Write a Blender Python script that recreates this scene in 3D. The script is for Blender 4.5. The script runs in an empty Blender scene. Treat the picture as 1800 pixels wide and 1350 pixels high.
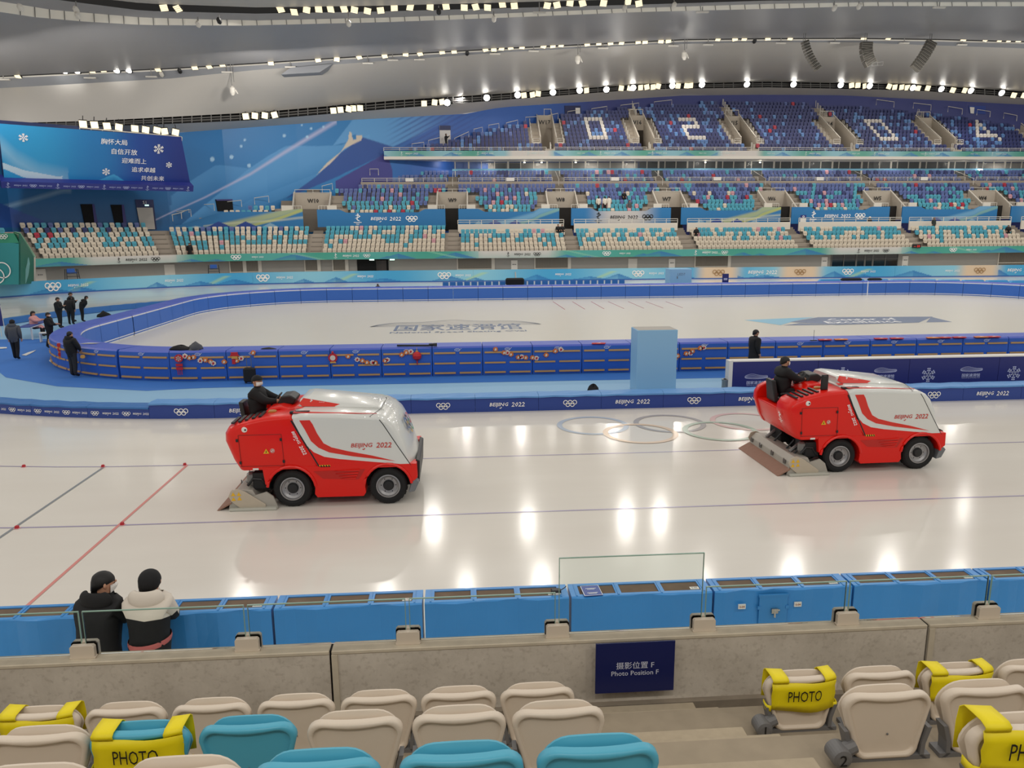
import bpy, math, random
import numpy as np
from mathutils import Vector, Matrix
R_ = random.Random(7)
scene = bpy.context.scene
COL = scene.collection

# ------------------------------------------------------------------ camera
F, HC = 1340.0, 5.55
PITCH, YAW, ROLL = math.radians(11.6), math.radians(3.96), 0.0072
FWD = Vector((math.sin(YAW)*math.cos(PITCH), math.cos(YAW)*math.cos(PITCH), -math.sin(PITCH)))
_r = Vector((math.cos(YAW), -math.sin(YAW), 0)); _u = _r.cross(FWD)
RT = _r*math.cos(ROLL) - _u*math.sin(ROLL); UP = _u*math.cos(ROLL) + _r*math.sin(ROLL)
CAM = Vector((0, 0, HC))
cd = bpy.data.cameras.new('camera'); cam = bpy.data.objects.new('camera', cd); COL.objects.link(cam)
cam.matrix_world = Matrix(((RT.x, UP.x, -FWD.x, 0), (RT.y, UP.y, -FWD.y, 0), (RT.z, UP.z, -FWD.z, HC), (0, 0, 0, 1)))
cd.sensor_fit = 'HORIZONTAL'; cd.sensor_width = 36; cd.lens = F/1800*36; cd.clip_start = .05; cd.clip_end = 600
scene.camera = cam

# ------------------------------------------------------------------ world, exposure, hall lamps
scene.view_settings.view_transform = 'Standard'; scene.view_settings.look = 'None'
scene.view_settings.gamma = 1; scene.view_settings.use_curve_mapping = False
scene.view_settings.exposure = -0.06
w = bpy.data.worlds.new('hall'); scene.world = w; w.use_nodes = True
w.node_tree.nodes['Background'].inputs[0].default_value = (1.0, .955, .895, 1)
w.node_tree.nodes['Background'].inputs[1].default_value = .55
try:
    scene.cycles.use_denoising = True
    scene.cycles.max_bounces = 6; scene.cycles.diffuse_bounces = 3; scene.cycles.glossy_bounces = 3
    scene.cycles.transmission_bounces = 6; scene.cycles.transparent_max_bounces = 12
    scene.cycles.sample_clamp_indirect = 4.0
    scene.cycles.caustics_reflective = False; scene.cycles.caustics_refractive = False
except Exception: pass

def area(name, loc, target, sx, sy, power, color=(1, .945, .87)):
    l = bpy.data.lights.new(name, 'AREA'); l.shape = 'RECTANGLE'; l.size = sx; l.size_y = sy
    l.energy = power; l.color = color
    o = bpy.data.objects.new(name, l); COL.objects.link(o); o.location = loc
    o.rotation_euler = (Vector(target)-Vector(loc)).to_track_quat('-Z', 'Y').to_euler()
    return o
# the lamp rings of the roof: single floodlights over the track, the stands and the near side
LP = 1.0
def lamp_row(xs, Y, z, ty, tz, power):
    for X in xs:
        q = R_.uniform(.45, 1.5); area('roof_lamp', (X+R_.uniform(-2.5, 2.5), Y+R_.uniform(-.8, .8), z), (X, ty, tz), .9, .7, power*q*LP)
lamp_row([-38+7.5*k for k in range(16)], 58.5, 24.0, 52, 0, 520)
lamp_row([-34+8*k for k in range(14)], 71.0, 23.2, 66, 0, 420)
lamp_row([-30+9*k for k in range(12)], 31.0, 24.5, 31, 0, 300)
lamp_row([-24+8*k for k in range(9)], 13.0, 24.0, 12, 0, 130)
lamp_row([-20+8*k for k in range(7)], -9.0, 20.0, 3.5, 1, 330)
lamp_row([-20+9*k for k in range(11)], 79.0, 19.5, 98, 8, 560)
lamp_row([-46, -38, -30], 66, 17.0, 88, 7, 420)
lamp_row([-20+10*k for k in range(10)], 100.0, 21.4, 96, 8, 240)
for Y in (30, 42, 54): area('roof_lamp', (-46, Y, 23), (-34, Y+2, 0), .9, .7, 560*LP)

def _v(p): return Vector(p)
def ray(px, py): return RT*((px-900)/F) - UP*((py-675)/F) + FWD
def at_z(px, py, z=0.0):
    d = ray(px, py); return CAM + d*((z-HC)/d.z)
def at_y(px, py, Y):
    d = ray(px, py); return CAM + d*(Y/d.y)
def proj(P):
    d = Vector(P)-CAM; z = d.dot(FWD); return 900+F*d.dot(RT)/z, 675-F*d.dot(UP)/z

# ------------------------------------------------------------------ materials
def lin(c):
    c = c/255.0
    return c/12.92 if c <= .04045 else ((c+.055)/1.055)**2.4
def rgb(h): return (lin(int(h[0:2], 16)), lin(int(h[2:4], 16)), lin(int(h[4:6], 16)), 1)
MATS = {}
def mat(name, h, rough=.5, metal=0, noise=0, nscale=8, spec=.5, coat=0, emit=0, alpha=1, trans=0, bump=0, bscale=40, attr=False):
    if name in MATS: return MATS[name]
    m = bpy.data.materials.new(name); m.use_nodes = True; nt = m.node_tree; b = nt.nodes['Principled BSDF']
    c = rgb(h); b.inputs['Base Color'].default_value = c
    b.inputs['Roughness'].default_value = rough; b.inputs['Metallic'].default_value = metal
    b.inputs['Specular IOR Level'].default_value = spec; b.inputs['Coat Weight'].default_value = coat
    b.inputs['Transmission Weight'].default_value = trans; b.inputs['Alpha'].default_value = alpha
    if emit:
        b.inputs['Emission Color'].default_value = c; b.inputs['Emission Strength'].default_value = emit
    src = None
    if attr:
        a = nt.nodes.new('ShaderNodeVertexColor'); a.layer_name = 'Col'; src = a.outputs['Color']
        nt.links.new(src, b.inputs['Base Color'])
    if noise:
        tc = nt.nodes.new('ShaderNodeTexCoord'); n = nt.nodes.new('ShaderNodeTexNoise'); n.inputs['Scale'].default_value = nscale
        n.inputs['Detail'].default_value = 6
        nt.links.new(tc.outputs['Object'], n.inputs['Vector'])
        mx = nt.nodes.new('ShaderNodeMix'); mx.data_type = 'RGBA'
        mx.inputs[6].default_value = tuple(x*(1-noise) for x in c[:3])+(1,); mx.inputs[7].default_value = tuple(min(1, x*(1+noise)) for x in c[:3])+(1,)
        nt.links.new(n.outputs['Fac'], mx.inputs[0]); nt.links.new(mx.outputs[2], b.inputs['Base Color'])
    if bump:
        tc = nt.nodes.new('ShaderNodeTexCoord'); n = nt.nodes.new('ShaderNodeTexNoise'); n.inputs['Scale'].default_value = bscale
        nt.links.new(tc.outputs['Object'], n.inputs['Vector']); bp = nt.nodes.new('ShaderNodeBump')
        bp.inputs['Strength'].default_value = bump; bp.inputs['Distance'].default_value = .02
        nt.links.new(n.outputs['Fac'], bp.inputs['Height']); nt.links.new(bp.outputs['Normal'], b.inputs['Normal'])
    MATS[name] = m
    return m
PRINT = mat('printed_banner', 'ffffff', .45, attr=True)
WHITE = mat('white_print', 'f2f2f2', .5)
BLACKM = mat('black_print', '0c0c0e', .5)
STEEL = mat('white_steel', 'd8d4cc', .4)
DARK = mat('dark_void', '08080a', .9)
CONC = mat('grey_concrete', 'a39a8c', .85, noise=.18, nscale=3, bump=.15)

# ------------------------------------------------------------------ mesh builder
class MB:
    def __init__(s): s.v = []; s.f = []; s.m = []
    def add(s, vs, fs, mi=0, M=None):
        o = len(s.v)
        s.v.extend([tuple(M @ Vector(p)) for p in vs] if M is not None else [tuple(p) for p in vs])
        s.f.extend([tuple(i+o for i in f) for f in fs])
        s.m.extend(mi if isinstance(mi, list) else [mi]*len(fs)); return s
    def box(s, lo, hi, mi=0, M=None):
        x0, y0, z0 = lo; x1, y1, z1 = hi
        return s.add([(x0, y0, z0), (x1, y0, z0), (x1, y1, z0), (x0, y1, z0), (x0, y0, z1), (x1, y0, z1), (x1, y1, z1), (x0, y1, z1)],
              [(0, 3, 2, 1), (4, 5, 6, 7), (0, 1, 5, 4), (1, 2, 6, 5), (2, 3, 7, 6), (3, 0, 4, 7)], mi, M)
    def rbox(s, lo, hi, r=.02, mi=0, M=None):
        """box with chamfered vertical/horizontal edges (octagonal sections in z)"""
        x0, y0, z0 = lo; x1, y1, z1 = hi; rings = []
        for z, d in ((z0, r), (z0+r, 0), (z1-r, 0), (z1, r)):
            a0, a1, b0, b1 = x0+d, x1-d, y0+d, y1-d
            rings.append([(a0+r, b0, z), (a1-r, b0, z), (a1, b0+r, z), (a1, b1-r, z), (a1-r, b1, z), (a0+r, b1, z), (a0, b1-r, z), (a0, b0+r, z)])
        return s.loft(rings, True, True, mi, M)
    def loft(s, rings, closed=True, caps=False, mi=0, M=None):
        n = len(rings[0]); vs = [p for r in rings for p in r]; fs = []
        for k in range(len(rings)-1):
            for i in range(n if closed else n-1):
                j = (i+1) % n; fs.append((k*n+i, k*n+j, (k+1)*n+j, (k+1)*n+i))
        if caps:
            fs.append(tuple(range(n-1, -1, -1))); fs.append(tuple((len(rings)-1)*n+i for i in range(n)))
        return s.add(vs, fs, mi, M)
    def prism(s, poly, d0, d1, ax='y', mi=0, M=None):
        """extrude a 2D polygon: ax y -> (x,z) polygon along y; z -> (x,y) polygon along z; x -> (y,z) along x"""
        g = {'y': lambda p, d: (p[0], d, p[1]), 'z': lambda p, d: (p[0], p[1], d), 'x': lambda p, d: (d, p[0], p[1])}[ax]
        n = len(poly); vs = [g(p, d0) for p in poly]+[g(p, d1) for p in poly]
        fs = [tuple(range(n)), tuple(range(2*n-1, n-1, -1))]+[(i, i+n, (i+1) % n+n, (i+1) % n) for i in range(n)]
        return s.add(vs, fs, mi, M)
    def tube(s, pts, r, n=6, mi=0, M=None, caps=True):
        pts = [Vector(p) for p in pts]; rings = []; rr = r if isinstance(r, (list, tuple)) else [r]*len(pts)
        for i, p in enumerate(pts):
            t = (pts[min(i+1, len(pts)-1)]-pts[max(i-1, 0)]).normalized()
            a = Vector((0, 0, 1)) if abs(t.z) < .9 else Vector((1, 0, 0)); u = t.cross(a).normalized(); v = t.cross(u)
            rings.append([p+u*(rr[i]*math.cos(2*math.pi*k/n))+v*(rr[i]*math.sin(2*math.pi*k/n)) for k in range(n)])
        return s.loft(rings, True, caps, mi, M)
    def lathe(s, prof, n=16, mi=0, M=None, ax='z', caps=True):
        rings = []
        for r, h in prof:
            ring = []
            for k in range(n):
                c, q = r*math.cos(2*math.pi*k/n), r*math.sin(2*math.pi*k/n)
                ring.append((c, q, h) if ax == 'z' else (c, h, q))
            rings.append(ring)
        return s.loft(rings, True, caps, mi, M)
    def ell(s, c, r, mi=0, nu=10, nv=7, M=None):
        rings = []
        for j in range(nv):
            a = math.pi*(j+.5)/nv-math.pi/2
            rings.append([(c[0]+r[0]*math.cos(a)*math.cos(2*math.pi*i/nu), c[1]+r[1]*math.cos(a)*math.sin(2*math.pi*i/nu), c[2]+r[2]*math.sin(a)) for i in range(nu)])
        return s.loft(rings, True, True, mi, M)
    def ring(s, c, R, wdt, M=None, mi=0, n=32):
        vs = []; fs = []
        for k in range(n):
            a = 2*math.pi*k/n
            vs += [(c[0]+(R-wdt/2)*math.cos(a), c[1]+(R-wdt/2)*math.sin(a), 0), (c[0]+(R+wdt/2)*math.cos(a), c[1]+(R+wdt/2)*math.sin(a), 0)]
            j = (k+1) % n; fs.append((2*k, 2*k+1, 2*j+1, 2*j))
        return s.add(vs, fs, mi, M)
    def poly(s, pts, mi=0, M=None): return s.add(pts if len(pts[0]) == 3 else [(p[0], p[1], 0) for p in pts], [tuple(range(len(pts)))], mi, M)
    def stroke(s, pts, wdt, mi=0, M=None):
        """flat ribbon in the xy plane; width may vary along it"""
        n = len(pts); ww = wdt if isinstance(wdt, (list, tuple)) else [wdt]*n; vs = []
        for i, p in enumerate(pts):
            a = pts[max(i-1, 0)]; b = pts[min(i+1, n-1)]; dx, dy = b[0]-a[0], b[1]-a[1]; L = math.hypot(dx, dy) or 1
            vs += [(p[0]-dy/L*ww[i]/2, p[1]+dx/L*ww[i]/2, 0), (p[0]+dy/L*ww[i]/2, p[1]-dx/L*ww[i]/2, 0)]
        return s.add(vs, [(2*i, 2*i+1, 2*i+3, 2*i+2) for i in range(n-1)], mi, M)
    def build(s, name, mats, parent=None, smooth=False, bevel=0, loc=None, cols=None, segs=2):
        me = bpy.data.meshes.new(name); me.from_pydata(s.v, [], s.f)
        for m in (mats if isinstance(mats, (list, tuple)) else [mats]): me.materials.append(m)
        me.polygons.foreach_set('material_index', s.m)
        if smooth: me.polygons.foreach_set('use_smooth', [True]*len(s.f))
        if cols is not None:
            ca = me.color_attributes.new('Col', 'FLOAT_COLOR', 'POINT')
            ca.data.foreach_set('color', np.array(cols, dtype=np.float32).ravel())
        me.update()
        o = bpy.data.objects.new(name, me); COL.objects.link(o)
        if bevel:
            b = o.modifiers.new('bevel', 'BEVEL'); b.width = bevel; b.segments = segs; b.limit_method = 'ANGLE'; b.angle_limit = math.radians(35)
        if parent: o.parent = parent
        if loc: o.location = loc
        return o
def tag(o, label, cat, group=None):
    o['label'] = label; o['category'] = cat
    if group: o['group'] = group
    return o
def struct(o): o['kind'] = 'structure'; return o
def empty(name, loc, label, cat, rz=0, group=None):
    o = bpy.data.objects.new(name, None); COL.objects.link(o); o.location = loc; o.rotation_euler = (0, 0, rz)
    o.empty_display_size = .2
    return tag(o, label, cat, group)
def dup(root, loc, rz=None, label=None, group=None, cat=None):
    kids = {}
    for o in bpy.data.objects:
        if o.parent: kids.setdefault(o.parent.name, []).append(o)
    def cp(o, par):
        c = o.copy(); COL.objects.link(c)
        if par: c.parent = par
        for ch in kids.get(o.name, []): cp(ch, c)
        return c
    r = cp(root, None); r.location = loc
    if rz is not None: r.rotation_euler = (0, 0, rz)
    if label: r['label'] = label
    if group: r['group'] = group
    return r
ORD = ['zeroth','first','second','third','fourth','fifth','sixth','seventh','eighth','ninth','tenth','eleventh','twelfth','thirteenth','fourteenth','fifteenth','sixteenth','seventeenth','eighteenth','nineteenth','twentieth']
def ordn(i):
    if i <= 20: return ORD[i]
    return ['twenty','thirty','forty','fifty','sixty'][i//10-2] + ('-'+ORD[i % 10] if i % 10 else 'th') if i % 10 else ['','','twentieth','thirtieth','fortieth','fiftieth'][i//10]

# ------------------------------------------------------------------ lettering
_TXT = {}
def text(s, bold=0.0, shear=0.0, res=2):
    key = (s, bold, shear, res)
    if key in _TXT: return _TXT[key]
    c = bpy.data.curves.new('t', 'FONT'); c.body = s; c.size = 1; c.shear = shear; c.offset = bold; c.resolution_u = res
    c.align_x = 'CENTER'; c.fill_mode = 'FRONT'
    o = bpy.data.objects.new('t', c); COL.objects.link(o)
    dg = bpy.context.evaluated_depsgraph_get(); dg.update()
    me = bpy.data.meshes.new_from_object(o.evaluated_get(dg))
    vs = [tuple(v.co) for v in me.vertices]; fs = [tuple(p.vertices) for p in me.polygons]
    bpy.data.objects.remove(o); bpy.data.curves.remove(c); bpy.data.meshes.remove(me)
    if vs:
        y0 = min(v[1] for v in vs); y1 = max(v[1] for v in vs); x0 = min(v[0] for v in vs); x1 = max(v[0] for v in vs)
        vs = [(v[0]-(x0+x1)/2, v[1]-(y0+y1)/2, 0) for v in vs]
        _TXT[key] = (vs, fs, x1-x0, y1-y0)
    else: _TXT[key] = ([], [], 1, 1)
    return _TXT[key]
def frame(o, xd, ud):
    x = Vector(xd).normalized(); u = Vector(ud); u = (u-x*u.dot(x)).normalized(); n = x.cross(u); o = Vector(o)
    return Matrix(((x.x, u.x, n.x, o.x), (x.y, u.y, n.y, o.y), (x.z, u.z, n.z, o.z), (0, 0, 0, 1)))
def put(mb, s, M, cx, cy, width=None, height=None, mi=0, bold=.0, shear=0., res=2, flip=False):
    cjk = any(ord(ch) > 0x2e80 for ch in s); vs, fs, w0, h0 = text(s, 0 if cjk else bold, shear, res)
    kx = (width/w0) if width else height/h0; ky = (height/h0) if height else kx
    if not width: kx = ky
    for dx in ((-bold*.55, bold*.55) if cjk and bold else (0,)): mb.add([((v[0]+dx)*kx+cx, v[1]*ky+cy, dx*.02) for v in vs], fs, mi, M)
def beijing(mb, M, cx, cy, width, mi=0, res=1):
    """brush style BEIJING 2022"""
    h = width*.135
    put(mb, 'BEIJING', M, cx-width*.225, cy, width*.53, h, mi, .012, .2, res)
    put(mb, '2022', M, cx+width*.31, cy+h*.05, width*.38, h, mi, .012, .2, res)
    mb.stroke([(cx-width*.15, cy-h*.45), (cx-width*.18, cy-h*.72), (cx-width*.21, cy-h*.66)], h*.16, mi, M)
def rings5(mb, M, cx, cy, width, mis, n=20, thick=.08):
    R = width/6.6; mis = mis if isinstance(mis, list) else [mis]*5
    for k, (x, y) in enumerate(((-2.2, .5), (0, .5), (2.2, .5), (-1.1, -.55), (1.1, -.55))):
        mb.ring((cx+x*R, cy+y*R), R, width*thick*.5, M, mis[k], n)
def emblem(mb, M, cx, cy, h, mi=0):
    """the ribbon-like winter figure with its two short lines below"""
    k = h
    mb.stroke([(cx-.16*k, cy+.30*k), (cx+.02*k, cy+.36*k), (cx+.20*k, cy+.24*k), (cx+.02*k, cy+.14*k), (cx-.2*k, cy+.06*k)], [.03*k, .09*k, .11*k, .09*k, .02*k], mi, M)
    mb.stroke([(cx-.02*k, cy+.50*k), (cx+.06*k, cy+.42*k), (cx-.02*k, cy+.2*k)], [.02*k, .1*k, .04*k], mi, M)
    mb.stroke([(cx+.02*k, cy+.12*k), (cx-.06*k, cy+.0*k), (cx+.04*k, cy-.1*k), (cx+.2*k, cy-.16*k)], [.03*k, .09*k, .09*k, .02*k], mi, M)
    mb.stroke([(cx-.32*k, cy-.27*k), (cx+.32*k, cy-.27*k)], .05*k, mi, M)
    rings5(mb, M, cx, cy-.42*k, .28*k, mi, 10, .1)
def snowflake(mb, M, cx, cy, R, mi=0):
    for k in range(6):
        a = math.pi/3*k+math.pi/6; c, s = math.cos(a), math.sin(a)
        P = lambda t, b: (cx+R*(t*c-b*s), cy+R*(t*s+b*c))
        mb.stroke([P(0.12, 0), P(1, 0)], R*.15, mi, M)
        for t in (.48, .76):
            for b in (1, -1): mb.stroke([P(t, 0), P(t+.2, b*.24)], R*.14, mi, M)
        mb.stroke([P(.25, 0), (cx+R*.25*math.cos(a+math.pi/3), cy+R*.25*math.sin(a+math.pi/3))], R*.1, mi, M)
def oval_logo(mb, M, cx, cy, wd, mi=0, full=True):
    """wavy oval building outline over the hall's name"""
    h = wd*.16
    up = [(cx+wd*(t/20-.5), cy+h*(.55+.45*math.sin(t/20*math.pi)**.6+.22*math.sin(t/20*6.5))) for t in range(21)]
    lo = [(cx+wd*(t/20-.5), cy+h*(.2-.35*math.sin(t/20*math.pi)**.5)) for t in range(21)]
    for q in (0, .3, .6, .85, 1):
        mb.stroke([(a[0], a[1]*(1-q)+b[1]*q) for a, b in zip(up, lo)], wd*.014, mi, M)
    mb.stroke([(cx-wd*.5, cy+h*.2), (cx-wd*.5, cy+h*.55)], wd*.014, mi, M); mb.stroke([(cx+wd*.5, cy+h*.2), (cx+wd*.5, cy+h*.5)], wd*.014, mi, M)
    put(mb, '国家速滑馆', M, cx, cy-wd*.19, wd*.82, wd*.15, mi, .03, 0, 1)
    put(mb, 'National Speed Skating Oval', M, cx, cy-wd*.31, wd*.82, wd*.045, mi, .015, 0, 1)

# ================================================================== THE SETTING
def interp(xs, ys):
    xs = np.array(xs, float); ys = np.array(ys, float)
    return lambda x: float(np.interp(x, xs, ys)) if xs[0] <= x <= xs[-1] else float(ys[0]+(x-xs[0])*(ys[1]-ys[0])/(xs[1]-xs[0])) if x < xs[0] else float(ys[-1]+(x-xs[-1])*(ys[-1]-ys[-2])/(xs[-1]-xs[-2]))

# ---- ice
def ice_mat():
    m = bpy.data.materials.new('ice'); m.use_nodes = True; nt = m.node_tree; b = nt.nodes['Principled BSDF']
    tc = nt.nodes.new('ShaderNodeTexCoord'); mp = nt.nodes.new('ShaderNodeMapping'); mp.inputs['Scale'].default_value = (.25, 1.1, 1)
    nt.links.new(tc.outputs['Object'], mp.inputs[0])
    n = nt.nodes.new('ShaderNodeTexNoise'); n.inputs['Scale'].default_value = .6; n.inputs['Detail'].default_value = 5
    nt.links.new(mp.outputs[0], n.inputs['Vector'])
    r = nt.nodes.new('ShaderNodeValToRGB'); r.color_ramp.elements[0].position = .3; r.color_ramp.elements[1].position = .7
    r.color_ramp.elements[0].color = (.705, .668, .605, 1); r.color_ramp.elements[1].color = (.755, .722, .66, 1)
    nt.links.new(n.outputs['Fac'], r.inputs[0]); nt.links.new(r.outputs[0], b.inputs['Base Color'])
    n2 = nt.nodes.new('ShaderNodeTexNoise'); n2.inputs['Scale'].default_value = 9; n2.inputs['Detail'].default_value = 3
    mp2 = nt.nodes.new('ShaderNodeMapping'); mp2.inputs['Scale'].default_value = (.15, .5, 1)
    nt.links.new(tc.outputs['Object'], mp2.inputs[0]); nt.links.new(mp2.outputs[0], n2.inputs['Vector'])
    bp = nt.nodes.new('ShaderNodeBump'); bp.inputs['Strength'].default_value = .035; bp.inputs['Distance'].default_value = .02
    nt.links.new(n2.outputs['Fac'], bp.inputs['Height']); nt.links.new(bp.outputs['Normal'], b.inputs['Normal'])
    b.inputs['Roughness'].default_value = .13; b.inputs['Specular IOR Level'].default_value = .22
    return m
ICE = ice_mat()
mb = MB(); mb.add([(-95, 4.5, 0), (130, 4.5, 0), (130, 90, 0), (-95, 90, 0)], [(0, 1, 2, 3)])
ice = struct(mb.build('floor', ICE))
CX, CY = -7.0, 43.9
def arc(R, a0, a1, n=40, c=(CX, CY)):
    return [(c[0]+R*math.cos(math.radians(a0+(a1-a0)*k/n)), c[1]+R*math.sin(math.radians(a0+(a1-a0)*k/n))) for k in range(n+1)]
def track(R, x1=75):
    return [(x1, CY-R)]+arc(R, 270, 90, 60)+[(x1, CY+R)]
LINEM = mat('lane_line_purple', 'a79fba', .2); REDL = mat('finish_line_red', 'd98f88', .2); GREYL = mat('start_line_grey', '8a8f93', .2)
for R in (25.8, 29.6):
    mb = MB(); mb.stroke(track(R), .055, 0, Matrix.Translation((0, 0, .004))); mb.build('lane_line', LINEM, ice)
for X, m, Yb in ((-6.6, REDL, 8.9), (-8.55, GREYL, 8.9)):
    mb = MB(); mb.stroke([(X, Yb), (X, 18.1)], .06, 0, Matrix.Translation((0, 0, .006))); mb.build('cross_line', m, ice)
RC = [mat('ring_blue', 'b4c0cf', .2), mat('ring_black', 'aeaaa8', .2), mat('ring_red', 'ddbdb8', .2), mat('ring_yellow', 'e2c9ad', .2), mat('ring_green', 'b3c3b2', .2)]
for k, (px, py) in enumerate(((1042, 747.8), (1176.7, 744.4), (1312, 741), (1125.5, 761.8), (1266, 757.8))):
    p = at_z(px, py); mb = MB(); mb.ring((p.x, p.y), .95, .15, Matrix.Translation((0, 0, .007+.0015*k)), 0, 56)
    mb.build('painted_ring', RC[k], ice)

# ---- rink (30 x 60 m) with rounded corners and the blue floor around it
RX0, RX1, RY0, RY1, RR = -17.35, 42.7, 29.9, 58.8, 8.0
def rink_path(off=0.0, n=10):
    """closed path of the padded fence, counter-clockwise from the near left corner"""
    r = RR+off; pts = []
    for cx, cy, a in ((RX0+RR, RY0+RR, 180), (RX1-RR, RY0+RR, 270), (RX1-RR, RY1-RR, 0), (RX0+RR, RY1-RR, 90)):
        for k in range(n+1):
            t = math.radians(a+90*k/n); pts.append((cx+r*math.cos(t), cy+r*math.sin(t)))
    return pts
FLB = mat('floor_pale_blue', '86b1d2', .6, noise=.04, nscale=.5); FMAT = mat('floor_mat_blue', '2f6fc0', .7, noise=.06, nscale=1.5)
RICE = mat('rink_ice', 'd9d5ca', .3, noise=.02, nscale=.4, spec=.3)
mb = MB(); inner = [(x, y, .012) for x, y in [(66, CY-21.0)]+arc(21.0, 270, 90, 40)+[(66, CY+21.0)]]
mb.poly(inner); struct(mb.build('floor_infield', FLB))
mb = MB(); mb.poly([(x, y, .03) for x, y in rink_path(.1)]); rice = struct(mb.build('floor_rink', RICE))
mb = MB()
mb.poly([(-11.0, 27.05, .017), (-9.2, 27.35, .017), (-6.5, 27.4, .017), (10, 27.2, .017), (10.5, 28.9, .017), (-9, 28.9, .017), (-13.3, 29.7, .017), (-16.2, 33.0, .017), (-17.6, 37, .017), (-17.6, 41, .017), (-24, 41.2, .017), (-26.0, 38, .017), (-20.5, 31.9, .017), (-18.8, 31.9, .017), (-17.5, 30.2, .017), (-14.6, 28.2, .017)])
mb.poly([(12.2, 27.2, .017), (50, 27.2, .017), (50, 28.9, .017), (11.2, 28.9, .017)])
struct(mb.build('floor_mat', FMAT))
# markings on the rink ice
NAVY = mat('rink_print_navy', '6d7a95', .4); RGREY = mat('rink_print_grey', '9a9ca2', .4); RLB = mat('rink_print_lightblue', '86bcd6', .4)
p = at_z(806, 577); M = frame((p.x, p.y, .036), (1, 0, 0), (0, 1, 0)); mb = MB()
q0 = at_z(806, 573.0).y-p.y; q1 = at_z(806, 581.5).y-p.y
put(mb, '国家速滑馆', M, 0, (q0+q1)/2+.3, 7.1, (q0-q1)*1.25, 0, .035, 0, 1)
mb.build('rink_lettering', NAVY, rice); mb = MB(); put(mb, 'National Speed Skating Oval', M, 0, at_z(806, 584.5).y-p.y, 7.4, .75, 0, .02, 0, 1)
mb.build('rink_lettering', NAVY, rice)
mb = MB(); yb = at_z(806, 573.5).y-p.y; yt = at_z(806, 563.5).y-p.y; xl = at_z(655, 572).x-p.x; xr = at_z(948, 569).x-p.x
up = [(xl+(xr-xl)*t/30, yb+(yt-yb)*(math.sin(math.pi*t/30)**.5)*(.85+.12*math.sin(t*.55))) for t in range(31)]
for q in (0, .25, .5, .75, 1): mb.stroke([(a[0], yb+.1+(a[1]-yb)*q) for a in up], .09+.1*(q == 1), 0, M)
mb.build('rink_outline_print', RGREY, rice)
def zpoly(name, pts, m, z): mb = MB(); mb.poly([tuple(at_z(x, y, z)) for x, y in pts]); return mb.build(name, m, rice)
zpoly('rink_print', [(1308, 562.5), (1432, 557.5), (1400, 563.5), (1372, 571.5)], RLB, .036)
zpoly('rink_print', [(1388, 566), (1438, 557.5), (1640, 556.5), (1615, 567), (1470, 571.2)], NAVY, .038)
zpoly('rink_print', [(1628, 566.5), (1637, 557), (1674, 566)], NAVY, .036)
zpoly('rink_print', [(1377, 572), (1405, 568), (1462, 571)], NAVY, .037)
for s, y, wd in (('Center of', 561.2, 120), ('Excellence', 565.6, 130)):
    mb = MB(); a = at_z(1515, y, .041); b = at_z(1515+wd, y-2.2, .041); M = frame(a, (1, 0, 0), (0, 1, 0))
    put(mb, s, M, 0, 0, (b-a).x, 1.0, 0, .012, .2, 1)
    mb.build('rink_lettering', WHITE, rice)
mb = MB()
for k, (x0, x1) in enumerate(((972, 993), (1006, 1028), (1039, 1062), (1069, 1097), (1104, 1132), (1135, 1166), (1170, 1200))):
    a = at_z(x0, 530, .036); b = at_z(x1, 544-k*.5, .036); mb.stroke([(a.x, a.y), (b.x, b.y)], .07, 0, Matrix.Translation((0, 0, .036)))
mb.build('rink_thin_line', REDL, rice)
mb = MB()
a = at_z(1527, 487, 1.2)

# ---- plan of the far stand: a gently bent line, s runs along it, o outward from it
_pl = np.array([(-50, 36), (-49.3, 50), (-46.5, 61), (-43.2, 67), (-39.0, 73.2), (-34.8, 76.8), (-30.8, 79.9), (-27.0, 82.0), (-21.4, 83.6), (-16, 84.25), (-8, 84.4), (0, 84.2), (12, 83.95), (24.6, 83.8), (38, 84.2), (51.6, 84.9), (65.6, 85.3), (92, 85.8)])
def _smooth(P, it=3):
    for _ in range(it):
        Q = [P[0]]
        for a, b in zip(P[:-1], P[1:]): Q += [a*.75+b*.25, a*.25+b*.75]
        P = np.array(Q+[P[-1]])
    return P
_pl = _smooth(_pl); _sl = np.concatenate([[0], np.cumsum(np.linalg.norm(np.diff(_pl, axis=0), axis=1))])
_sl -= np.interp(0, _pl[:, 0], _sl)
_tg = np.gradient(_pl, _sl, axis=0)
_ker = np.ones(9)/9
_tg = np.stack([np.convolve(np.pad(_tg[:, i], 4, 'edge'), _ker, 'valid') for i in (0, 1)], 1)
_tg /= np.linalg.norm(_tg, axis=1)[:, None]
def S(s, o, z):
    x, y = np.interp(s, _sl, _pl[:, 0]), np.interp(s, _sl, _pl[:, 1]); tx, ty = np.interp(s, _sl, _tg[:, 0]), np.interp(s, _sl, _tg[:, 1])
    return Vector((x-ty*o, y+tx*o, z))
def S_ang(s):
    return math.atan2(np.interp(s, _sl, _tg[:, 1]), np.interp(s, _sl, _tg[:, 0]))
_ss = np.linspace(-62, 84, 585)
def s_of(px, o, z):
    """stand position whose point (s,o,z) is seen in column px"""
    d = [proj(S(s, o, z))[0] for s in _ss]
    return float(np.interp(px, d, _ss))
SMIN, SMAX = -46, 86
def srange(s0, s1, step=2.0):
    n = max(1, int(math.ceil((s1-s0)/step))); return [s0+(s1-s0)*k/n for k in range(n+1)]
def strip(profile, s0, s1, step=2.0, mi=0, mb=None):
    """extrude an (o,z) profile along the stand"""
    mb = mb or MB()
    mb.loft([[tuple(S(s, o, z)) for o, z in profile] for s in srange(s0, s1, step)][::-1], False, False, mi); return mb

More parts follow.
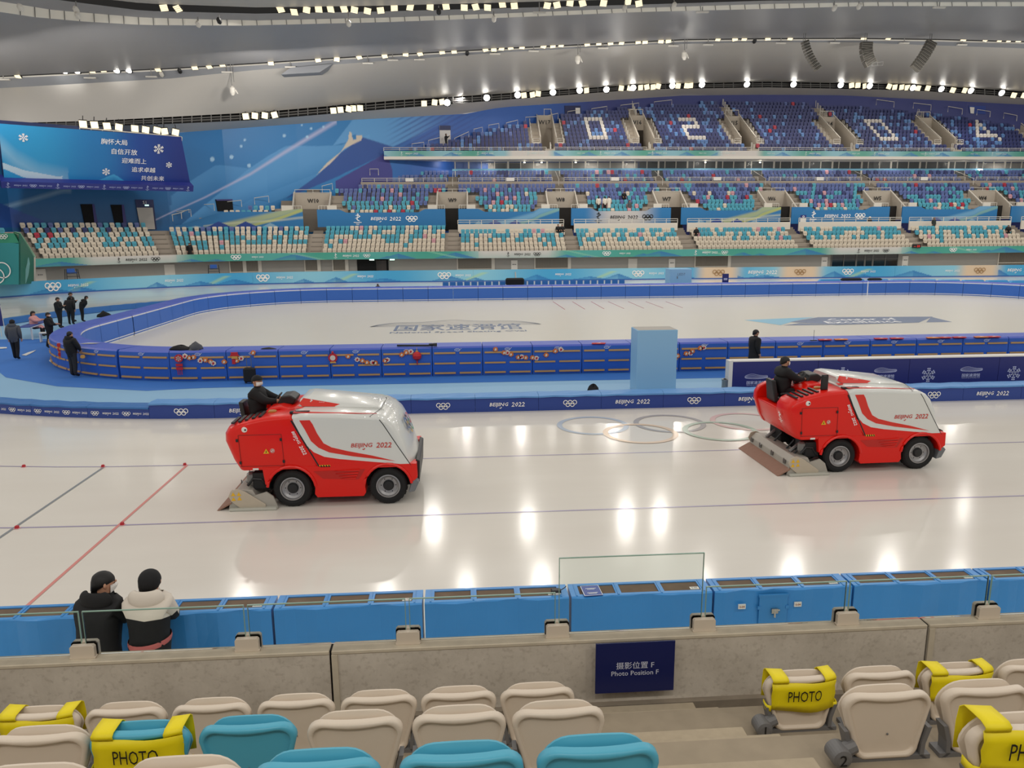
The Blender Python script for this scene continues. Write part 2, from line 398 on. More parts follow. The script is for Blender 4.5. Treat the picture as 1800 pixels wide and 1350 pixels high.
# ---- upper rear wall of the hall (plan given where the rows end at it), mural painted on it
WPX = [-250, -120, 0, 150, 285, 390, 520, 625, 721, 797, 856, 920, 988, 1030, 1083, 1140, 1230, 1350, 1485, 1582, 1643, 1700, 1790, 1900, 2100]
def _ws(px):
    s = s_of(px, 7.2, 6.0); return S(s, 7.2, 0)
_w = [(-250, 60), (-120, 69)]+[(px, _ws(px).y) for px in (0, 150, 285)]
WY = [60, 70]+[_ws(px).y for px in (0, 150, 285)]+[93, 96.2, 98.3, 100, 101.8, 103.6, 105.3, 106.9, 107.7, 108.7, 109.4, 110.4, 110.9, 110.4, 109.4, 108.7, 107.8, 106, 103.5, 98]
wall_y = interp(WPX, WY)
wt_px = interp([-150, 0, 151, 316, 620, 819, 880, 1200, 1340, 1480, 1800, 1950], [243, 243, 240, 233, 210.7, 200, 188.6, 168, 166.5, 167.5, 184, 194])
so_px = interp([-150, 0, 151, 300, 450, 702, 900, 1127, 1350, 1602, 1800, 1950], [224, 226, 223, 217.8, 211, 190, 174.5, 157, 153.5, 158.7, 171, 180])
tt_px = interp([-150, 0, 151, 252, 403, 450, 702, 900, 1127, 1350, 1602, 1800, 1950], [217, 216.6, 213, 208, 200, 197.7, 176, 163.5, 148.6, 143.6, 148.6, 161, 171])
_WPT = [(px, at_y(px, wt_px(px), wall_y(px))) for px in range(-240, 2060, 2)]
def on_wall(px, py, d=0.0):
    """where the view ray through a pixel meets the upright rear wall, moved d out of it"""
    r = ray(px, py); best = None
    for (p0, a), (p1, b) in zip(_WPT[:-1], _WPT[1:]):
        c0 = a.x*r.y-a.y*r.x; c1 = b.x*r.y-b.y*r.x
        if c0*c1 <= 0 and c0 != c1:
            t = c0/(c0-c1); x, y = a.x+(b.x-a.x)*t, a.y+(b.y-a.y)*t; n = Vector((b.y-a.y, -(b.x-a.x), 0)).normalized()
            return Vector((x, y, HC+r.z*y/r.y))+n*d
    return at_y(px, py, wall_y(px))
PXS = list(range(-240, 2060, 30))

def smooth01(a, b, x):
    t = min(1, max(0, (x-a)/(b-a))); return t*t*(3-2*t)
def inpoly(x, y, P):
    c = False; j = len(P)-1
    for i in range(len(P)):
        if (P[i][1] > y) != (P[j][1] > y) and x < (P[j][0]-P[i][0])*(y-P[i][1])/(P[j][1]-P[i][1])+P[i][0]: c = not c
        j = i
    return c
def mixc(a, b, t): return tuple(a[i]*(1-t)+b[i]*t for i in range(3))
def C3(h): return rgb(h)[:3]
def lineval(pts, x): return float(np.interp(x, [p[0] for p in pts], [p[1] for p in pts]))
MU = dict(b0=C3('1a69a6'), b1=C3('1f76b4'), b2=C3('2257a8'), nv=C3('2b3577'), hi=C3('4f94cc'), hi2=C3('5f9fd4'), st=C3('b4b5d6'), dk=C3('1d4a94'), pu=C3('383a86'), be=C3('cbbfae'), lo=C3('15578c'))
def mural(x, y):
    c = mixc(MU['b0'], MU['b1'], smooth01(300, 480, x)); c = mixc(c, MU['lo'], smooth01(330, 385, y)*(1-smooth01(250, 420, x)))
    c = mixc(c, MU['b2'], smooth01(610, 760, x)); c = mixc(c, MU['nv'], smooth01(930, 1075, x))
    # soft ridges
    r1 = lineval([(300, 345), (335, 318), (378, 291), (387, 290), (437, 296), (470, 300)], x)
    if 300 < x < 470 and y > r1: c = mixc(c, MU['hi'], .55*(1-smooth01(r1, r1+60, y)))
    r2 = lineval([(300, 410), (437, 297), (470, 275), (500, 258), (510, 256), (560, 257), (600, 255), (650, 236)], x)
    low = lineval([(300, 420), (440, 345), (560, 300), (640, 262)], x)
    if 300 < x < 650 and r2 < y < low+25: c = mixc(c, MU['hi'], .85*(1-smooth01(low-25, low+25, y)))
    if inpoly(x, y, [(585, 256), (620, 210), (640, 208), (830, 196), (800, 205), (735, 238), (690, 258), (640, 245), (600, 252)]):
        c = mixc(c, MU['hi2'], .75*(1-smooth01(690, 820, x)))
    low2 = lineval([(340, 420), (440, 365), (560, 318), (640, 285), (690, 262)], x)
    if 340 < x < 690 and y > low2-14 and y < low2+6 and x < 620: c = mixc(c, MU['hi'], .35)
    if inpoly(x, y, [(556, 310), (600, 268), (637, 241), (690, 258), (682, 268), (590, 312), (500, 350), (470, 372)]): c = MU['dk']
    if inpoly(x, y, [(590, 318), (680, 268), (690, 300), (690, 335), (592, 345)]): c = MU['pu']
    # diagonal fine stripes
    if 670 < x < 870 and y < 285:
        k = (y+.55*x) % 9
        if k < 3.2: c = mixc(c, C3('1c3f8c'), .55*smooth01(670, 720, x)*(1-smooth01(800, 870, x)))
    # bright streak
    sy = lineval([(262, 392), (300, 374), (360, 347), (440, 306), (500, 268), (590, 214)], x)
    if 262 < x < 592:
        wd = 2+5*smooth01(300, 590, x)
        c = mixc(c, MU['st'], max(0, 1-abs(y-sy)/wd)*.85)
    sy2 = lineval([(0, 367), (60, 350), (110, 335)], x)
    if x < 125: c = mixc(c, C3('8fb2cc'), max(0, 1-abs(y-sy2)/7)*.6)
    sy3 = lineval([(60, 420), (200, 372), (330, 385)], x)
    if x < 76 and inpoly(x, y, [(-60, 330), (0, 357), (76, 388), (76, 400), (-60, 400)]): c = C3('204a94')
    # stone wall with its tower climbing the ridge
    if inpoly(x, y, [(556, 308), (575, 286), (600, 266), (612, 246), (614, 231), (618, 234), (618, 238), (636, 238), (636, 246), (606, 261), (580, 288)]):
        c = MU['be']
    if inpoly(x, y, [(619, 238), (626, 236), (627, 245), (620, 246)]): c = MU['b1']
    for a, b, r in ((430, 246, 2.2), (424, 257, 2.4), (407, 276, 3.4), (438, 291, 3.3), (499.5, 238.5, 2.8), (540, 240.5, 2.4), (547, 226, 2.2), (531, 220, 1.6), (568.5, 223, 2.2), (373, 280, 4)):
        if (x-a)**2+(y-b)**2 < r*r: c = mixc(c, C3('a9cfe8'), .8)
    return c
def build_wall():
    xs = [x for x in range(-240, -20, 20)]+[4*k-20 for k in range(80)]+[300+1.5*k for k in range(int(570/1.5))]+[870+4*k for k in range(73)]+[1160+20*k for k in range(48)]
    vs = []; cols = []; NV = 170
    for x in xs:
        top = at_y(x, wt_px(x), wall_y(x)); zb = 3.0
        for j in range(NV+1):
            P = Vector((top.x, top.y, zb+(top.z-zb)*j/NV)); vs.append(tuple(P)); a, b = proj(P); cc = [mural(a, b+q) for q in (-.8, 0, .8)] if 290 < x < 1000 else [mural(a, b)]; cols.append(tuple(sum(c[i] for c in cc)/len(cc) for i in range(3))+(1,))
    n = NV+1; fs = [(i*n+j, (i+1)*n+j, (i+1)*n+j+1, i*n+j+1) for i in range(len(xs)-1) for j in range(NV)]
    mb = MB(); mb.add(vs, fs); return struct(mb.build('wall_far', PRINT, cols=cols))
build_wall()

# ---- roof: stepped grey membranes with light gaps between them
MEMB = mat('roof_membrane', 'bab7b2', .42, noise=.03, nscale=.06, spec=.35); MEMD = mat('roof_membrane_dark', '97979a', .38, noise=.05, nscale=.06, spec=.4)
FASC = mat('roof_fascia_dark', '7d8086', .5); SOFF = mat('roof_soffit', 'c9c4bc', .5); RWH = mat('roof_white_panel', 'e4e0d6', .45)
BLK = mat('roof_gap_black', '0b0b0c', .9); FRAMEM = mat('roof_truss', '6d6c6a', .5)
def y3(px): return wall_y(px)-2.6
b2y = interp([-250, 0, 200, 400, 2100], [68, 79, 83.5, 86, 86])
b1y = interp([-250, 0, 100, 250, 450, 2100], [45, 61, 65.5, 69.5, 72, 72])
b2bot = interp([-150, 0, 300, 450, 600, 900, 1150, 1350, 1500, 1620, 1800, 1950], [161, 155, 138, 123, 112.5, 91, 78, 74, 74.5, 79, 85, 91])
b2top = interp([-150, 0, 300, 450, 600, 900, 1200, 1350, 1500, 1650, 1800, 1950], [139, 134, 120, 111, 101, 84, 69.5, 67.5, 67, 69, 73, 78])
w_bot = interp([-150, 0, 60, 149, 252, 428, 677, 900, 1127, 1350, 1526, 1800, 1950], [-20, 21, 30, 38, 44, 45, 39, 30.5, 21, 15.6, 10.5, 11, 12])
w_top = interp([-150, 0, 93, 252, 378, 450, 677, 900, 1127, 1350, 1526, 1800, 1950], [-38, 2.5, 17.6, 31, 34.5, 36, 31, 23, 14, 7, 4, 3.5, 4])
g_bot = interp([-150, 0, 126, 252, 450, 677, 900, 1127, 1350, 1800, 1950], [-60, -14, 3, 19, 24, 20, 14, 8, 1, -4, -4])
g_top = interp([-150, 0, 126, 252, 450, 677, 900, 1127, 1350, 1800, 1950], [-70, -26, -8, 6, 13, 10, 4, -2, -10, -16, -16])
def ribbon(name, f1, Y1, f2, Y2, m, kind=True, sub=1):
    rings = []
    for px in PXS:
        a = at_y(px, f1(px), Y1(px)); b = at_y(px, f2(px), Y2(px)); rings.append([tuple(a.lerp(b, k/sub)) for k in range(sub+1)])
    mb = MB(); mb.loft(rings, False); o = mb.build(name, m, smooth=True); return struct(o) if kind else o
off = lambda f, d: (lambda x: f(x)+d)
ribbon('trim_soffit', wt_px, wall_y, so_px, off(y3, 0), SOFF)
ribbon('ceiling_gap', so_px, y3, off(tt_px, -3), off(y3, 1.3), BLK)
ribbon('ceiling', off(tt_px, -2.0), off(y3, 1.5), tt_px, y3, MEMB)
ribbon('ceiling', tt_px, y3, b2bot, b2y, MEMB, sub=6)
ribbon('trim_fascia', b2bot, b2y, off(b2top, 4), b2y, FASC)
ribbon('trim_rail', off(b2top, 4), b2y, off(b2top, 1.5), off(b2y, .3), RWH)
ribbon('ceiling_gap', off(b2top, 1.5), off(b2y, .3), off(b2top, -4), off(b2y, 1.5), BLK)
ribbon('ceiling', off(b2top, -.5), off(b2y, -.6), w_bot, off(b1y, .4), MEMD, sub=6)
ribbon('trim_panel', w_bot, off(b1y, .4), w_top, b1y, RWH)
ribbon('ceiling', w_top, b1y, g_bot, off(b1y, -1.0), MEMD)
ribbon('ceiling_gap', g_bot, off(b1y, -1.0), off(g_top, -4), off(b1y, .6), BLK)
far_up = interp([-150, 450, 1950], [-200, -110, -170])
ribbon('ceiling', g_top, off(b1y, -1.6), far_up, off(b1y, -16), MEMB, sub=3)
# seams between the white panels
mb = MB()
for px in range(36, 1800, 26):
    a = at_y(px, w_bot(px), b1y(px)+.3); b = at_y(px-1, w_top(px-1), b1y(px)-.1); mb.tube([a, b], .03, 4)
struct(mb.build('trim_seam', FRAMEM))
# thin frame bars across the upper light gap
mb = MB()
for k in (.34, .67):
    for px0, px1 in zip(PXS[:-1], PXS[1:]):
        mb.tube([at_y(p, so_px(p)*(1-k)+tt_px(p)*k, y3(p)+.15) for p in (px0, px1)], .07, 4)
for px in range(-20, 1830, 17): mb.tube([at_y(px, so_px(px), y3(px)+.1), at_y(px, tt_px(px)-1, y3(px)+.1)], .06, 4)
struct(mb.build('trim_truss', FRAMEM))

# ================================================================== FAR STAND: terraces, banners, entrances
NLOW = 6
LOWSTAIRS = [(62, 76), (286, 306), (543, 560), (787, 806), (1000, 1017), (1207, 1226), (1412, 1431), (1615, 1632), (1822, 1840)]
LS = [(s_of(a, 0, 3.0), s_of(b, 0, 3.0)) for a, b in LOWSTAIRS]
LOWF = lambda k: 2.62+.475*k          # floor of lower row k
def LOWO(k): return .75+.85*k
MIDF = lambda k: 6.84+.52*k
def MIDO(k): return 7.75+.85*k
UPF = lambda k: 10.68+.57*k
def UPO(k): return 14.5+.85*k
TOPF = lambda k: 14.48+.562*k
def TOPO(k): return 14.75+.85*k
VOMC = [s_of(px, 7, 6.5) for px in (546, 794.5, 992.5, 1188, 1381.5, 1573.5, 1764, 1960)]
CONCF = mat('stand_concrete', 'a0968a', .85, noise=.1, nscale=1); RISER = mat('stand_riser', '7f776d', .9, noise=.1, nscale=1)
WALLG = mat('stand_wall_grey', '9b9994', .7)  # own grey of the ground floor wall
def terrace(ks, Of, Ff, back, s0, s1, o0, name='floor_terrace'):
    prof = []
    for k in ks:
        prof += [(Of(k)-.55 if k != ks[0] else o0, Ff(k)), (Of(k)+.3, Ff(k))]
    prof.append((Of(ks[-1])+back, Ff(ks[-1])))
    out = [prof[0]]
    for a, b in zip(prof[:-1], prof[1:]): out.append(b)
    return struct(strip(out, s0, s1).build(name, CONCF))
sA = s_of(22, 0, 3)-2
terrace(range(7), LOWO, LOWF, 1.4, sA, LS[1][0]+1.5, .12)
terrace(range(6), LOWO, LOWF, 1.2, LS[1][0]+1.5, LS[3][1], .12)
terrace(range(5), LOWO, LOWF, 3.2, LS[3][1], SMAX, .12)
TST = [721, 748, 790, 806, 827, 856, 885, 920, 968, 988, 1030, 1083, 1140, 1232]
VOMC = [s_of(px, 7, 6.5) for px in (546, 794.5, 992.5, 1188, 1381.5, 1573.5, 1764, 1960)]
TVC = [s_of(px, 14.2, 14.8) for px in (967, 1143, 1326, 1503, 1682, 1860)]
def tread(o, z, s0, holes, front=None):
    mb = MB(); o0 = o-.5 if front is None else front; cuts = [s0]+[x for h in holes if h[0] > s0 for x in h]+[SMAX]
    for a, b in zip(cuts[::2], cuts[1::2]): strip([(o0, z-.6), (o0, z), (o+.4, z)], a, b, 2.0, 0, mb)
    struct(mb.build('floor_terrace', CONCF))
for k in range(7): tread(MIDO(k), MIDF(k), s_of([350, 425, 482, 570, 572, 580, 622][k], MIDO(k), MIDF(k)), [(c-1.75, c+1.75) for c in VOMC[:7]] if k < 5 else [], None if k else 7.05)
for k in range(14): tread(TOPO(k), TOPF(k), s_of(TST[k]-6 if k else 680, TOPO(k), TOPF(k)), [(c-1.0, c+1.0) for c in TVC[:5]] if 1 < k < 9 else [])
# steps in the lower aisles
mb = MB()
for a, b in LS:
    for k in range(13):
        o = LOWO(0)-.1+.425*k; z = LOWF(0)+.2375*(k+.5)
        if k < 12: mb.loft([[tuple(S(s, oo, zz)) for s, oo, zz in ((a, o, z), (b, o, z), (b, o+.45, z), (a, o+.45, z))], [tuple(S(s, oo, zz)) for s, oo, zz in ((a, o, z-.24), (b, o, z-.24), (b, o+.45, z-.24), (a, o+.45, z-.24))]], True, False); mb.add([tuple(S(a, o, z)), tuple(S(b, o, z)), tuple(S(b, o+.45, z)), tuple(S(a, o+.45, z))], [(0, 1, 2, 3)])
struct(mb.build('floor_aisle_steps', RISER))
# ground floor wall under the stand, soffit, slab under the top tier
struct(strip([(.9, 0), (.9, 1.2), (.9, 2.35)], sA+2.4, SMAX).build('wall_stand', WALLG))
struct(strip([(.9, 2.31), (0, 2.29), (0, 2.6), (.12, 3.06), (.12, 2.55)], sA+2.4, SMAX).build('trim_stand', CONCF))
sT0 = s_of(675, 14, 14)
BEAM = mat('beam_white', 'd8d2c8', .5)
def slab():
    mb = strip([(17.7, 13.86), (13.9, 13.86), (13.9, 14.22), (14.15, 14.22)], sT0, SMAX)
    mb.poly([tuple(S(sT0, o, z)) for o, z in ((17.7, 13.86), (13.9, 13.86), (13.9, 14.22), (17.7, 14.4))])
    struct(mb.build('trim_beam', BEAM))
slab()
struct(strip([(13.75, 10.4), (13.75, 11.17), (13.95, 11.17), (13.95, 10.7)], s_of(634, 13.75, 11), SMAX).build('trim_ledge', CONCF))

def grid_banner(name, s0, s1, o, zf, colf, label, cat, du=.2, nz=8, thick=.06):
    """printed banner along the stand; zf(s)->(z0,z1); colf(s,t)"""
    n = max(2, int((s1-s0)/du)); vs = []; cols = []
    oo = o if callable(o) else (lambda s: o)
    for i in range(n+1):
        s = s0+(s1-s0)*i/n; z0, z1 = zf(s)
        for j in range(nz+1):
            vs.append(tuple(S(s, oo(s), z0+(z1-z0)*j/nz))); cols.append(tuple(colf(s, j/nz))+(1,))
    m = nz+1; fs = [(i*m+j, (i+1)*m+j, (i+1)*m+j+1, i*m+j+1) for i in range(n) for j in range(nz)]
    # back and top give it its thickness
    b0 = len(vs)
    for i in range(n+1):
        s = s0+(s1-s0)*i/n; z0, z1 = zf(s)
        for z, j in ((z0, 0), (z1, nz)): vs.append(tuple(S(s, oo(s)+thick, z))); cols.append(cols[i*m+j])
    for i in range(n):
        fs += [(b0+2*i, b0+2*i+1, b0+2*i+3, b0+2*i+2), (i*m+nz, (i+1)*m+nz, b0+2*i+3, b0+2*i+1), (i*m, b0+2*i, b0+2*i+2, (i+1)*m)]
    mb = MB(); mb.add(vs, fs); o_ = mb.build(name, PRINT, cols=cols); tag(o_, label, cat)
    return o_
def SF(s, o, z):
    a = S_ang(s); return frame(S(s, o, z), (math.cos(a), math.sin(a), 0), (0, 0, 1))
def prints(parent, items, o, zc, mats, name='lettering'):
    """printed marks, each a part of its own: (kind, s, size, mi)"""
    oo = o if callable(o) else (lambda s: o)
    for kind, s, size, mi in items:
        mb = MB(); M = None
        if kind == 'b': beijing(mb, M, 0, 0, size, 0); nm = 'lettering'
        elif kind == 'r': rings5(mb, M, 0, 0, size, 0, 16, .1); nm = 'ring_emblem'
        elif kind == 'R': rings5(mb, M, 0, 0, size, 0, 16, .14); nm = 'ring_emblem'
        elif kind == 'e': emblem(mb, M, 0, 0, size, 0); nm = 'figure_emblem'
        mb.v = [tuple(S(s+x, oo(s+x)-.035, zc+y)) for x, y, z in mb.v]; mb.build(nm, mats[mi], parent)

GREEN, WGREY, TEAL, BLUEM, LBLUE = C3('3f9a86'), C3('cfc9c4'), C3('5fb0b4'), C3('2c76b0'), C3('5fa9d0')
def mtn(s, t, peaks, base, col):
    for c, w, h in peaks:
        d = abs(s-c)/w
        if d < 1 and t < h*(1-d): return mixc(col, base, .25+.5*(1-t/max(.01, h*(1-d)))) if s < c else mixc(col, base, .1+.3*(1-t/max(.01, h*(1-d))))
    return base
WHC = [s_of(px, 0, 2.7) for px in (235, 905, 1525)]
PKS = [(s_of(px, 0, 2.6), w, h) for px, w, h in ((105, 2.6, .55), (335, 1.4, .4), (378, 1.2, .3), (520, 2.6, .9), (700, 2.0, .75), (680, 1, .4), (800, 2.4, .85), (995, 1.3, .4), (1034, 1, .3), (1160, 2.6, .8), (1130, 1.2, .5), (1305, 1.2, .5), (1415, 2.6, .9), (1335, 1, .3), (1600, 1.1, .4), (1640, 1.1, .35), (1765, 2.6, .9), (1735, 1.4, .5))]
def fascia_col(s, t):
    d = min(abs(s-c) for c in WHC)
    base = mixc(WGREY, GREEN, smooth01(3.2, 6.0, d))
    if d > 4: base = mixc(base, TEAL, .45*(.5+.5*math.sin(s*.55)))
    base = mixc(base, C3('58a9a0'), .35*(1-t))
    if d > 3: base = mtn(s, t, PKS, base, C3('2f6fae'))
    st = (s*.35+t*1.2) % 5.2
    if d > 4.5 and st < .28: base = mixc(base, C3('8cc6a8'), .5)
    return base
fz = lambda s: (2.3, 3.06)
FB = [(59, 330), (330, 700), (700, 1000), (1000, 1340), (1340, 1605), (1605, 1890)]
FBL = ['green and white printed banner at left end of the lower stand front', 'green printed banner above the dark doorway in the grey wall', 'white middled printed banner on the stand front between the two grilles', 'long green banner on the stand front right of centre, above the pale cabinet', 'white middled banner on the stand front above the glass doors', 'green banner on the stand front right of the red clock']
FBI = [[('e', 208, .55, 1), ('b', 239, 2.0, 1), ('r', 273, .85, 1)], [('R', 415, 1.0, 0), ('b', 453, 1.2, 0), ('e', 590, .6, 0), ('b', 617, 1.75, 0), ('r', 645, .75, 0)],
       [('e', 893, .55, 1), ('b', 918, 1.8, 1), ('r', 944, .8, 1)], [('R', 1066, .9, 0), ('b', 1098, 1.25, 0), ('e', 1222, .6, 0), ('b', 1247, 1.75, 0), ('r', 1273, .75, 0)],
       [('e', 1508, .55, 1), ('b', 1531, 1.8, 1), ('r', 1556, .75, 1)], [('R', 1674, .9, 0), ('b', 1706, 1.25, 0)]]
for (a, b), lab, it in zip(FB, FBL, FBI):
    o_ = grid_banner('fascia_banner', s_of(a, 0, 2.7), s_of(b, 0, 2.7), -.12, fz, fascia_col, lab, 'banner', .08, 14)
    prints(o_, [(k, s_of(px, 0, 2.7), sz, mi) for k, px, sz, mi in it], -.12, 2.68, [WHITE, BLACKM])

# blue banners in front of the middle tier
MIDSEG = [(287, 533), (558, 783), (806, 983), (1004, 1179), (1197, 1372), (1391, 1563), (1585, 1752), (1776, 1960)]
MBLUE, MDK, YEL, PALE = C3('2270a8'), C3('1d4f96'), C3('b4b85a'), C3('bcb9b0')
def midcol(kind, s0, s1):
    L = s1-s0
    def f(s, t):
        u = (s-s0)/L; c = MBLUE
        if kind == 'g':
            c = mixc(MBLUE, C3('b9b6b4'), smooth01(.12, .42, u)*(1-smooth01(.62, .92, u)))
        if kind == 'p': c = mixc(MBLUE, C3('9fc0d0'), smooth01(0, .5, u))
        if kind in 'sy':
            k = 1-abs((u-.62+ (t-.5)*-.55))/.16
            if k > 0: c = mixc(c, C3('a9b27c') if kind == 'y' else C3('6fa3c4'), .8*min(1, k*1.6))
            k = 1-abs((u-.78-(t-.5)*.5))/.06
            if k > 0: c = mixc(c, YEL if kind == 'y' else C3('7aa7a0'), .8*min(1, k*2))
            k = 1-abs(t-(.95*(1-u)*.0+.45*u+.08))/.1
            if kind == 'y' and u > .25 and k > 0: c = mixc(c, C3('cfd0b0'), .6*k)
            for pc, pw, ph in ((.2, .07, .3), (.36, .10, .45), (.56, .10, .40), (.74, .07, .3)):
                d = abs(u-pc)/pw
                if d < 1 and t < ph*(1-d): c = C3('1b3f8e') if pc in (.36, .56) else C3('7fa6c0')
        return c
    return f
ML = ['blue printed banner wall with mountains and yellow sweep, left of entrance W10', 'plain blue banner wall with white lettering between entrances W10 and W9', 'blue mountain printed banner wall between entrances W9 and W8', 'grey middled banner wall with black lettering between entrances W8 and W7', 'blue banner wall with yellow sweep between entrances W7 and W6', 'blue banner wall with white lettering between entrances W6 and W5', 'blue mountain printed banner wall between entrances W5 and W4', 'pale blue banner wall right of entrance W4']
MK = 'ybsgybsp'
MT = [None, 'w', None, 'k', None, 'w', None, None]
for i, (a, b) in enumerate(MIDSEG):
    s0, s1 = s_of(a, 7, 6.5), s_of(b, 7, 6.5)
    if i == 0:
        zf = lambda s, s0=s0: (5.75, 5.9+1.6*smooth01(0, 5.5, s-s0)+.3*smooth01(9, 12, s-s0))
    else:
        def zf(s, s0=s0, s1=s1):
            d = min(s-s0, s1-s); return (5.75, 7.72-.36*smooth01(2.2, 3.2, d))
    o_ = grid_banner('tier_banner', s0, s1, 7.0, zf, midcol(MK[i], s0, s1), ML[i], 'banner', .07, 22, .12)
    if MT[i]:
        mi = 0 if MT[i] == 'w' else 1; d = s1-s0; c = (s0+s1)/2+(.3 if i != 5 else -.4)
        prints(o_, [('e', c-3.1, 1.35, mi), ('b', c, 3.4, mi), ('R', c+2.9, 1.3, mi)], 7.0, 6.62, [WHITE, BLACKM])
# top tier banner
TG, TP = C3('4f9a88'), C3('84b4c0')
def topcol(s, t):
    k = (s+60) % 14.6; c = mixc(TP, TG, .5+.5*math.sin(s*.86))
    d = min(abs(s-x) for x in (9.0, 36.5))
    c = mixc(C3('c9c3bd'), c, smooth01(2.0, 3.4, d))
    if d > 3: c = mtn(s, t, [(-18+q*4.3, 1.2, .75) for q in range(26)], c, C3('2f74ae'))
    return c
TB = [(675, 900), (900, 1120), (1120, 1390), (1390, 1600), (1600, 1890)]
TBL = ['printed banner at left end of the top tier front', 'printed banner below entrance W17 on the top tier front', 'printed banner below entrance W16 on the top tier front', 'printed banner below entrance W14 on the top tier front', 'printed banner at right end of the top tier front']
for (a, b), lab in zip(TB, TBL):
    s0, s1 = s_of(a, 14, 14.5), s_of(b, 14, 14.5)
    o_ = grid_banner('top_tier_banner', s0, s1, 13.95, lambda s: (14.22, 14.88), topcol, lab, 'banner', .1, 10)
    it = []
    s = s0+3.2
    while s < s1-2:
        it += [('e', s-1.2, .5, 0), ('b', s, 1.5, 0), ('b', s+5.5, 1.0, 0)]; s += 9.2
    prints(o_, it, 13.95, 14.55, [mat('pale_print', 'cfe0dc', .5)])

# far edge boards of the track
BO = lambda s: -3.25-.09*max(0, s-25)
def adcol(s, t):
    c = mixc(C3('3fa0d2'), C3('86c4dc'), .5+.5*math.sin(s*.37+1))
    d = min(abs(s-x) for x in ADW)
    c = mixc(C3('d9c3a8'), c, smooth01(1.2, 3.0, d))
    k = (s*.55-t*1.6) % 7.5
    if k < .7 and d > 3 and t < .8: c = mixc(c, C3('b6d48c'), .6*(1-abs(k-.35)/.35))
    if d > 2: c = mtn(s, t, [(-48+q*5.1+1.3*math.sin(q*2.3), 2.0+.7*math.sin(q*1.7), .45+.22*math.sin(q*3.1)) for q in range(28)], c, C3('1f74b8'))
    if t < .1: c = C3('2458a4')
    return c
ADPX = [-60, 108, 300, 444, 661, 832, 905, 1190, 1345, 1555, 1594, 1800, 1990]
ADW = [s_of(px, -3.3, .8) for px in (1262, 1399, 1692)]
ADL = ['blue mountain printed track board at far left below the high chair frame', 'printed track board at left with lettering only, right of the white door', 'printed track board below the two narrow grilles', 'printed track board below the dark doorway', 'printed track board directly right of the dark doorway', 'short printed track board left of the black equipment bag', 'long printed track board left of the pale cabinet', 'sand tinted printed track board right of the pale cabinet', 'printed track board left of the glass doors', 'short printed track board below the glass doors', 'sand tinted printed track board at far right', 'last printed track board at the right edge']
ADI = [('R', 93, 1.5), ('b', 137, 1.9), ('b', 306, 2.0), ('R', 462, 1.4), ('b', 500, 1.8), ('b', 642, 1.7), ('R', 781, 1.35), ('b', 814, 1.65), ('b', 990, 1.7), ('R', 1122, 1.25), ('b', 1154, 1.6), ('R', 1262, 1.25), ('b', 1336, 3.1), ('R', 1399, 1.2), ('R', 1478, 1.2), ('b', 1511, 1.6), ('b', 1648, 1.6), ('R', 1692, 1.2), ('b', 1757, 2.9)]
GOLD = mat('sand_print', 'a9875f', .5)
for (a, b), lab in zip(zip(ADPX[:-1], ADPX[1:]), ADL):
    s0, s1 = s_of(a, -3.3, .8) if a > -50 else -62.0, s_of(b, -3.3, .8)
    o_ = grid_banner('track_board', s0+.006, s1-.006, BO, lambda s: (0, 1.22), adcol, lab, 'board', .08, 16, .25)
    it = [(k, s_of(px, -3.3, .8), sz, 1 if px in (1262, 1399, 1692) else 0) for k, px, sz in ADI if a <= px < b]
    if it: prints(o_, it, BO, .66, [WHITE, GOLD])

# grey wall fittings: grilles, white doors, openings
GRM = mat('grille_grey', '7d766b', .6); DOORW = mat('door_white', 'd2cec6', .5); FRMW = mat('frame_white', 'cfcac0', .5); SIGNW = mat('notice_white', 'e2dfd9', .5)
def gx(px): return s_of(px, .9, 1.6)
for k, (a, b) in enumerate(((405, 427), (432, 454), (537, 558), (586, 607), (805, 864), (941, 998), (1222, 1279), (1755, 1812))):
    s0, s1 = gx(a), gx(b); mb = MB()
    n = max(6, int((s1-s0)/.12))
    for q in range(n): mb.loft([[tuple(S(s, o, z)) for s, o in ((s0+(s1-s0)*q/n, .88), (s0+(s1-s0)*(q+.62)/n, .88), (s0+(s1-s0)*(q+.62)/n, .84), (s0+(s1-s0)*q/n, .84))] for z in (.02, 2.28)], True, True)
    o_ = mb.build('wall_grille', GRM); tag(o_, ['first', 'second', 'third', 'fourth', 'fifth', 'sixth', 'seventh', 'eighth'][k]+' dark slatted grille from the left in the grey ground floor wall', 'grille', 'grilles in the ground floor wall')
    mb = MB()
    for s in (s0-.1, s1): mb.loft([[tuple(S(x, o, z)) for x, o in ((s, .9), (s+(.1 if s == s0-.1 else .35), .9), (s+(.1 if s == s0-.1 else .35), .8), (s, .8))] for z in (0, 2.3)], True, True)
    mb.loft([[tuple(S(x, o, z)) for o, z in ((.9, 1.05), (.82, 1.05), (.82, 1.13), (.9, 1.13))] for x in (s0, s1)], True, True)
    mb.build('frame', FRMW, o_)
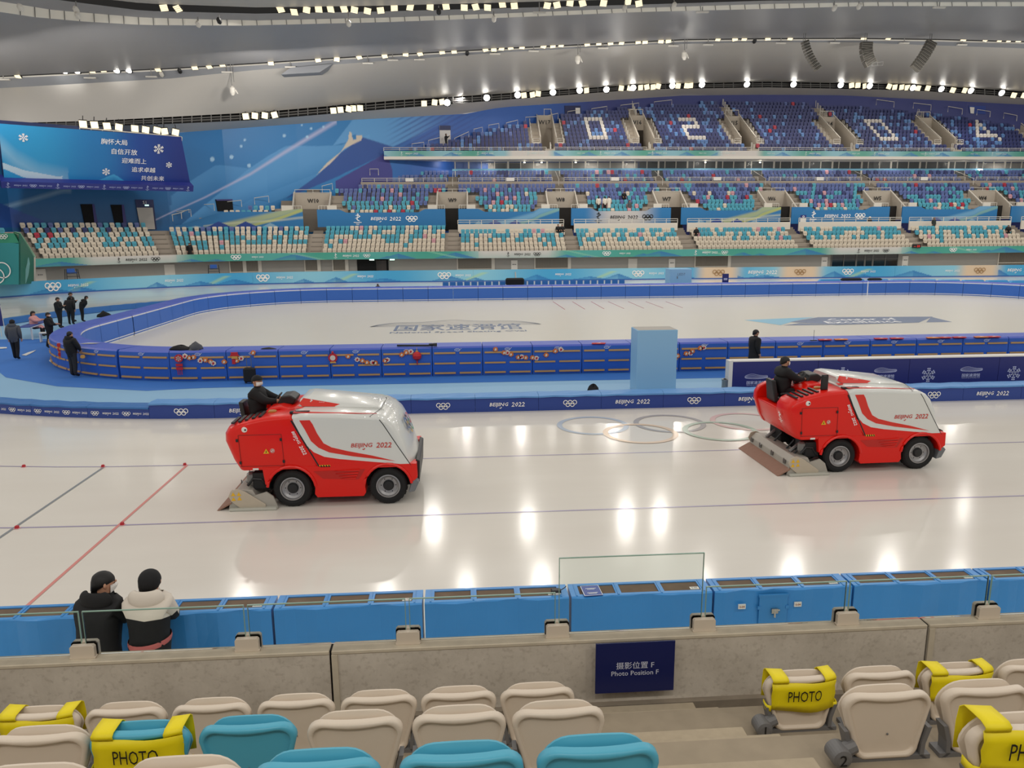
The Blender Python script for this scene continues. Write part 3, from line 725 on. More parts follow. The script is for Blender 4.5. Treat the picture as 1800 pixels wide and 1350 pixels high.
for k, (px, lab) in enumerate(((70, 'white door with a notice beside the green corner wall'), (298, 'plain white door between the two high chairs'), (1112, 'plain white door left of the pale cabinet'), (904, 'white notice board panel at the middle of the grey wall'), (1181, 'white notice board panel behind the pale cabinet'), (1449, 'white notice panel left of the glass doors'), (1591, 'white notice panel right of the glass doors'))):
    s = gx(px); wdt = 1.0 if k < 3 else .7; mb = MB()
    if k < 3: mb.box((-wdt/2, -1.0, 0), (wdt/2, 1.05, .05), 0, SF(s, .9, 1.02))
    else: mb.box((-wdt/2, -.95, 0), (wdt/2, 1.0, .05), 0, SF(s, .9, 1.0))
    o_ = mb.build('notice_board' if k >= 3 else 'plain_door', SIGNW if k >= 3 else DOORW); tag(o_, lab, 'door' if k < 3 else 'sign')
    M = SF(s, .82, 1.0); mb = MB()
    if k < 3: mb.ell((wdt*.36*(1 if k == 2 else -1), -.02, .03), (.05, .05, .05)); mb.build('handle', FRAMEM, o_)
    if k >= 3 or k == 0:
        mb = MB()
        for y in (.55, -.1): mb.stroke([(-.2, y), (-.06, y)], .09, 0, M); mb.stroke([(-.02, y), (.06, y)], .09, 0, M); mb.stroke([(.1, y), (.2, y)], .09, 0, M)
        mb.build('lettering', FRAMEM, o_)
# dark doorway
s0, s1 = gx(628), gx(683); mb = MB()
mb.loft([[tuple(S(s, o, z)) for s, o in ((s0, .86), (s1, .86), (s1, .8), (s0, .8))] for z in (0, 2.25)], True, True, 0)
o_ = mb.build('door_1', DARK); struct(o_)
mb = MB(); sm = s0+(s1-s0)*.62
mb.tube([S(s, .74, z) for s, z in ((sm, 0), (sm, 2.2))], .05, 6); mb.loft([[tuple(S(s, .74-.25*math.sin((s-sm)/(s1-sm)*3.1), z)) for s in srange(sm, s1-.2, .3)] for z in (.05, 2.15)], False, False)
mb.build('curtain', mat('curtain_dark', '3a3432', .6), o_)
for s in (s0+(s1-s0)*.5, s1+.5):
    mb = MB(); mb.box((-.25, -.06, 0), (.25, .06, .12), 0, SF(s, -.0, 2.24)); l_ = mb.build('exit_lamp', mat('green_lamp', 'bff0d8', .5, emit=3)); tag(l_, 'small pale green exit lamp above the dark doorway, '+('left one' if s < s1 else 'right one'), 'lamp')
# glass doors
s0, s1 = gx(1461), gx(1577); mb = MB()
GLASSD = mat('dark_glass', '15171a', .08, spec=.8)
mb.loft([[tuple(S(s, o, z)) for s, o in ((s0, .86), (s1, .86), (s1, .8), (s0, .8))] for z in (0, 2.28)], True, True, 0)
o_ = mb.build('door_2', GLASSD); struct(o_)
mb = MB()
for k in range(7): s = s0+(s1-s0)*(0, .18, .37, .5, .62, .81, 1)[k]; mb.tube([S(s, .76, 0), S(s, .76, 2.26)], .05 if k not in (2, 3, 4) else .1, 4)
mb.tube([S(s0, .76, 1.75), S(s1, .76, 1.75)], .03, 4); mb.build('door_frame', mat('door_frame_dark', '6f706e', .4), o_)
mb = MB(); mb.loft([[tuple(S(s, .75, z)) for s in srange(s0, s1)] for z in (.55, .72)], False); mb.build('blue_strip', mat('blue_strip', '4f86b0', .5), o_)

# ---- entrances (open concrete boxes with their numbers)
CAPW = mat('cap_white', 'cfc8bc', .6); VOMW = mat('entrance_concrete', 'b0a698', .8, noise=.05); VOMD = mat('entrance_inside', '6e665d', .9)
def SBOX(mb, s0, s1, o0, o1, z0, z1, mi=0):
    mb.loft([[tuple(S(s, o, z)) for s, o in ((s0, o0), (s1, o0), (s1, o1), (s0, o1))] for z in (z0, z1)], True, True, mi)
def rail(mb, pts, posts=True, mids=0, h=.9, r=.028):
    mb.tube(pts, r, 5)
    for m in range(1, mids+1): mb.tube([p-Vector((0, 0, h*m/(mids+1))) for p in pts], r*.8, 4)
    if posts:
        for p in pts: mb.tube([p, p-Vector((0, 0, h))], r, 5)
RAILM = mat('rail_white', 'd5d0c6', .45)
VN = ['W10', 'W9', 'W8', 'W7', 'W6', 'W5', 'W4']
for c, n in zip(VOMC, VN):
    hw = 1.72
    root = empty('stand_entrance', S(c, 7.2, 5.0), 'grey concrete stand entrance marked %s with dark passage below' % n, 'entrance')
    inv = Matrix.Translation(-root.location)
    def B(mb, name, m):
        mb.v = [tuple(Vector(p)-root.location) for p in mb.v]; return mb.build(name, m, root)
    mb = MB(); SBOX(mb, c-hw, c+hw, 11.2, 11.4, 7.85, 9.7); B(mb, 'header', VOMW)
    for sg in (-1, 1):
        mb = MB(); a, b = c+sg*hw, c+sg*(hw+.16)
        mb.loft([[tuple(S(s, o, z)) for o, z in ((7.9, 6.2), (7.9, 7.55), (11.4, 9.78), (11.4, 6.2))] for s in (min(a, b), max(a, b))], True, True)
        B(mb, 'side_wall', VOMW)
    mb = MB()
    for sg in (-1, 1):
        mb.tube([S(c+sg*(hw+.08), 7.85, 7.6), S(c+sg*(hw+.08), 11.4, 9.85)], .09, 5)
    mb.tube([S(c-hw, 11.2, 9.76), S(c+hw, 11.2, 9.76)], .05, 4)
    B(mb, 'coping', CAPW)
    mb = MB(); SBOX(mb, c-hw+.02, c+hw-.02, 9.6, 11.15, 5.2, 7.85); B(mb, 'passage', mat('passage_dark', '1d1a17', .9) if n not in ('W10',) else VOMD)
    mb = MB()
    for sg in (-1, 1):
        rail(mb, [S(c+sg*.85, 7.3, 8.15), S(c+sg*1.75, 7.3, 8.15)], True, 0, .55, .03)
        for q in (1.15, 1.45): mb.tube([S(c+sg*q, 7.3, 8.15), S(c+sg*q, 7.3, 7.6)], .018, 4)
    rail(mb, [S(c-hw, 11.3, 10.15), S(c, 11.3, 10.15), S(c+hw, 11.3, 10.15)], True, 0, .4, .03)
    B(mb, 'handrail', RAILM)
    mb = MB()
    for sg in (-1, 1): SBOX(mb, min(c+sg*1.75, c+sg*2.75), max(c+sg*1.75, c+sg*2.75), 7.15, 7.3, 7.5, 8.2)
    B(mb, 'white_panel', CAPW)
    mb = MB(); put(mb, n, SF(c-.02, 11.08, 8.85), 0, 0, None, .5, 0, .02, 0, 1); B(mb, 'number', BLACKM)
    # flights beside the entrance
    mb = MB()
    for sg in (-1, 1):
        for k in range(8):
            a, b = c+sg*(hw+.2), c+sg*(hw+1.25); SBOX(mb, min(a, b), max(a, b), 7.6+.45*k, 8.05+.45*k, 6.2, 6.95+.27*k)
    B(mb, 'side_steps', RISER)
    mb = MB(); SBOX(mb, c-.6, c+.6, 11.5, 13.6, 9.0, 10.2)
    for k in range(9): SBOX(mb, c-.6, c+.6, 13.0+.3*k, 13.3+.3*k, 9.8, 10.5+.17*k)
    B(mb, 'upper_steps', RISER)
    mb = MB(); mb.tube([S(c, 13.2, 10.6), S(c, 13.2, 11.4), S(c, 17, 12.6)], .04, 4); B(mb, 'centre_rail', RAILM)

# top tier entrances
TVC = [s_of(px, 14.2, 14.8) for px in (967, 1143, 1326, 1503, 1682, 1860)]
TVN = ['W17', 'W16', 'W15', 'W14', 'W13', 'W12']
for c, n in zip(TVC, TVN):
    root = empty('top_entrance', S(c, 16, 15), 'grey concrete top tier entrance ' + ('marked '+n if n in ('W17', 'W16', 'W15', 'W14') else 'second from the right edge' if n == 'W13' else 'at the right edge of the picture'), 'entrance')
    def B(mb, name, m):
        mb.v = [tuple(Vector(p)-root.location) for p in mb.v]; return mb.build(name, m, root)
    hw = .95
    for sg in (-1, 1):
        mb = MB(); a, b = c+sg*hw, c+sg*(hw+.14)
        mb.loft([[tuple(S(s, o, z)) for o, z in ((16.2, 15.0), (16.2, 16.6), (22.3, 20.3), (22.3, 15.0))] for s in (min(a, b), max(a, b))], True, True)
        B(mb, 'side_wall', VOMW)
    mb = MB(); SBOX(mb, c-hw, c+hw, 21.6, 21.8, 18.2, 20.1); B(mb, 'header', VOMW)
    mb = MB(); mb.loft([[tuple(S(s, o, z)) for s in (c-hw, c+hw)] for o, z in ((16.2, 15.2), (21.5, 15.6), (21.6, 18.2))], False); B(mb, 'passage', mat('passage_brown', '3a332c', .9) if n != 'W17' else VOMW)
    mb = MB()
    for sg in (-1, 1): mb.tube([S(c+sg*(hw+.07), 16.2, 16.75), S(c+sg*(hw+.07), 22.3, 20.5)], .07, 5)
    rail(mb, [S(c-hw, 22.2, 20.95), S(c, 22.2, 20.95), S(c+hw, 22.2, 20.95)], True, 0, .8, .04)
    B(mb, 'coping', CAPW)
    mb = MB()
    for sg in (-1, 1):
        for k in range(13):
            a, b = c+sg*(hw+.14), c+sg*(hw+1.05); SBOX(mb, min(a, b), max(a, b), 16.3+.43*k, 16.75+.43*k, 15, 15.7+.28*k)
    for k in range(8): SBOX(mb, c-.6, c+.6, 22.3+.43*k, 22.75+.43*k, 18, 19.75+.28*k)
    SBOX(mb, c-.6, c+.6, 14.1, 16.1, 14.2, 15.1)
    B(mb, 'steps', VOMW)
    mb = MB()
    for sg in (-1, 1): SBOX(mb, min(c+sg*(hw+.1), c+sg*(hw+1.1)), max(c+sg*(hw+.1), c+sg*(hw+1.1)), 16.0, 16.12, 15.3, 16.1)
    B(mb, 'white_panel', CAPW)
    mb = MB()
    for sg in (-1, 1):
        for k in range(6):
            s = c+sg*(hw+1.08); p = S(s, 16.5+.95*k, 16.5+.62*k); mb.tube([p-Vector((0, 0, .9)), p, S(s, 16.85+.95*k, 16.6+.62*k), S(s, 16.85+.95*k, 15.7+.62*k)], .04, 4)
        rail(mb, [S(c+sg*(hw+.15), 16.05, 16.55), S(c+sg*(hw+1.05), 16.05, 16.55)], True, 1, .5, .03)
    for k in range(5): p = S(c+.1, 22.7+.75*k, 21.0+.47*k); mb.tube([p-Vector((0, 0, .9)), p, S(c+.1, 23.0+.75*k, 21.1+.47*k), S(c+.1, 23.0+.75*k, 20.3+.47*k)], .04, 4)
    for k in range(2): p = S(c+.15, 14.6+.7*k, 15.7+.3*k); mb.tube([p-Vector((0, 0, .9)), p, S(c+.15, 14.9+.7*k, 15.75+.3*k), S(c+.15, 14.9+.7*k, 14.9+.3*k)], .04, 4)
    B(mb, 'handrail', RAILM)
    if n in ('W17', 'W16', 'W15', 'W14'):
        mb = MB(); put(mb, n, SF(c-(0 if n == 'W17' else .15), 21.55, 19.2), 0, 0, None, .55, 0, .02, 0, 1); B(mb, 'number', BLACKM)

# white parapets with rails in front of the wheelchair walkway, ledge rails, top tier rail
PARW = mat('parapet_white', 'd3ccc0', .6)
PARL = ['white parapet with rail between entrances W9 and W8, below the mountain banner', 'white parapet with rail below the grey middled banner', 'white parapet with rail between entrances W7 and W6', 'white parapet with rail between entrances W6 and W5', 'white parapet with rail behind the standing dark figure, between W5 and W4', 'white parapet with rail at the right edge beyond W4']
PO = 5.25; zp0, zp1 = at_y(900, 402, S(6, PO, 0).y).z, at_y(900, 393.5, S(6, PO, 0).y).z; zr = at_y(900, 386.5, S(6, PO, 0).y).z
for (a, b), lab in zip(((805, 991), (1009, 1191), (1208, 1389), (1404, 1584), (1598, 1777), (1795, 1975)), PARL):
    s0, s1 = s_of(a, PO, zp0), s_of(b, PO, zp0); mb = MB(); SBOX(mb, s0, s1, PO, PO+.15, zp0-.5, zp1)
    o_ = tag(mb.build('walkway_parapet', PARW), lab, 'parapet')
    mb = MB(); pts = [S(s, PO+.07, zr) for s in srange(s0, s1, 1.5)]; rail(mb, pts, True, 1, zr-zp1, .035); mb.build('handrail', RAILM, o_)
LEDL = ['white rail on the concrete ledge left of entrance W9', 'white rail on the concrete ledge between W9 and W8', 'white rail on the concrete ledge between W8 and W7', 'white rail on the concrete ledge between W7 and W6', 'white rail on the concrete ledge between W6 and W5', 'white rail on the concrete ledge between W5 and W4', 'white rail on the concrete ledge right of W4']
lb = [s_of(636, 13.8, 11.2)]+[x for c in VOMC[1:7] for x in (c-.75, c+.75)]+[84]
for k in range(7):
    s0, s1 = lb[2*k], lb[2*k+1]; mb = MB(); rail(mb, [S(s, 13.85, 11.62) for s in srange(s0, s1, 1.6)], True, 1, .45, .035)
    o_ = tag(mb.build('ledge_rail', RAILM), LEDL[k], 'railing')
    mb = MB(); s = s0+(s1-s0)*.55; mb.box((-.5, -.2, 0), (.5, .2, .04), 0, SF(s, 13.8, 11.42)); mb.build('white_placard', SIGNW, o_)
tb = [sT0]+[x for c in TVC for x in (c-.5, c+.5)]+[84]
for k in range(6):
    s0, s1 = tb[2*k], tb[2*k+1]; mb = MB(); rail(mb, [S(s, 14.1, 15.28) for s in srange(s0, s1, 1.8)], True, 1, .42, .032)
    tag(mb.build('tier_rail', RAILM), ['white rail along the top tier front, leftmost stretch', 'white rail along the top tier front between W17 and W16', 'white rail along the top tier front between W16 and W15', 'white rail along the top tier front between W15 and W14', 'white rail along the top tier front right of W14', 'white rail along the top tier front, rightmost stretch'][k], 'railing')

# glazed rooms under the top tier, area lights added to brighten soffit and rooms
for px in (700, 780, 860, 950, 1040, 1110, 1240, 1336, 1450, 1570, 1690, 1760):
    p = S(s_of(px, 16.3, 13.7), 15.6, 13.7); q = S(s_of(px, 16.3, 13.7), 17.2, 12.0); area('tier_fill_light', p, q, .5, .5, 22)
    if px < 1120 or px > 1720: p = S(s_of(px, 18.6, 13.7), 18.4, 13.75); area('lounge_fill_light', p, p+Vector((0, .2, -2)), .8, .5, 45)

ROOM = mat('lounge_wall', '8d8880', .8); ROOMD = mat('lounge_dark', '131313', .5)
s1_ = s_of(1127, 17.5, 13); s2_ = s_of(1712, 17.5, 13)
s0_ = s_of(676, 17.5, 13)
mb = strip([(19.5, 11.5), (19.5, 13.86)], s0_, s1_); strip([(19.5, 11.5), (19.5, 13.86)], s2_, SMAX, 2, 0, mb)
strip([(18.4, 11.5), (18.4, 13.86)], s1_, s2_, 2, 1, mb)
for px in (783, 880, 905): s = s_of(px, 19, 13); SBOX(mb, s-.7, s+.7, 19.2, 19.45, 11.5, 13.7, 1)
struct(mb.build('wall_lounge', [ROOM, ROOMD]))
mb = MB(); s = s0_
k = 0
while s < SMAX:
    SBOX(mb, s, s+(.22 if k % 3 == 0 else .1), 17.5, 17.6, 11.6, 13.86); s += (.95, 1.55, 1.55)[k % 3] if s > s1_ else 1.7; k += 1
struct(mb.build('window_frames', FRMW))
mb = strip([(17.48, 12.72), (17.48, 12.98)], s0_, SMAX); struct(mb.build('window_strip', mat('blue_film', '86c4e8', .5, noise=.35, nscale=.9)))
mb = strip([(17.55, 11.6), (17.55, 13.86)], s0_, SMAX)
struct(mb.build('window_1', mat('lounge_glass', 'dfe6e8', .02, alpha=.12, spec=.6)))
mb = MB()
for px, y in ((922, 280.5), (952, 281), (1012, 281), (1240, 281.5), (1336, 285)):
    o_ = None; mb = MB(); s = s_of(px, 16.5, 13.7); p = S(s, 16.5, 13.72); mb.lathe([(.03, .0), (.12, -.05), (.12, -.1), (.02, -.12)], 10, 0, Matrix.Translation(p)); l_ = mb.build('ceiling_spot', mat('spot_lit', 'fff6e0', .4, emit=12))
    tag(l_, {922: 'lit spot lamp under the top tier, leftmost of the five', 952: 'lit spot lamp under the top tier, second from left', 1012: 'lit spot lamp under the top tier above entrance W8', 1240: 'lit spot lamp under the top tier below W16', 1336: 'lit spot lamp under the top tier, rightmost of the five'}[px], 'lamp')
mb = MB(); mb.box((-.35, -.25, 0), (.35, .25, .06), 0, SF(s_of(1722, 17, 12.4), 17.0, 12.62)); tag(mb.build('bright_screen', mat('screen_lit', 'f4fbff', .4, emit=4)), 'bright lit screen behind the seats at far right under the top tier', 'screen')

# ================================================================== FAR SEATS
def rr(w, z0, z1, r, n=3):
    pts = []
    for cx, cz, a in ((w/2-r, z1-r, 0), (-w/2+r, z1-r, 90)):
        for k in range(n+1): t = math.radians(a+90*k/n); pts.append((cx+r*math.cos(t), cz+r*math.sin(t)))
    for cx, cz, a in ((-w/2*.86+r*.6, z0+r*.6, 180), (w/2*.86-r*.6, z0+r*.6, 270)):
        for k in range(2): t = math.radians(a+90*k); pts.append((cx+r*.6*math.cos(t), cz+r*.6*math.sin(t)))
    return pts
def far_seat_geo():
    mb = MB()
    mb.prism(rr(.45, .40, .87, .1), 0, .05, 'y', 0)
    mb.prism(rr(.42, .34, .74, .09), -.14, -.06, 'y', 0)
    mb.prism(rr(.30, .52, .66, .05), -.150, -.139, 'y', 1)
    mb.box((-.18, -.03, .0), (.18, .03, .42), 2)
    return mb.v, mb.f, mb.m
GV, GF, GM = far_seat_geo()
SEATC = dict(white=('d6cbb9', 'c4b8a6'), turquoise=('4fa3b8', '4494aa'), blue=('5a6ba2', '4c5c92'), navy=('333c72', '2b3364'), pink=('cd9aa4', 'bd8a94'), red=('b02f45', 'a0273c'), skyblue=('5f88c0', '527ab0'), top_white=('dcd6cf', 'd0c9c2'))
CN = list(SEATC); SMATS = []
for n in CN: SMATS += [mat('seat_'+n, SEATC[n][0], .45), mat('seat_inset_'+n, SEATC[n][1], .5)]
SMATS.append(mat('seat_foot', '4a4641', .8)); IFOOT = len(SMATS)-1
SEAT_ME = {}
def seat_mesh(c):
    if c not in SEAT_ME:
        me = bpy.data.meshes.new('stadium_seat'); me.from_pydata(GV, [], GF)
        i = CN.index(c); [me.materials.append(m) for m in (SMATS[2*i], SMATS[2*i+1], SMATS[IFOOT])]
        me.polygons.foreach_set('material_index', GM); me.update(); SEAT_ME[c] = me
    return SEAT_ME[c]
def pick(w): 
    r = R_.random()*sum(w.values())
    for k, v in w.items():
        r -= v
        if r <= 0: return k
    return k
BIG = dict(v=[], f=[], m=[])
GVn = np.array(GV)
def put_seat(s, o, zf, c, label=None, group=None):
    P = S(s, o, zf); a = S_ang(s)
    if label:
        ob = bpy.data.objects.new('stadium_seat', seat_mesh(c)); COL.objects.link(ob); ob.location = P; ob.rotation_euler = (0, 0, a)
        tag(ob, label, 'seat', group); return
    n = len(BIG['v'])*len(GV); ca, sa = math.cos(a), math.sin(a)
    v = GVn.copy(); v[:, 0] = GVn[:, 0]*ca-GVn[:, 1]*sa+P.x; v[:, 1] = GVn[:, 0]*sa+GVn[:, 1]*ca+P.y; v[:, 2] += P.z
    BIG['v'].append(v); BIG['f'].extend([tuple(i+n for i in f) for f in GF])
    i = CN.index(c); BIG['m'].extend([2*i if m == 0 else 2*i+1 if m == 1 else IFOOT for m in GM])
def row(s0, s1, o, zf, w, pitch=.505, gaps=(), lab=None, special=None):
    n = int((s1-s0-.1)/pitch); st = s0+((s1-s0)-n*pitch)/2
    for i in range(n):
        s = st+pitch*(i+.5)
        if any(a < s < b for a, b in gaps): continue
        c = special(s, i) if special else None
        c = c or pick(w)
        if lab: put_seat(s, o, zf, c, lab[0] % (c, ordn(i+1)), lab[1])
        else: put_seat(s, o, zf, c)
W0 = dict(white=1); W1 = dict(white=.94, turquoise=.06)
W2 = dict(white=.52, turquoise=.44, pink=.04); W3 = dict(white=.4, turquoise=.56, pink=.04)
WS = [dict(white=.97, turquoise=.03), dict(white=.95, turquoise=.05), dict(white=.52, turquoise=.46, red=.03), dict(white=.48, turquoise=.52), dict(white=.45, turquoise=.52, red=.03), dict(white=.34, turquoise=.3, blue=.2, navy=.16), dict(white=.3, turquoise=.32, blue=.22, navy=.16)]
BL = ['in the corner block left of the plain doorway', 'in the far block below the blue mountain banner']
# two nearest blocks of the far stand: every seat on its own
for k in range(7):
    row(LS[0][1]+.1, LS[1][0]-.1, LOWO(k), LOWF(k), WS[k], .51, (), ('%s seat, '+'%s from left, '+ordn(k+1)+' row of the block below door S1', 'seats in the corner block of the far stand'))
for k in range(6):
    w = [W0, W1, W2, W2, W3, dict(white=.55, turquoise=.38, blue=.07)][k]
    row(LS[1][1]+.1, LS[2][0]-.1, LOWO(k), LOWF(k), w, .51, (), ('%s seat, '+'%s from left, '+ordn(k+1)+' row of block left of W10 steps', 'seats in the far block beside the W10 steps'))
# left edge beyond the first steps
for k in range(4, 7): row(LS[0][0]-3.2, LS[0][0]-.1, LOWO(k), LOWF(k), WS[k], .51)
for b in range(2, 8):
    s0, s1 = LS[b][1], LS[b+1][0]
    nr = 6 if b == 2 else 5
    for k in range(nr): row(s0+.05, s1-.05, LOWO(k), LOWF(k), [W0, W1, W2, W3, W3 if nr == 6 else dict(white=.3, turquoise=.67, pink=.03), W3][k])
# middle tier
WM = [dict(white=.33, turquoise=.55, pink=.06, red=.04), dict(turquoise=.68, white=.16, pink=.06, red=.05, blue=.08), dict(turquoise=.6, blue=.3, pink=.05, red=.04), dict(blue=.55, navy=.08, turquoise=.3, pink=.04, red=.03), dict(blue=.6, navy=.12, turquoise=.22, white=.03, pink=.03), dict(blue=.66, navy=.12, turquoise=.16, pink=.03, red=.02), dict(blue=.64, navy=.16, turquoise=.16, pink=.02, red=.02)]
MSTART = [390, 410, 446, None, None, None, 628]
for k in range(7):
    gaps = [(c-3.0, c+3.0) if k < 5 else (c-.7, c+.7) for c in VOMC]
    if k == 0: gaps = [(c-4.2, c+4.2) for c in VOMC]
    if k == 1: gaps = [(c-3.6, c+3.6) for c in VOMC]
    st = [388, 432, 487, 575, 575, 585, 626][k]
    wk = WM[k]
    row(s_of(st, MIDO(k), MIDF(k)+.8), 84, MIDO(k), MIDF(k), wk, .505, gaps)
for k in range(3):
    row(s_of([686, 686, 676][k], UPO(k), UPF(k)+.7), 84, UPO(k), UPF(k), dict(blue=.74, navy=.14, turquoise=.07, red=.02, pink=.03), .51, [(c-.75, c+.75) for c in VOMC])
# top tier with its white numerals
TST = [721, 748, 790, 806, 827, 856, 885, 920, 968, 988, 1030, 1083, 1140, 1232]
TEN = [None]*8+[1800, 1755, 1704, 1648, 1588, 1488]
dig = [(s_of(1054.6, TOPO(3), TOPF(3)+.7), {8: (-2, -1, 0, 1, 2), 7: (-2, 2), 6: (-2, 2), 5: (-2, 2), 4: (-2, 2), 3: (-2, -1, 0, 1, 2)}),
       (s_of(1227.6, TOPO(3), TOPF(3)+.7), {8: (-2, -1, 0, 1, 2), 7: (2,), 6: (-2, -1, 0, 1, 2), 5: (-2,), 4: (-2,), 3: (-2, -1, 0, 1, 2)}),
       (s_of(1564, TOPO(3), TOPF(3)+.7), {8: (-2, -1, 0, 1, 2), 7: (-2, 2), 6: (-2, 2), 5: (-2, 2), 4: (-2, 2), 3: (-2, -1, 0, 1, 2)}),
       (s_of(1717, TOPO(8), TOPF(8)+.7), {8: (0,), 7: (-1, 0), 6: (-2, 0), 5: (-3, 0), 4: (-4, -3, -2, -1, 0, 1), 3: (1,)})]
for k in range(14):
    gaps = [(c-.65, c+.65) if k < 2 or k > 8 else (c-2.25, c+2.25) for c in TVC]
    # seats on one common grid so that the numerals line up
    s0 = s_of(TST[k], TOPO(k), TOPF(k)+.7); s1 = s_of(TEN[k], TOPO(k), TOPF(k)+.7) if TEN[k] else 84
    for i in range(int(math.ceil(s0/.52)), int(s1/.52)):
        s = i*.52
        if any(a < s < b for a, b in gaps): continue
        c = None
        for cs, pat in dig:
            if k in pat and (i-round(cs/.52)) in pat[k]: c = 'top_white'
        put_seat(s, TOPO(k), TOPF(k), c or pick(dict(navy=.76, skyblue=.17 if k < 11 else .05, red=.012, blue=.05)))
V = np.concatenate(BIG['v']); me = bpy.data.meshes.new('stand_seats')
me.from_pydata(V.tolist(), [], BIG['f'])
for m in SMATS: me.materials.append(m)
me.polygons.foreach_set('material_index', BIG['m']); me.update()
o_ = bpy.data.objects.new('stand_seats', me); COL.objects.link(o_); tag(o_, 'rows of blue, turquoise and white seats filling the far stand beyond the nearest blocks', 'seats'); o_['kind'] = 'stuff'

# stepped white rails along the wall ends of the rows
mb = None
def hoop(px0, py0, px1, py1, drop, lab):
    a = at_y(px0, py0, wall_y((px0+px1)/2)-.8); b = at_y(px1, py1, wall_y((px0+px1)/2)-.8); mb = MB()
    mb.tube([a-Vector((0, 0, drop)), a, b, b-Vector((0, 0, drop))], .04, 5); tag(mb.build('wall_rail', RAILM), lab, 'railing', 'white rails at the row ends along the painted wall')
HP = [(290, 375, 335, 368.5), (350, 234+126, 376, 229.5+129), (396, 355, 424, 352), (447, 348, 472, 344.5), (566, 327, 584, 322.5), (650, 297, 665, 297), (724, 253, 745, 250), (753, 247, 774, 241.5), (799, 243, 824, 231.5), (833, 227, 848, 223.5), (859, 220, 877, 217), (890, 216, 910, 211), (924, 206, 944, 205), (959, 204, 981, 199), (998, 196, 1019, 193), (1040, 191, 1067, 187), (1091, 185, 1123, 181), (1150, 179, 1181, 175.5), (1541, 175, 1572, 179), (1606, 181, 1637, 184.5), (1667, 187, 1692, 191.5), (1718, 192.5, 1741, 196), (1765, 198.5, 1788, 203)]
for k, (a, b, c, d) in enumerate(HP): hoop(a, b, c, d, .75, 'white hooped rail at a row end against the painted wall, %s from the left' % ordn(k+1))

# ================================================================== RINK FENCE
PADB = mat('pad_blue', '2b5fbc', .42, noise=.06, nscale=2, bump=.25, bscale=2.5); PADT = mat('pad_top_blue', '4a5fc0', .4, noise=.03, nscale=2)
PADI = mat('pad_inner_blue', '3068c4', .45); WOOD = mat('pad_slat_tan', 'c99a5c', .6); PSTR = mat('fence_white_stripe', 'dfe3ee', .4); PTIE = mat('slat_gap_blue', '17357a', .6)
def fence_curve(n=24):
    """inner line, outer line as dense lists, starting at the left side going counter-clockwise"""
    mid = rink_path(0, n); pts = []
    for i in range(len(mid)):
        a = Vector((mid[i][0], mid[i][1], 0)); b = Vector((mid[(i+1) % len(mid)][0], mid[(i+1) % len(mid)][1], 0))
        d = (b-a).length; m = max(1, int(d/.35))
        for k in range(m): pts.append(a.lerp(b, k/m))
    return pts
FC = fence_curve(); NF = len(FC)
FL = [0]
for i in range(NF): FL.append(FL[-1]+(FC[(i+1) % NF]-FC[i]).length)
FTOT = FL[-1]
def fpt(L):
    L = L % FTOT; i = int(np.searchsorted(FL, L, side='right')-1); i = min(i, NF-1)
    a, b = FC[i], FC[(i+1) % NF]; p = a.lerp(b, (L-FL[i])/max(1e-6, FL[i+1]-FL[i]))
    a2, b2 = FC[(i-1) % NF], FC[(i+2) % NF]; t = (b2-a2).normalized(); return p, Vector((t.y, -t.x, 0)), t
FZ = 1.13; FTH = 1.2
X843 = at_z(843, 665, 0).x
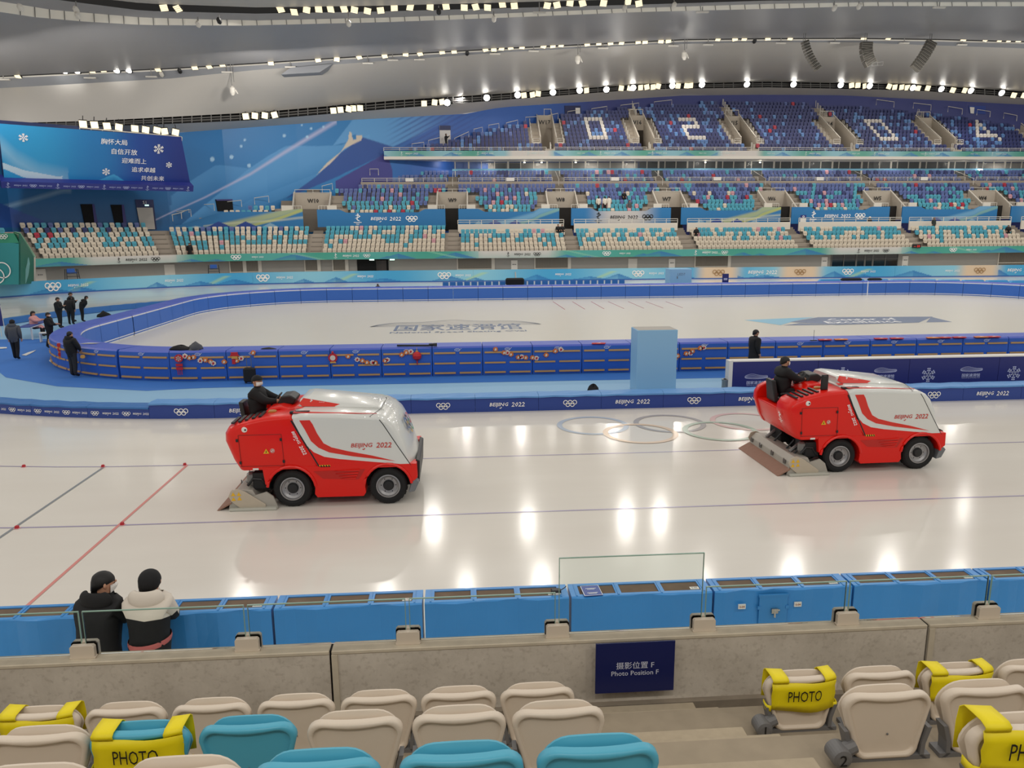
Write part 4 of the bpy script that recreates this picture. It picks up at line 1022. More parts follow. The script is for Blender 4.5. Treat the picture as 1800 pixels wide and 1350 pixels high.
# arc length at the near straight where x = X843
L0 = next(FL[i] for i in range(NF) if abs(FC[i].y-RY0) < .01 and FC[i].x >= X843)-(0)
def fence_panel(La, Lb, label, outside, inside):
    c, n, t = fpt((La+Lb)/2); c = c+n*FTH
    root = empty('rink_fence_panel', (c.x, c.y, 0), label, 'fence panel', 0, 'padded fence panels round the inner rink')
    Ls = [La+.012+(Lb-La-.024)*k/6 for k in range(7)]
    mb = MB(); prof = [(0, 0), (0, .10), (0, FZ-.12), (0, FZ-.05), (.05, FZ), (FTH-.06, FZ+.01), (FTH, FZ-.05), (FTH+.03, .6), (FTH, .0)]
    rings = []
    for L in Ls:
        p, n, t = fpt(L); rings.append([tuple(p+n*o+Vector((0, 0, z))-root.location) for o, z in prof])
    mb.loft(rings, False, False)
    k = len(prof)-1; mm = []
    for r in range(len(rings)-1): mm += [2, 1, 2, 3, 3, 3, 0, 0]
    mb.m = mm
    mb.add(rings[0], [tuple(range(len(prof)))], 0); mb.add(rings[-1], [tuple(range(len(prof)-1, -1, -1))], 0)
    mb.build('pad', [PADB, PADI, PSTR, PADT], root)
    if inside:
        mb = MB()
        mb.loft([[tuple(fpt(L)[0]-fpt(L)[1]*.02+Vector((0, 0, z))-root.location) for z in (.1, FZ-.12)] for L in Ls], False); mb.build('inner_board', PADI, root)
        for z in (.16,):
            mb = MB(); mb.loft([[tuple(fpt(L)[0]-fpt(L)[1]*.035+Vector((0, 0, q))-root.location) for q in (z, z+.05)] for L in Ls], False); mb.build('kick_stripe', PSTR, root)
    if outside:
        for z in (.90, .505, .13):
            for h in (0, 1):
                a = La+(Lb-La)*(.04+.5*h); b = La+(Lb-La)*(.46+.5*h); mb = MB(); pts = []
                for q in range(4):
                    p, n, t = fpt(a+(b-a)*q/3); pts.append([tuple(p+n*(FTH+d)+Vector((0, 0, z+e))-root.location) for d, e in ((0.0, -.03), (.06, -.03), (.06, .03), (0, .03))])
                mb.loft(pts, True, True); mb.build('slat', WOOD, root)
        p, n, t = fpt((La+Lb)/2); mb = MB(); M = frame(p+n*(FTH+.04)+Vector((0, 0, 1.02))-root.location, t, (0, 0, 1))
        mb.add([(math.cos(a)*.11*(1 if q else .85), math.sin(a)*.055*(1 if q else .75), 0) for a in [2*math.pi*k/14 for k in range(14)] for q in (0, 1)], [(2*k, 2*k+1, (2*k+3) % 28, (2*k+2) % 28) for k in range(14)], 0, M)
        mb.stroke([(-.05, .02), (-.02, -.02), (.01, .02), (.05, -.01), (.16, .05)], .014, 0, M); mb.build('oval_mark', PSTR, root)
PW = 1.91
LBOX = L0+(6.4-X843)       # where the tall pale box stands in front
nleft = nright = nfar = 0
LFAR0 = None
k0 = -int((L0-0)/PW)-4
for k in range(-14, 80):
    La, Lb = L0+k*PW, L0+(k+1)*PW
    p, n, t = fpt((La+Lb)/2)
    if La-L0 > FTOT-14*PW-.9: break
    near = abs(p.y-RY0) < 2.5 or (p.x < RX0+RR and p.y < 40)
    if p.x > 26 and p.y < 50: continue
    if near:
        q = int(round(((La+Lb)/2-LBOX)/PW))
        lab = ('slatted blue fence panel right behind the tall pale blue box' if q == 0 else 'slatted blue fence panel, '+ordn(abs(q))+(' rightward' if q > 0 else ' leftward')+' from the one behind the tall pale box')
    else:
        nfar += 1; lab = 'padded blue fence panel across the rink ice, %s counted from the right' % ordn(nfar)
    fence_panel(La, Lb, lab, near or p.x < -14, not near or p.y > 33 or p.x < -12)
# thin net pole on the far fence
mb = MB(); a = at_z(1525, 497, 1.15); mb.tube([at_y(1523, 541, a.y-.6)+Vector((0, 0, .0)), at_y(1526, 495, a.y-.6)], .035, 5); o_ = mb.build('goal_pole', PSTR); tag(o_, 'thin pale pole standing against the far padded fence', 'pole')

# ================================================================== LOW TRACK BOARDS (inner edge)
LOWB = mat('low_board_blue', '25418f', .4); LOWC = mat('low_board_cap', '5a93d0', .5, noise=.06, nscale=3); LOWC2 = mat('low_board_cap_deep', '2f6db0', .5, noise=.08, nscale=3)
def tpt(s):
    """inner edge line of the track, s = x along the near straight (negative s runs round the curve)"""
    R = 21.1
    if s >= CX: return Vector((s, CY-R, 0)), Vector((1, 0, 0))
    a = math.radians(270)-(CX-s)/R; return Vector((CX+R*math.cos(a), CY+R*math.sin(a), 0)), Vector((-math.sin(a), math.cos(a), 0))
def low_board(s0, s1, h, items, label, curved):
    p, t = tpt((s0+s1)/2); root = empty('low_track_board', p, label, 'board', 0, 'low boards along the inner edge of the track')
    def ringp(o, z, s): p, t = tpt(s); n = Vector((-t.y, t.x, 0)); return tuple(p+n*o+Vector((0, 0, z))-root.location)
    ss = [s0+.004+(s1-s0-.008)*k/4 for k in range(5)]
    mb = MB(); mb.loft([[ringp(o, z, s) for o, z in ((0, 0), (0.02, h), (.12, h), (.12, 0))] for s in ss], True, True); mb.build('panel', LOWB, root)
    mb = MB(); mb.loft([[ringp(o, z+.012*math.sin(s*7+o*5), s) for o, z in ((-.02, h), (-.02, h+.05), (.2, h+.09), (.55, h+.07), (.6, .03), (.5, h))] for s in ss], True, True); mb.build('cap_pad', LOWC2 if curved else LOWC, root, smooth=False)
    mb = MB(); q = tpt(s1)[0]; 
    for kind, s, sz in items:
        p, t = tpt(s); n = Vector((-t.y, t.x, 0)); M = frame(p-n*.008+Vector((0, 0, h*.5))-root.location, t, (0, 0, 1)); mb = MB()
        if kind == 'b': beijing(mb, M, 0, 0, sz); mb.build('lettering', WHITE, root)
        else: rings5(mb, M, 0, 0, sz, 0, 20, .11); mb.build('ring_emblem', WHITE, root)
sm0 = at_z(723, 727, 0).x
for k in range(-4, 11):
    s0 = sm0+1.955*k; s1 = s0+1.955; c = (s0+s1)/2
    kind = 'r' if k % 2 == 0 else 'b'
    low_board(s0, s1, .42, [(kind, c, .42 if kind == 'r' else 1.1)], ('low blue board with white rings right behind the left vehicle nose' if k == 0 else 'low blue board with white %s, %s %s of the left vehicle nose' % ('rings' if kind == 'r' else 'lettering', ordn(abs(k)), 'right' if k > 0 else 'left')), False)
s1 = sm0-4*1.955; k = 0
while s1 > CX-62:
    s0 = s1-1.95; k += 1
    if k < 19 or True:
        it = [('r', s0+.25, .26), ('b', s0+.75, .52), ('r', s0+1.25, .26), ('b', s0+1.7, .5)] if k < 8 else []
        low_board(s0, s1, .30, it, 'low curved blue track board, %s leftward from the left vehicle' % ordn(k), True)
    s1 = s0

# ================================================================== THINGS IN THE INFIELD
BOXB = mat('box_pale_blue', '8dbbdc', .45); BOXT = mat('box_top_grey', 'a7a29b', .6)
def cabinet(name, bl, br, top_y, depth, label, z0=.012, front_print=None):
    a, b = at_z(*bl, z0), at_z(*br, z0); Y = a.y; h = at_y(bl[0], top_y, Y).z-z0; w = b.x-a.x
    root = empty(name, (a.x+w/2, Y, z0), label, 'cabinet'); mb = MB(); mb.rbox((-w/2, 0, 0), (w/2, depth, h), .012); mb.build('body', BOXB, root)
    mb = MB(); mb.box((-w/2+.03, .03, h-.002), (w/2-.03, depth-.03, h+.006)); mb.build('top_panel', BOXT, root)
    return root, w, h
r_, w_, h_ = cabinet('equipment_cabinet', (1118, 693), (1187, 691), 581, .95, 'tall plain pale blue cabinet standing between low boards and rink fence')
# left flank of that cabinet is the visible narrow side
Yc = 62.0; pb = at_y(1177, 497, Yc); pr = at_y(1215.5, 497, Yc); pt = at_y(1177, 473.5, Yc)
root = empty('equipment_cabinet', ((pb.x+pr.x)/2, Yc, .012), 'pale blue cabinet with small dark marks beyond the rink, below entrance W7', 'cabinet')
w_ = pr.x-pb.x; h_ = pt.z; mb = MB(); mb.rbox((-w_/2, 0, 0), (w_/2, 1.4, h_), .015); mb.build('body', BOXB, root)
mb = MB(); mb.box((-w_/2+.04, .04, h_), (w_/2-.04, 1.36, h_+.008)); mb.build('top_panel', FLB, root)
mb = MB(); put(mb, 'LED7', frame((0.05, -.01, h_*.8), (1, 0, 0), (0, 0, 1)), 0, 0, None, .2); mb.build('lettering', NAVY, root)
for z in (.35, .75): mb = MB(); mb.box((-w_*.17, -.03, h_*z-.25), (-w_*.14, 0, h_*z-.05)); mb.build('latch', FRAMEM, root)

# dark blue board with the hall logo
DKB = mat('board_navy', '252a70', .4); 
pl = at_z(1287, 690, .012); Yb = pl.y-.35; xl = at_y(1287, 660, Yb).x; xr = at_y(1800, 640, Yb).x+3; zt_ = at_y(1287, 637, Yb).z
pw = (at_y(1754, 660, Yb).x-at_y(1597, 660, Yb).x); xs0 = at_y(1597, 660, Yb).x
seams = [xl]+[xs0+pw*k for k in range(-1, 3)]
print('board', Yb, xl, xr, zt_, pw, seams)
LBN = ['leftmost navy board with hall logo, behind the right driver', 'navy board behind the right vehicle, snowflake half hidden', 'navy board with snowflake and hall logo right of the right vehicle', 'navy board with white snowflake at the right edge of the picture', 'last navy board beyond the right edge']
for k, (a, b) in enumerate(zip(seams, seams[1:]+[xr])):
    if b-a < .3: continue
    root = empty('logo_board', ((a+b)/2, Yb, .012), LBN[k], 'board', 0, 'navy hall logo boards')
    w2 = (b-a)/2; mb = MB(); mb.box((-w2+.006, 0, 0), (w2-.006, .32, zt_)); mb.build('panel', DKB, root)
    mb = MB(); mb.box((-w2, -.005, zt_), (w2, .34, zt_+.04)); 
    mb.build('top_ledge', SIGNW, root)
    if k == 0: mb = MB(); mb.box((-w2-.12, -.005, 0), (-w2+.006, .33, zt_+.04)); mb.build('end_post', SIGNW, root)
for kind, px, py in (('l', 1329, 670), ('l', 1404, 668), ('s', 1481, 658), ('l', 1556, 659), ('s', 1632, 659), ('l', 1707, 657), ('s', 1782, 656)):
    p = at_y(px, py, Yb-.01); mb = MB(); M = frame(p, (1, 0, 0), (0, 0, 1))
    own = None
    for o in bpy.data.objects:
        if o.name.startswith('logo_board') and abs(o.location.x-p.x) < pw*.52: own = o if own is None or abs(o.location.x-p.x) < abs(own.location.x-p.x) else own
    if kind == 's': snowflake(mb, M, 0, 0, .24)
    else: oval_logo(mb, M, 0, .1, .78)
    mb.v = [tuple(Vector(v)-own.location) for v in mb.v]
    mb.build('snowflake' if kind == 's' else 'hall_logo', mat('pale_lilac_print', 'c3c8ea', .5), own)
# steel bin
p = at_z(1274, 690.5, .012); mb = MB(); mb.lathe([(.155, 0), (.16, .02), (.16, .43), (.17, .45), (.17, .5), (.15, .5)], 20, 0)
o_ = mb.build('litter_bin', mat('brushed_steel', '9a9690', .3, metal=.8), smooth=False, loc=(p.x, Yb+.2, .012)); tag(o_, 'brushed steel litter bin at left end of the navy boards', 'bin')
mb = MB(); mb.lathe([(.12, .5), (.12, .47)], 20); mb.build('opening', DARK, o_)

# ================================================================== NEAR TRACK MATS
MATB = mat('crash_mat_blue', '3a8bd2', .32, noise=.08, nscale=1.2, bump=.35, bscale=3, spec=.55); FOAM = mat('foam_brown', '6a5848', .9, noise=.3, nscale=6)
EDGE = mat('mat_edge', '3a86c8', .3)
ML0 = at_z(745, 1049, 1.2).x
MLEN = 1.755
MATN = {-3: 'blue crash mat at the left edge of the picture', -2: 'blue crash mat that the two bystanders lean on', -1: 'blue crash mat right of the two bystanders', 0: 'blue crash mat left of the taller glass pane', 1: 'blue crash mat with a navy card on it behind the taller glass pane', 2: 'blue crash mat with the gate latch and two number plates', 3: 'blue crash mat with a white card, left of the last glass joint', 4: 'blue crash mat at the right edge of the picture'}
for k, lab in MATN.items():
    x0 = ML0+MLEN*k+.015; L = MLEN-.03; Y0_, Y1_ = 8.37, 8.72; H_ = 1.2
    root = empty('crash_mat', (x0, Y0_, 0), lab, 'crash mat', 0, 'blue crash mats along the near side of the track')
    mb = MB()
    # body with three openings in the top
    nx = 14
    def wob(x, z): return .018*math.sin(x*5+k)*math.sin(z*4)+.012*math.sin(x*13+2*k)
    mb.loft([[(L*i/nx, wob(L*i/nx, z) if 0 < i < nx else 0, z) for z in (0, .3, .6, .9, H_-.05, H_-.012)] + [(L*i/nx, .02, H_)] for i in range(nx+1)], False)
    mb.loft([[(L*i/nx, .35, z) for z in (0, H_)] for i in range(nx+1)], False)
    wins = [(.11, .55), (.62, 1.08), (1.15, L-.12)]
    ys = (.02, .07, .30, .35)
    xsn = [0]+[q for wn in wins for q in wn]+[L]
    for i in range(len(xsn)-1):
        a, b = xsn[i], xsn[i+1]; isw = i % 2 == 1
        for j in range(3):
            if isw and j == 1:
                mb.box((a, ys[1], H_-.06), (b, ys[2], H_-.012), 1)
                for (u0, v0, u1, v1) in ((a, ys[1], b, ys[1]), (a, ys[2], b, ys[2]), (a, ys[1], a, ys[2]), (b, ys[1], b, ys[2])):
                    mb.add([(u0, v0, H_), (u1, v1, H_), (u1, v1, H_-.05), (u0, v0, H_-.05)], [(0, 1, 2, 3)])
                continue
            mb.add([(a, ys[j], H_), (b, ys[j], H_), (b, ys[j+1], H_), (a, ys[j+1], H_)], [(0, 1, 2, 3)])
    for x in (0, L): mb.add([(x, 0, 0), (x, .35, 0), (x, .35, H_), (x, .0, H_)], [(0, 1, 2, 3)])
    mb.build('cover', [MATB, FOAM], root)
    mb = MB()
    for q in range(4): mb.box((wins[q][0]-.05 if q < 3 else L-.1, .03, H_+.001), (wins[q][0]-.03 if q < 3 else L-.08, .33, H_+.006))
    mb.build('seam', EDGE, root)
    if k != 4: 
        mb = MB(); mb.box((L-.24, .10, H_-.011), (L-.13, .16, H_-.004)); t_ = mb.build('number_tag', SIGNW, root)
        mb = MB(); put(mb, 'S-%02d' % (6-k), frame((L-.185, .13, H_-.002), (1, 0, 0), (0, 1, 0)), 0, 0, .07); mb.build('tag_lettering', BLACKM, t_)
    if k == 2:
        for x, s in ((.33, 'S-04'), (1.03, 'S-04')):
            mb = MB(); mb.box((x-.045, -.045, .98), (x+.045, -.03, 1.04)); t_ = mb.build('number_plate', SIGNW, root)
            mb = MB(); put(mb, s, frame((x, -.048, 1.01), (1, 0, 0), (0, 0, 1)), 0, 0, .065, None, 0, .02); mb.build('plate_lettering', mat('red_print', 'a05a3a', .5), t_)
        mb = MB(); mb.box((.55, -.032, .70), (.9, -.02, H_-.06)); mb.box((.54, -.036, H_-.08), (.91, -.02, H_-.05)); mb.box((.53, -.04, .96), (.57, -.02, 1.0)); mb.box((.88, -.04, .96), (.92, -.02, 1.0)); mb.build('gate_flap', EDGE, root)
        mb = MB(); mb.box((.70, -.06, .91), (.78, -.02, .97)); mb.tube([(.74, -.05, .93), (.74, -.06, .86)], .012, 6); mb.tube([(.70, -.05, .94), (.8, -.05, .95)], .012, 6); mb.build('latch', mat('chrome', 'c9c6c0', .2, metal=1), root)
# card and small radio on the mats
p = at_z(1039, 1037, 1.21); mb = MB(); mb.rbox((-.115, -.13, 0), (.115, .13, .008), .003); o_ = mb.build('information_card', mat('card_navy', '3a4f9c', .35), loc=(p.x, 8.5, 1.207)); o_.rotation_euler = (0, 0, .05); tag(o_, 'navy printed card lying on the mat behind the taller glass pane', 'card')
mb = MB(); M = Matrix.Translation((0, 0, .010))
for y, wd in ((.05, .13), (.03, .09), (-.06, .13), (-.08, .1)): mb.stroke([(-wd/2, y), (wd/2, y)], .010, 0, M)
mb.build('lettering', WHITE, o_)
mb = MB(); mb.stroke([(-.11, -.125), (.11, -.125), (.11, .125), (-.11, .125), (-.11, -.125)], .008, 0, M); mb.build('border', WHITE, o_)
p = at_z(981, 1040, 1.2); mb = MB(); mb.rbox((-.07, -.04, 0), (.05, .04, .05), .01); mb.tube([(.03, .02, .04), (.035, .02, .22)], .004, 5); mb.tube([(.04, 0, .03), (.1, .03, .05), (.12, .05, .06)], .006, 5)
o_ = mb.build('antenna_unit', mat('black_plastic', '121214', .4), loc=(p.x-.02, 8.5, 1.2)); tag(o_, 'small black unit with thin aerial on the mat beside the taller pane', 'device')
mb = MB(); mb.box((-.05, -.05, -.004), (.04, -.035, .02)); mb.build('white_label', SIGNW, o_)
p = at_z(1523, 1015, 1.2); mb = MB(); mb.box((-.05, -.03, 0), (.05, .03, .012)); o_ = mb.build('paper_card', SIGNW, loc=(p.x, 8.58, 1.155)); tag(o_, 'white paper card on the mat in the right foreground', 'paper')

# ================================================================== NEAR STAND
PY0, PY1, PZ = 4.94, 5.055, 2.65
def near_conc():
    m = mat('parapet_concrete', '93887a', .85); nt = m.node_tree; b = nt.nodes['Principled BSDF']
    tc = nt.nodes.new('ShaderNodeTexCoord'); n1 = nt.nodes.new('ShaderNodeTexNoise'); n1.inputs['Scale'].default_value = 2.2; n1.inputs['Detail'].default_value = 8; n1.inputs['Roughness'].default_value = .7
    n2 = nt.nodes.new('ShaderNodeTexNoise'); n2.inputs['Scale'].default_value = 28; n2.inputs['Detail'].default_value = 6
    nt.links.new(tc.outputs['Object'], n1.inputs['Vector']); nt.links.new(tc.outputs['Object'], n2.inputs['Vector'])
    r1 = nt.nodes.new('ShaderNodeValToRGB'); r1.color_ramp.elements[0].position = .32; r1.color_ramp.elements[1].position = .68
    r1.color_ramp.elements[0].color = rgb('b9b0a2'); r1.color_ramp.elements[1].color = rgb('d4cbbd')
    r2 = nt.nodes.new('ShaderNodeValToRGB'); r2.color_ramp.elements[0].position = .30; r2.color_ramp.elements[1].position = .46
    r2.color_ramp.elements[0].color = (.72, .70, .68, 1); r2.color_ramp.elements[1].color = (1, 1, 1, 1)
    mx = nt.nodes.new('ShaderNodeMix'); mx.data_type = 'RGBA'; mx.blend_type = 'MULTIPLY'; mx.inputs[0].default_value = .6
    nt.links.new(n1.outputs['Fac'], r1.inputs[0]); nt.links.new(n2.outputs['Fac'], r2.inputs[0]); nt.links.new(r1.outputs[0], mx.inputs[6]); nt.links.new(r2.outputs[0], mx.inputs[7])
    nt.links.new(mx.outputs[2], b.inputs['Base Color'])
    bp = nt.nodes.new('ShaderNodeBump'); bp.inputs['Strength'].default_value = .12; bp.inputs['Distance'].default_value = .01
    nt.links.new(n2.outputs['Fac'], bp.inputs['Height']); nt.links.new(bp.outputs['Normal'], b.inputs['Normal'])
    return m
PCON = near_conc(); STEPM = mat('stair_concrete', 'ab9d86', .9, noise=.14, nscale=16); COPE = mat('coping_concrete', 'c4b9a4', .85, noise=.2, nscale=9)
JX = [-.95, 3.42]
for k, (a, b) in enumerate(zip([-9]+JX, JX+[10])):
    mb = MB(); mb.box((a+.008, PY0, 1.3), (b-.008, PY1, PZ-.028), 0); mb.rbox((a+.008, PY0-.006, PZ-.03), (b-.008, PY1+.01, PZ), .006, 1)
    mb.box((b-.008, PY0+.02, 1.3), (b+.008, PY1, PZ-.01), 2) if k < 2 else None
    struct(mb.build('wall_front', [PCON, COPE, DARK]))
for x in JX: mb = MB(); mb.box((x+.008, PY0-.012, 1.9), (x+.05, PY0+.001, PZ-.03)); struct(mb.build('trim_joint', COPE))
mb = MB(); mb.box((-9, PY0-.05, 1.3), (10, PY0+.0, 2.145)); struct(mb.build('trim_kerb', mat('kerb_concrete', '877c6d', .9, noise=.3, nscale=7)))
def terr(y0, y1, z, m): mb = MB(); mb.box((-9, y0, z-.45 if z > 2.1 else 1.3), (10, y1, z)); return struct(mb.build('floor_step', m))
TY = [(4.40, PY0-.05, 1.98), (3.50, 4.40, 2.43), (2.65, 3.50, 2.88), (1.80, 2.65, 3.33), (-2.0, 1.80, 3.78)]
STEPF = mat('tread_concrete', '9a8d79', .9, noise=.14, nscale=9)
for y0, y1, z in TY: terr(y0, y1, z, STEPF)
# aisle steps between the two seat blocks
AX0, AX1 = .78, 1.70
for k, (y0, y1, z, x1) in enumerate(((4.40, 4.80, 2.205, 1.62), (4.40, 4.57, 2.32, 1.72), (3.50, 3.90, 2.655, 1.62), (3.50, 3.67, 2.77, 1.74), (2.65, 3.05, 3.105, 1.62), (2.65, 2.82, 3.22, 1.74))):
    mb = MB(); mb.box((AX0, y0-.03, z-.30), (x1, y1, z)); struct(mb.build('floor_stair', STEPM, bevel=.008))
# glass panes and their clamps
GL = bpy.data.materials.new('balustrade_glass'); GL.use_nodes = True; b_ = GL.node_tree.nodes['Principled BSDF']
b_.inputs['Base Color'].default_value = (.93, .985, .965, 1); b_.inputs['Transmission Weight'].default_value = 1; b_.inputs['Roughness'].default_value = 0; b_.inputs['IOR'].default_value = 1.08; b_.inputs['Specular IOR Level'].default_value = .35
GEDGE = mat('glass_edge', '86a597', .25, spec=.6)
GLN = ['glass pane at the left edge of the picture', 'glass pane in front of the white and black jacket', 'low glass pane left of centre between second and third clamps', 'low glass pane directly left of the taller pane', 'taller glass pane standing higher than its neighbours', 'low glass pane directly right of the taller pane', 'low glass pane between the two rightmost clamps', 'low glass pane at the right edge of the picture']
GY = 5.02; CLX = [at_y(px, py, GY-.03).x for px, py in ((145, 1140), (434, 1125), (717, 1112), (980, 1100), (1238, 1090), (1490, 1083), (1738, 1075))]
gx_ = [CLX[0]-1.3]+CLX+[CLX[-1]+1.3]
CLN = ['glass clamp at the corner of the dark coat', 'glass clamp right of the two bystanders leaning', 'glass clamp left of centre above the concrete joint', 'glass clamp at the left foot of the taller pane', 'glass clamp at the right foot of the taller pane', 'second glass clamp from the right edge', 'rightmost glass clamp on the concrete wall']
for k in range(8):
    a, b = gx_[k]+.012, gx_[k+1]-.012; top = PZ+.335 if k != 4 else PZ+.60
    mb = MB(); mb.box((a+.004, GY-.006, PZ+.012), (b-.004, GY+.006, top-.004)); o_ = mb.build('glass_balustrade', GL); tag(o_, GLN[k], 'glass pane', 'balustrade panes on the concrete wall')
    mb = MB(); mb.box((a, GY-.0062, top-.006), (b, GY+.0062, top)); mb.build('top_edge', GEDGE, o_)
    for x0, x1 in ((a, a+.005), (b-.005, b)): mb = MB(); mb.box((x0, GY-.0062, PZ+.012), (x1, GY+.0062, top-.006)); mb.build('side_edge', GEDGE, o_)
CLM = mat('clamp_beige', 'd6c9b7', .5)
for x, lab in zip(CLX, CLN):
    root = empty('glass_clamp', (x, GY, PZ), lab, 'clamp', 0, 'clamps holding the balustrade glass'); mb = MB()
    mb.prism([(-.085, 0), (.085, 0), (.088, .014), (.082, .014), (.082, .085), (.07, .098), (-.07, .098), (-.082, .085), (-.082, .014), (-.088, .014)], -.045, -.008, 'y'); mb.build('front_cover', CLM, root, bevel=.006)
    mb = MB(); mb.prism([(-.088, 0), (.088, 0), (.088, .095), (.074, .109), (-.074, .109), (-.088, .095)], -.006, .04, 'y'); mb.build('back_plate', mat('clamp_grey', 'b3a898', .5), root, bevel=.004)
# photo position sign
a = at_y(1045, 1125, PY0-.012); b = at_y(1183, 1121, PY0-.012); c = at_y(1044, 1211, PY0-.012)
w_, h_ = b.x-a.x, (a.z-c.z); root = empty('wall_sign', ((a.x+b.x)/2, PY0-.06, (a.z+c.z)/2), 'navy photo position sign on the concrete wall', 'sign')
mb = MB(); mb.box((-w_/2, -.012, -h_/2), (w_/2, .0, h_/2)); mb.build('plate', mat('sign_navy', '0d1a56', .35), root)
M = frame((0, -.0145, 0), (1, 0, 0), (0, 0, 1))
mb = MB(); put(mb, '摄影位置 F', M, 0, h_*.05, w_*.48, None, 0, .012); mb.build('lettering', mat('sign_print', 'c9cde0', .5), root)
mb = MB(); put(mb, 'Photo Position F', M, 0, -h_*.105, w_*.60, None, 0, .006); mb.build('lettering', mat('sign_print', 'c9cde0', .5), root)

# ---- near seats
def outline(wt, wb, z0, z1, r, dome=0, n=6):
    """rounded trapezoid, counter-clockwise in (x,z)"""
    P = []
    for cx, cz, a in ((wt/2-r, z1-r, 0), (-wt/2+r, z1-r, 90)):
        for k in range(n+1): t = math.radians(a+90*k/n); P.append([cx+r*math.cos(t), cz+r*math.sin(t)])
    P[n+1:n+1] = []
    top = [[wt/2-r-(wt-2*r)*k/5, z1] for k in range(1, 5)]
    P = P[:n+1]+top+P[n+1:]
    r2 = r*.8
    for cx, cz, a in ((-wb/2+r2, z0+r2, 180), (wb/2-r2, z0+r2, 270)):
        for k in range(n+1): t = math.radians(a+90*k/n); P.append([cx+r2*math.cos(t), cz+r2*math.sin(t)])
    if dome:
        for p in P:
            if p[1] > (z0+z1)/2: p[1] += dome*(1-(2*p[0]/wt)**2)*((p[1]-(z0+z1)/2)/((z1-z0)/2))
    return P
def shell(mb, P, rings, curve, cz):
    """rings: (inset, y); builds a pressed plastic panel from its outline"""
    cx = 0; out = []
    for d, y in rings:
        rg = []
        for x, z in P:
            L = math.hypot(x-cx, z-cz); k = max(.02, 1-d/L) if d >= 0 else 1
            X, Z = cx+(x-cx)*k, cz+(z-cz)*k; rg.append((X, y-curve*X*X+.18*(Z-cz)*-1*0, Z))
        out.append(rg)
    mb.loft(out, True, False); n = len(P)
    mb.add(out[0], [tuple(range(n))]); mb.add(out[-1], [tuple(range(n-1, -1, -1))])
def near_seat_parts(col):
    b = MB(); P = outline(.456, .345, .462, .818, .075)
    shell(b, P, [(.02, .035), (0, .03), (-0, .006), (.002, -.003), (.007, -.009), (.016, -.011), (.025, -.010), (.030, -.006), (.032, .004), (.035, .007), (.042, .008), (.10, .008), (.15, .008)], -.55, .64)
    s = MB(); Q = outline(.425, .33, .48, .80, .11, .026)
    shell(s, Q, [(.18, .065), (.05, .068), (.02, .075), (.0, .085), (0, .095), (.02, .108), (.1, .105)], -.50, .67)
    return b, s
LEANR = math.radians(-9)
TURQN, WHN = mat('seat_turquoise_plastic', '4fa9c4', .38), mat('seat_white_plastic', 'd8cab8', .40, noise=.02, nscale=3)
BRK = mat('seat_bracket_grey', '6d6c6c', .5)
def near_seat_proto(m):
    root = empty('stadium_seat', (0, 0, -50), 'seat', 'seat')
    b, s = near_seat_parts(m); bo = b.build('backrest', m, root, smooth=True); so = s.build('seat_pan', m, root, smooth=True)
    for o in (bo, so):
        md = o.modifiers.new('edge', 'EDGE_SPLIT'); md.split_angle = math.radians(50)
    for sg in (-1, 1):
        mb = MB(); mb.loft([[(sg*x, y, z) for y in (.0, .07)] + [(sg*(x+.022), y, z) for y in (.07, .0)] for x, z in ((.20, .452), (.178, .47), (.182, .54), (.207, .63))], True, True); mb.build('bracket', BRK, root)
    mb = MB(); mb.box((-.235, -.0, .448), (.235, .09, .475)); mb.build('mounting_rail', BRK, root)
    mb = MB(); mb.ell((0, .006, .60), (.006, .004, .006), 0, 8, 5); mb.build('rivet', BRK, root)
    return root
PROTO = {'white': near_seat_proto(WHN), 'turquoise': near_seat_proto(TURQN)}
USED = set()
def near_seat(x, r, c, label, rz=0.0):
    Y = (4.12, 3.27, 2.42, 1.57)[r]; z = (1.98, 2.43, 2.86, 3.33)[r]
    if c not in USED: o = PROTO[c]; USED.add(c); o.location = (x, Y, z); o['label'] = label; o['group'] = 'seats in the foreground rows'; o.rotation_euler = (0, 0, rz)
    else: o = dup(PROTO[c], (x, Y, z), rz, label, 'seats in the foreground rows')
    return o
SX = [-2.99, -2.50, -2.01, -1.515, -1.02, -.53, -.05, .43]; SXR = [2.085, 2.60, 3.11, 3.62]
LR = ['front', 'second', 'third']
lab1 = ['white seat at the left edge, front row', 'white front row seat with yellow cover, far left', 'white front row seat right of the yellow covered far left one', 'white front row seat behind the two turquoise seats, third plain from left', 'white front row seat left of the concrete joint', 'white front row seat right of the concrete joint', 'white front row seat second from the aisle on the left', 'white front row seat at the aisle left of the navy sign']
for i, x in enumerate(SX): near_seat(x, 0, 'white', lab1[i])
lab2 = ['white second row seat beyond the left edge', 'white second row seat left of the yellow covered turquoise one', 'x', 'white', 'w', 'w', 'w', 'w']
row2 = [('white', 'white second row seat beyond the left edge'), ('white', 'white second row seat left beneath the far left yellow cover'), ('white', 'plain white seat')]
for i, (x, c, l) in enumerate([(-2.50, 'white', 'white second row seat cut by the left edge of the picture'), (-2.005, 'white', 'white second row seat left of the yellow covered turquoise seat'), (-1.545, 'turquoise', 'turquoise second row seat with yellow cover'), (-1.045, 'turquoise', 'plain turquoise seat in the second row right of the yellow covered one'), (-.54, 'white', 'white second row seat right of the plain turquoise one'), (-.04, 'white', 'white second row seat behind the middle turquoise third row seat'), (.445, 'white', 'white second row seat at the aisle steps')]):
    near_seat(x, 1, c, l)
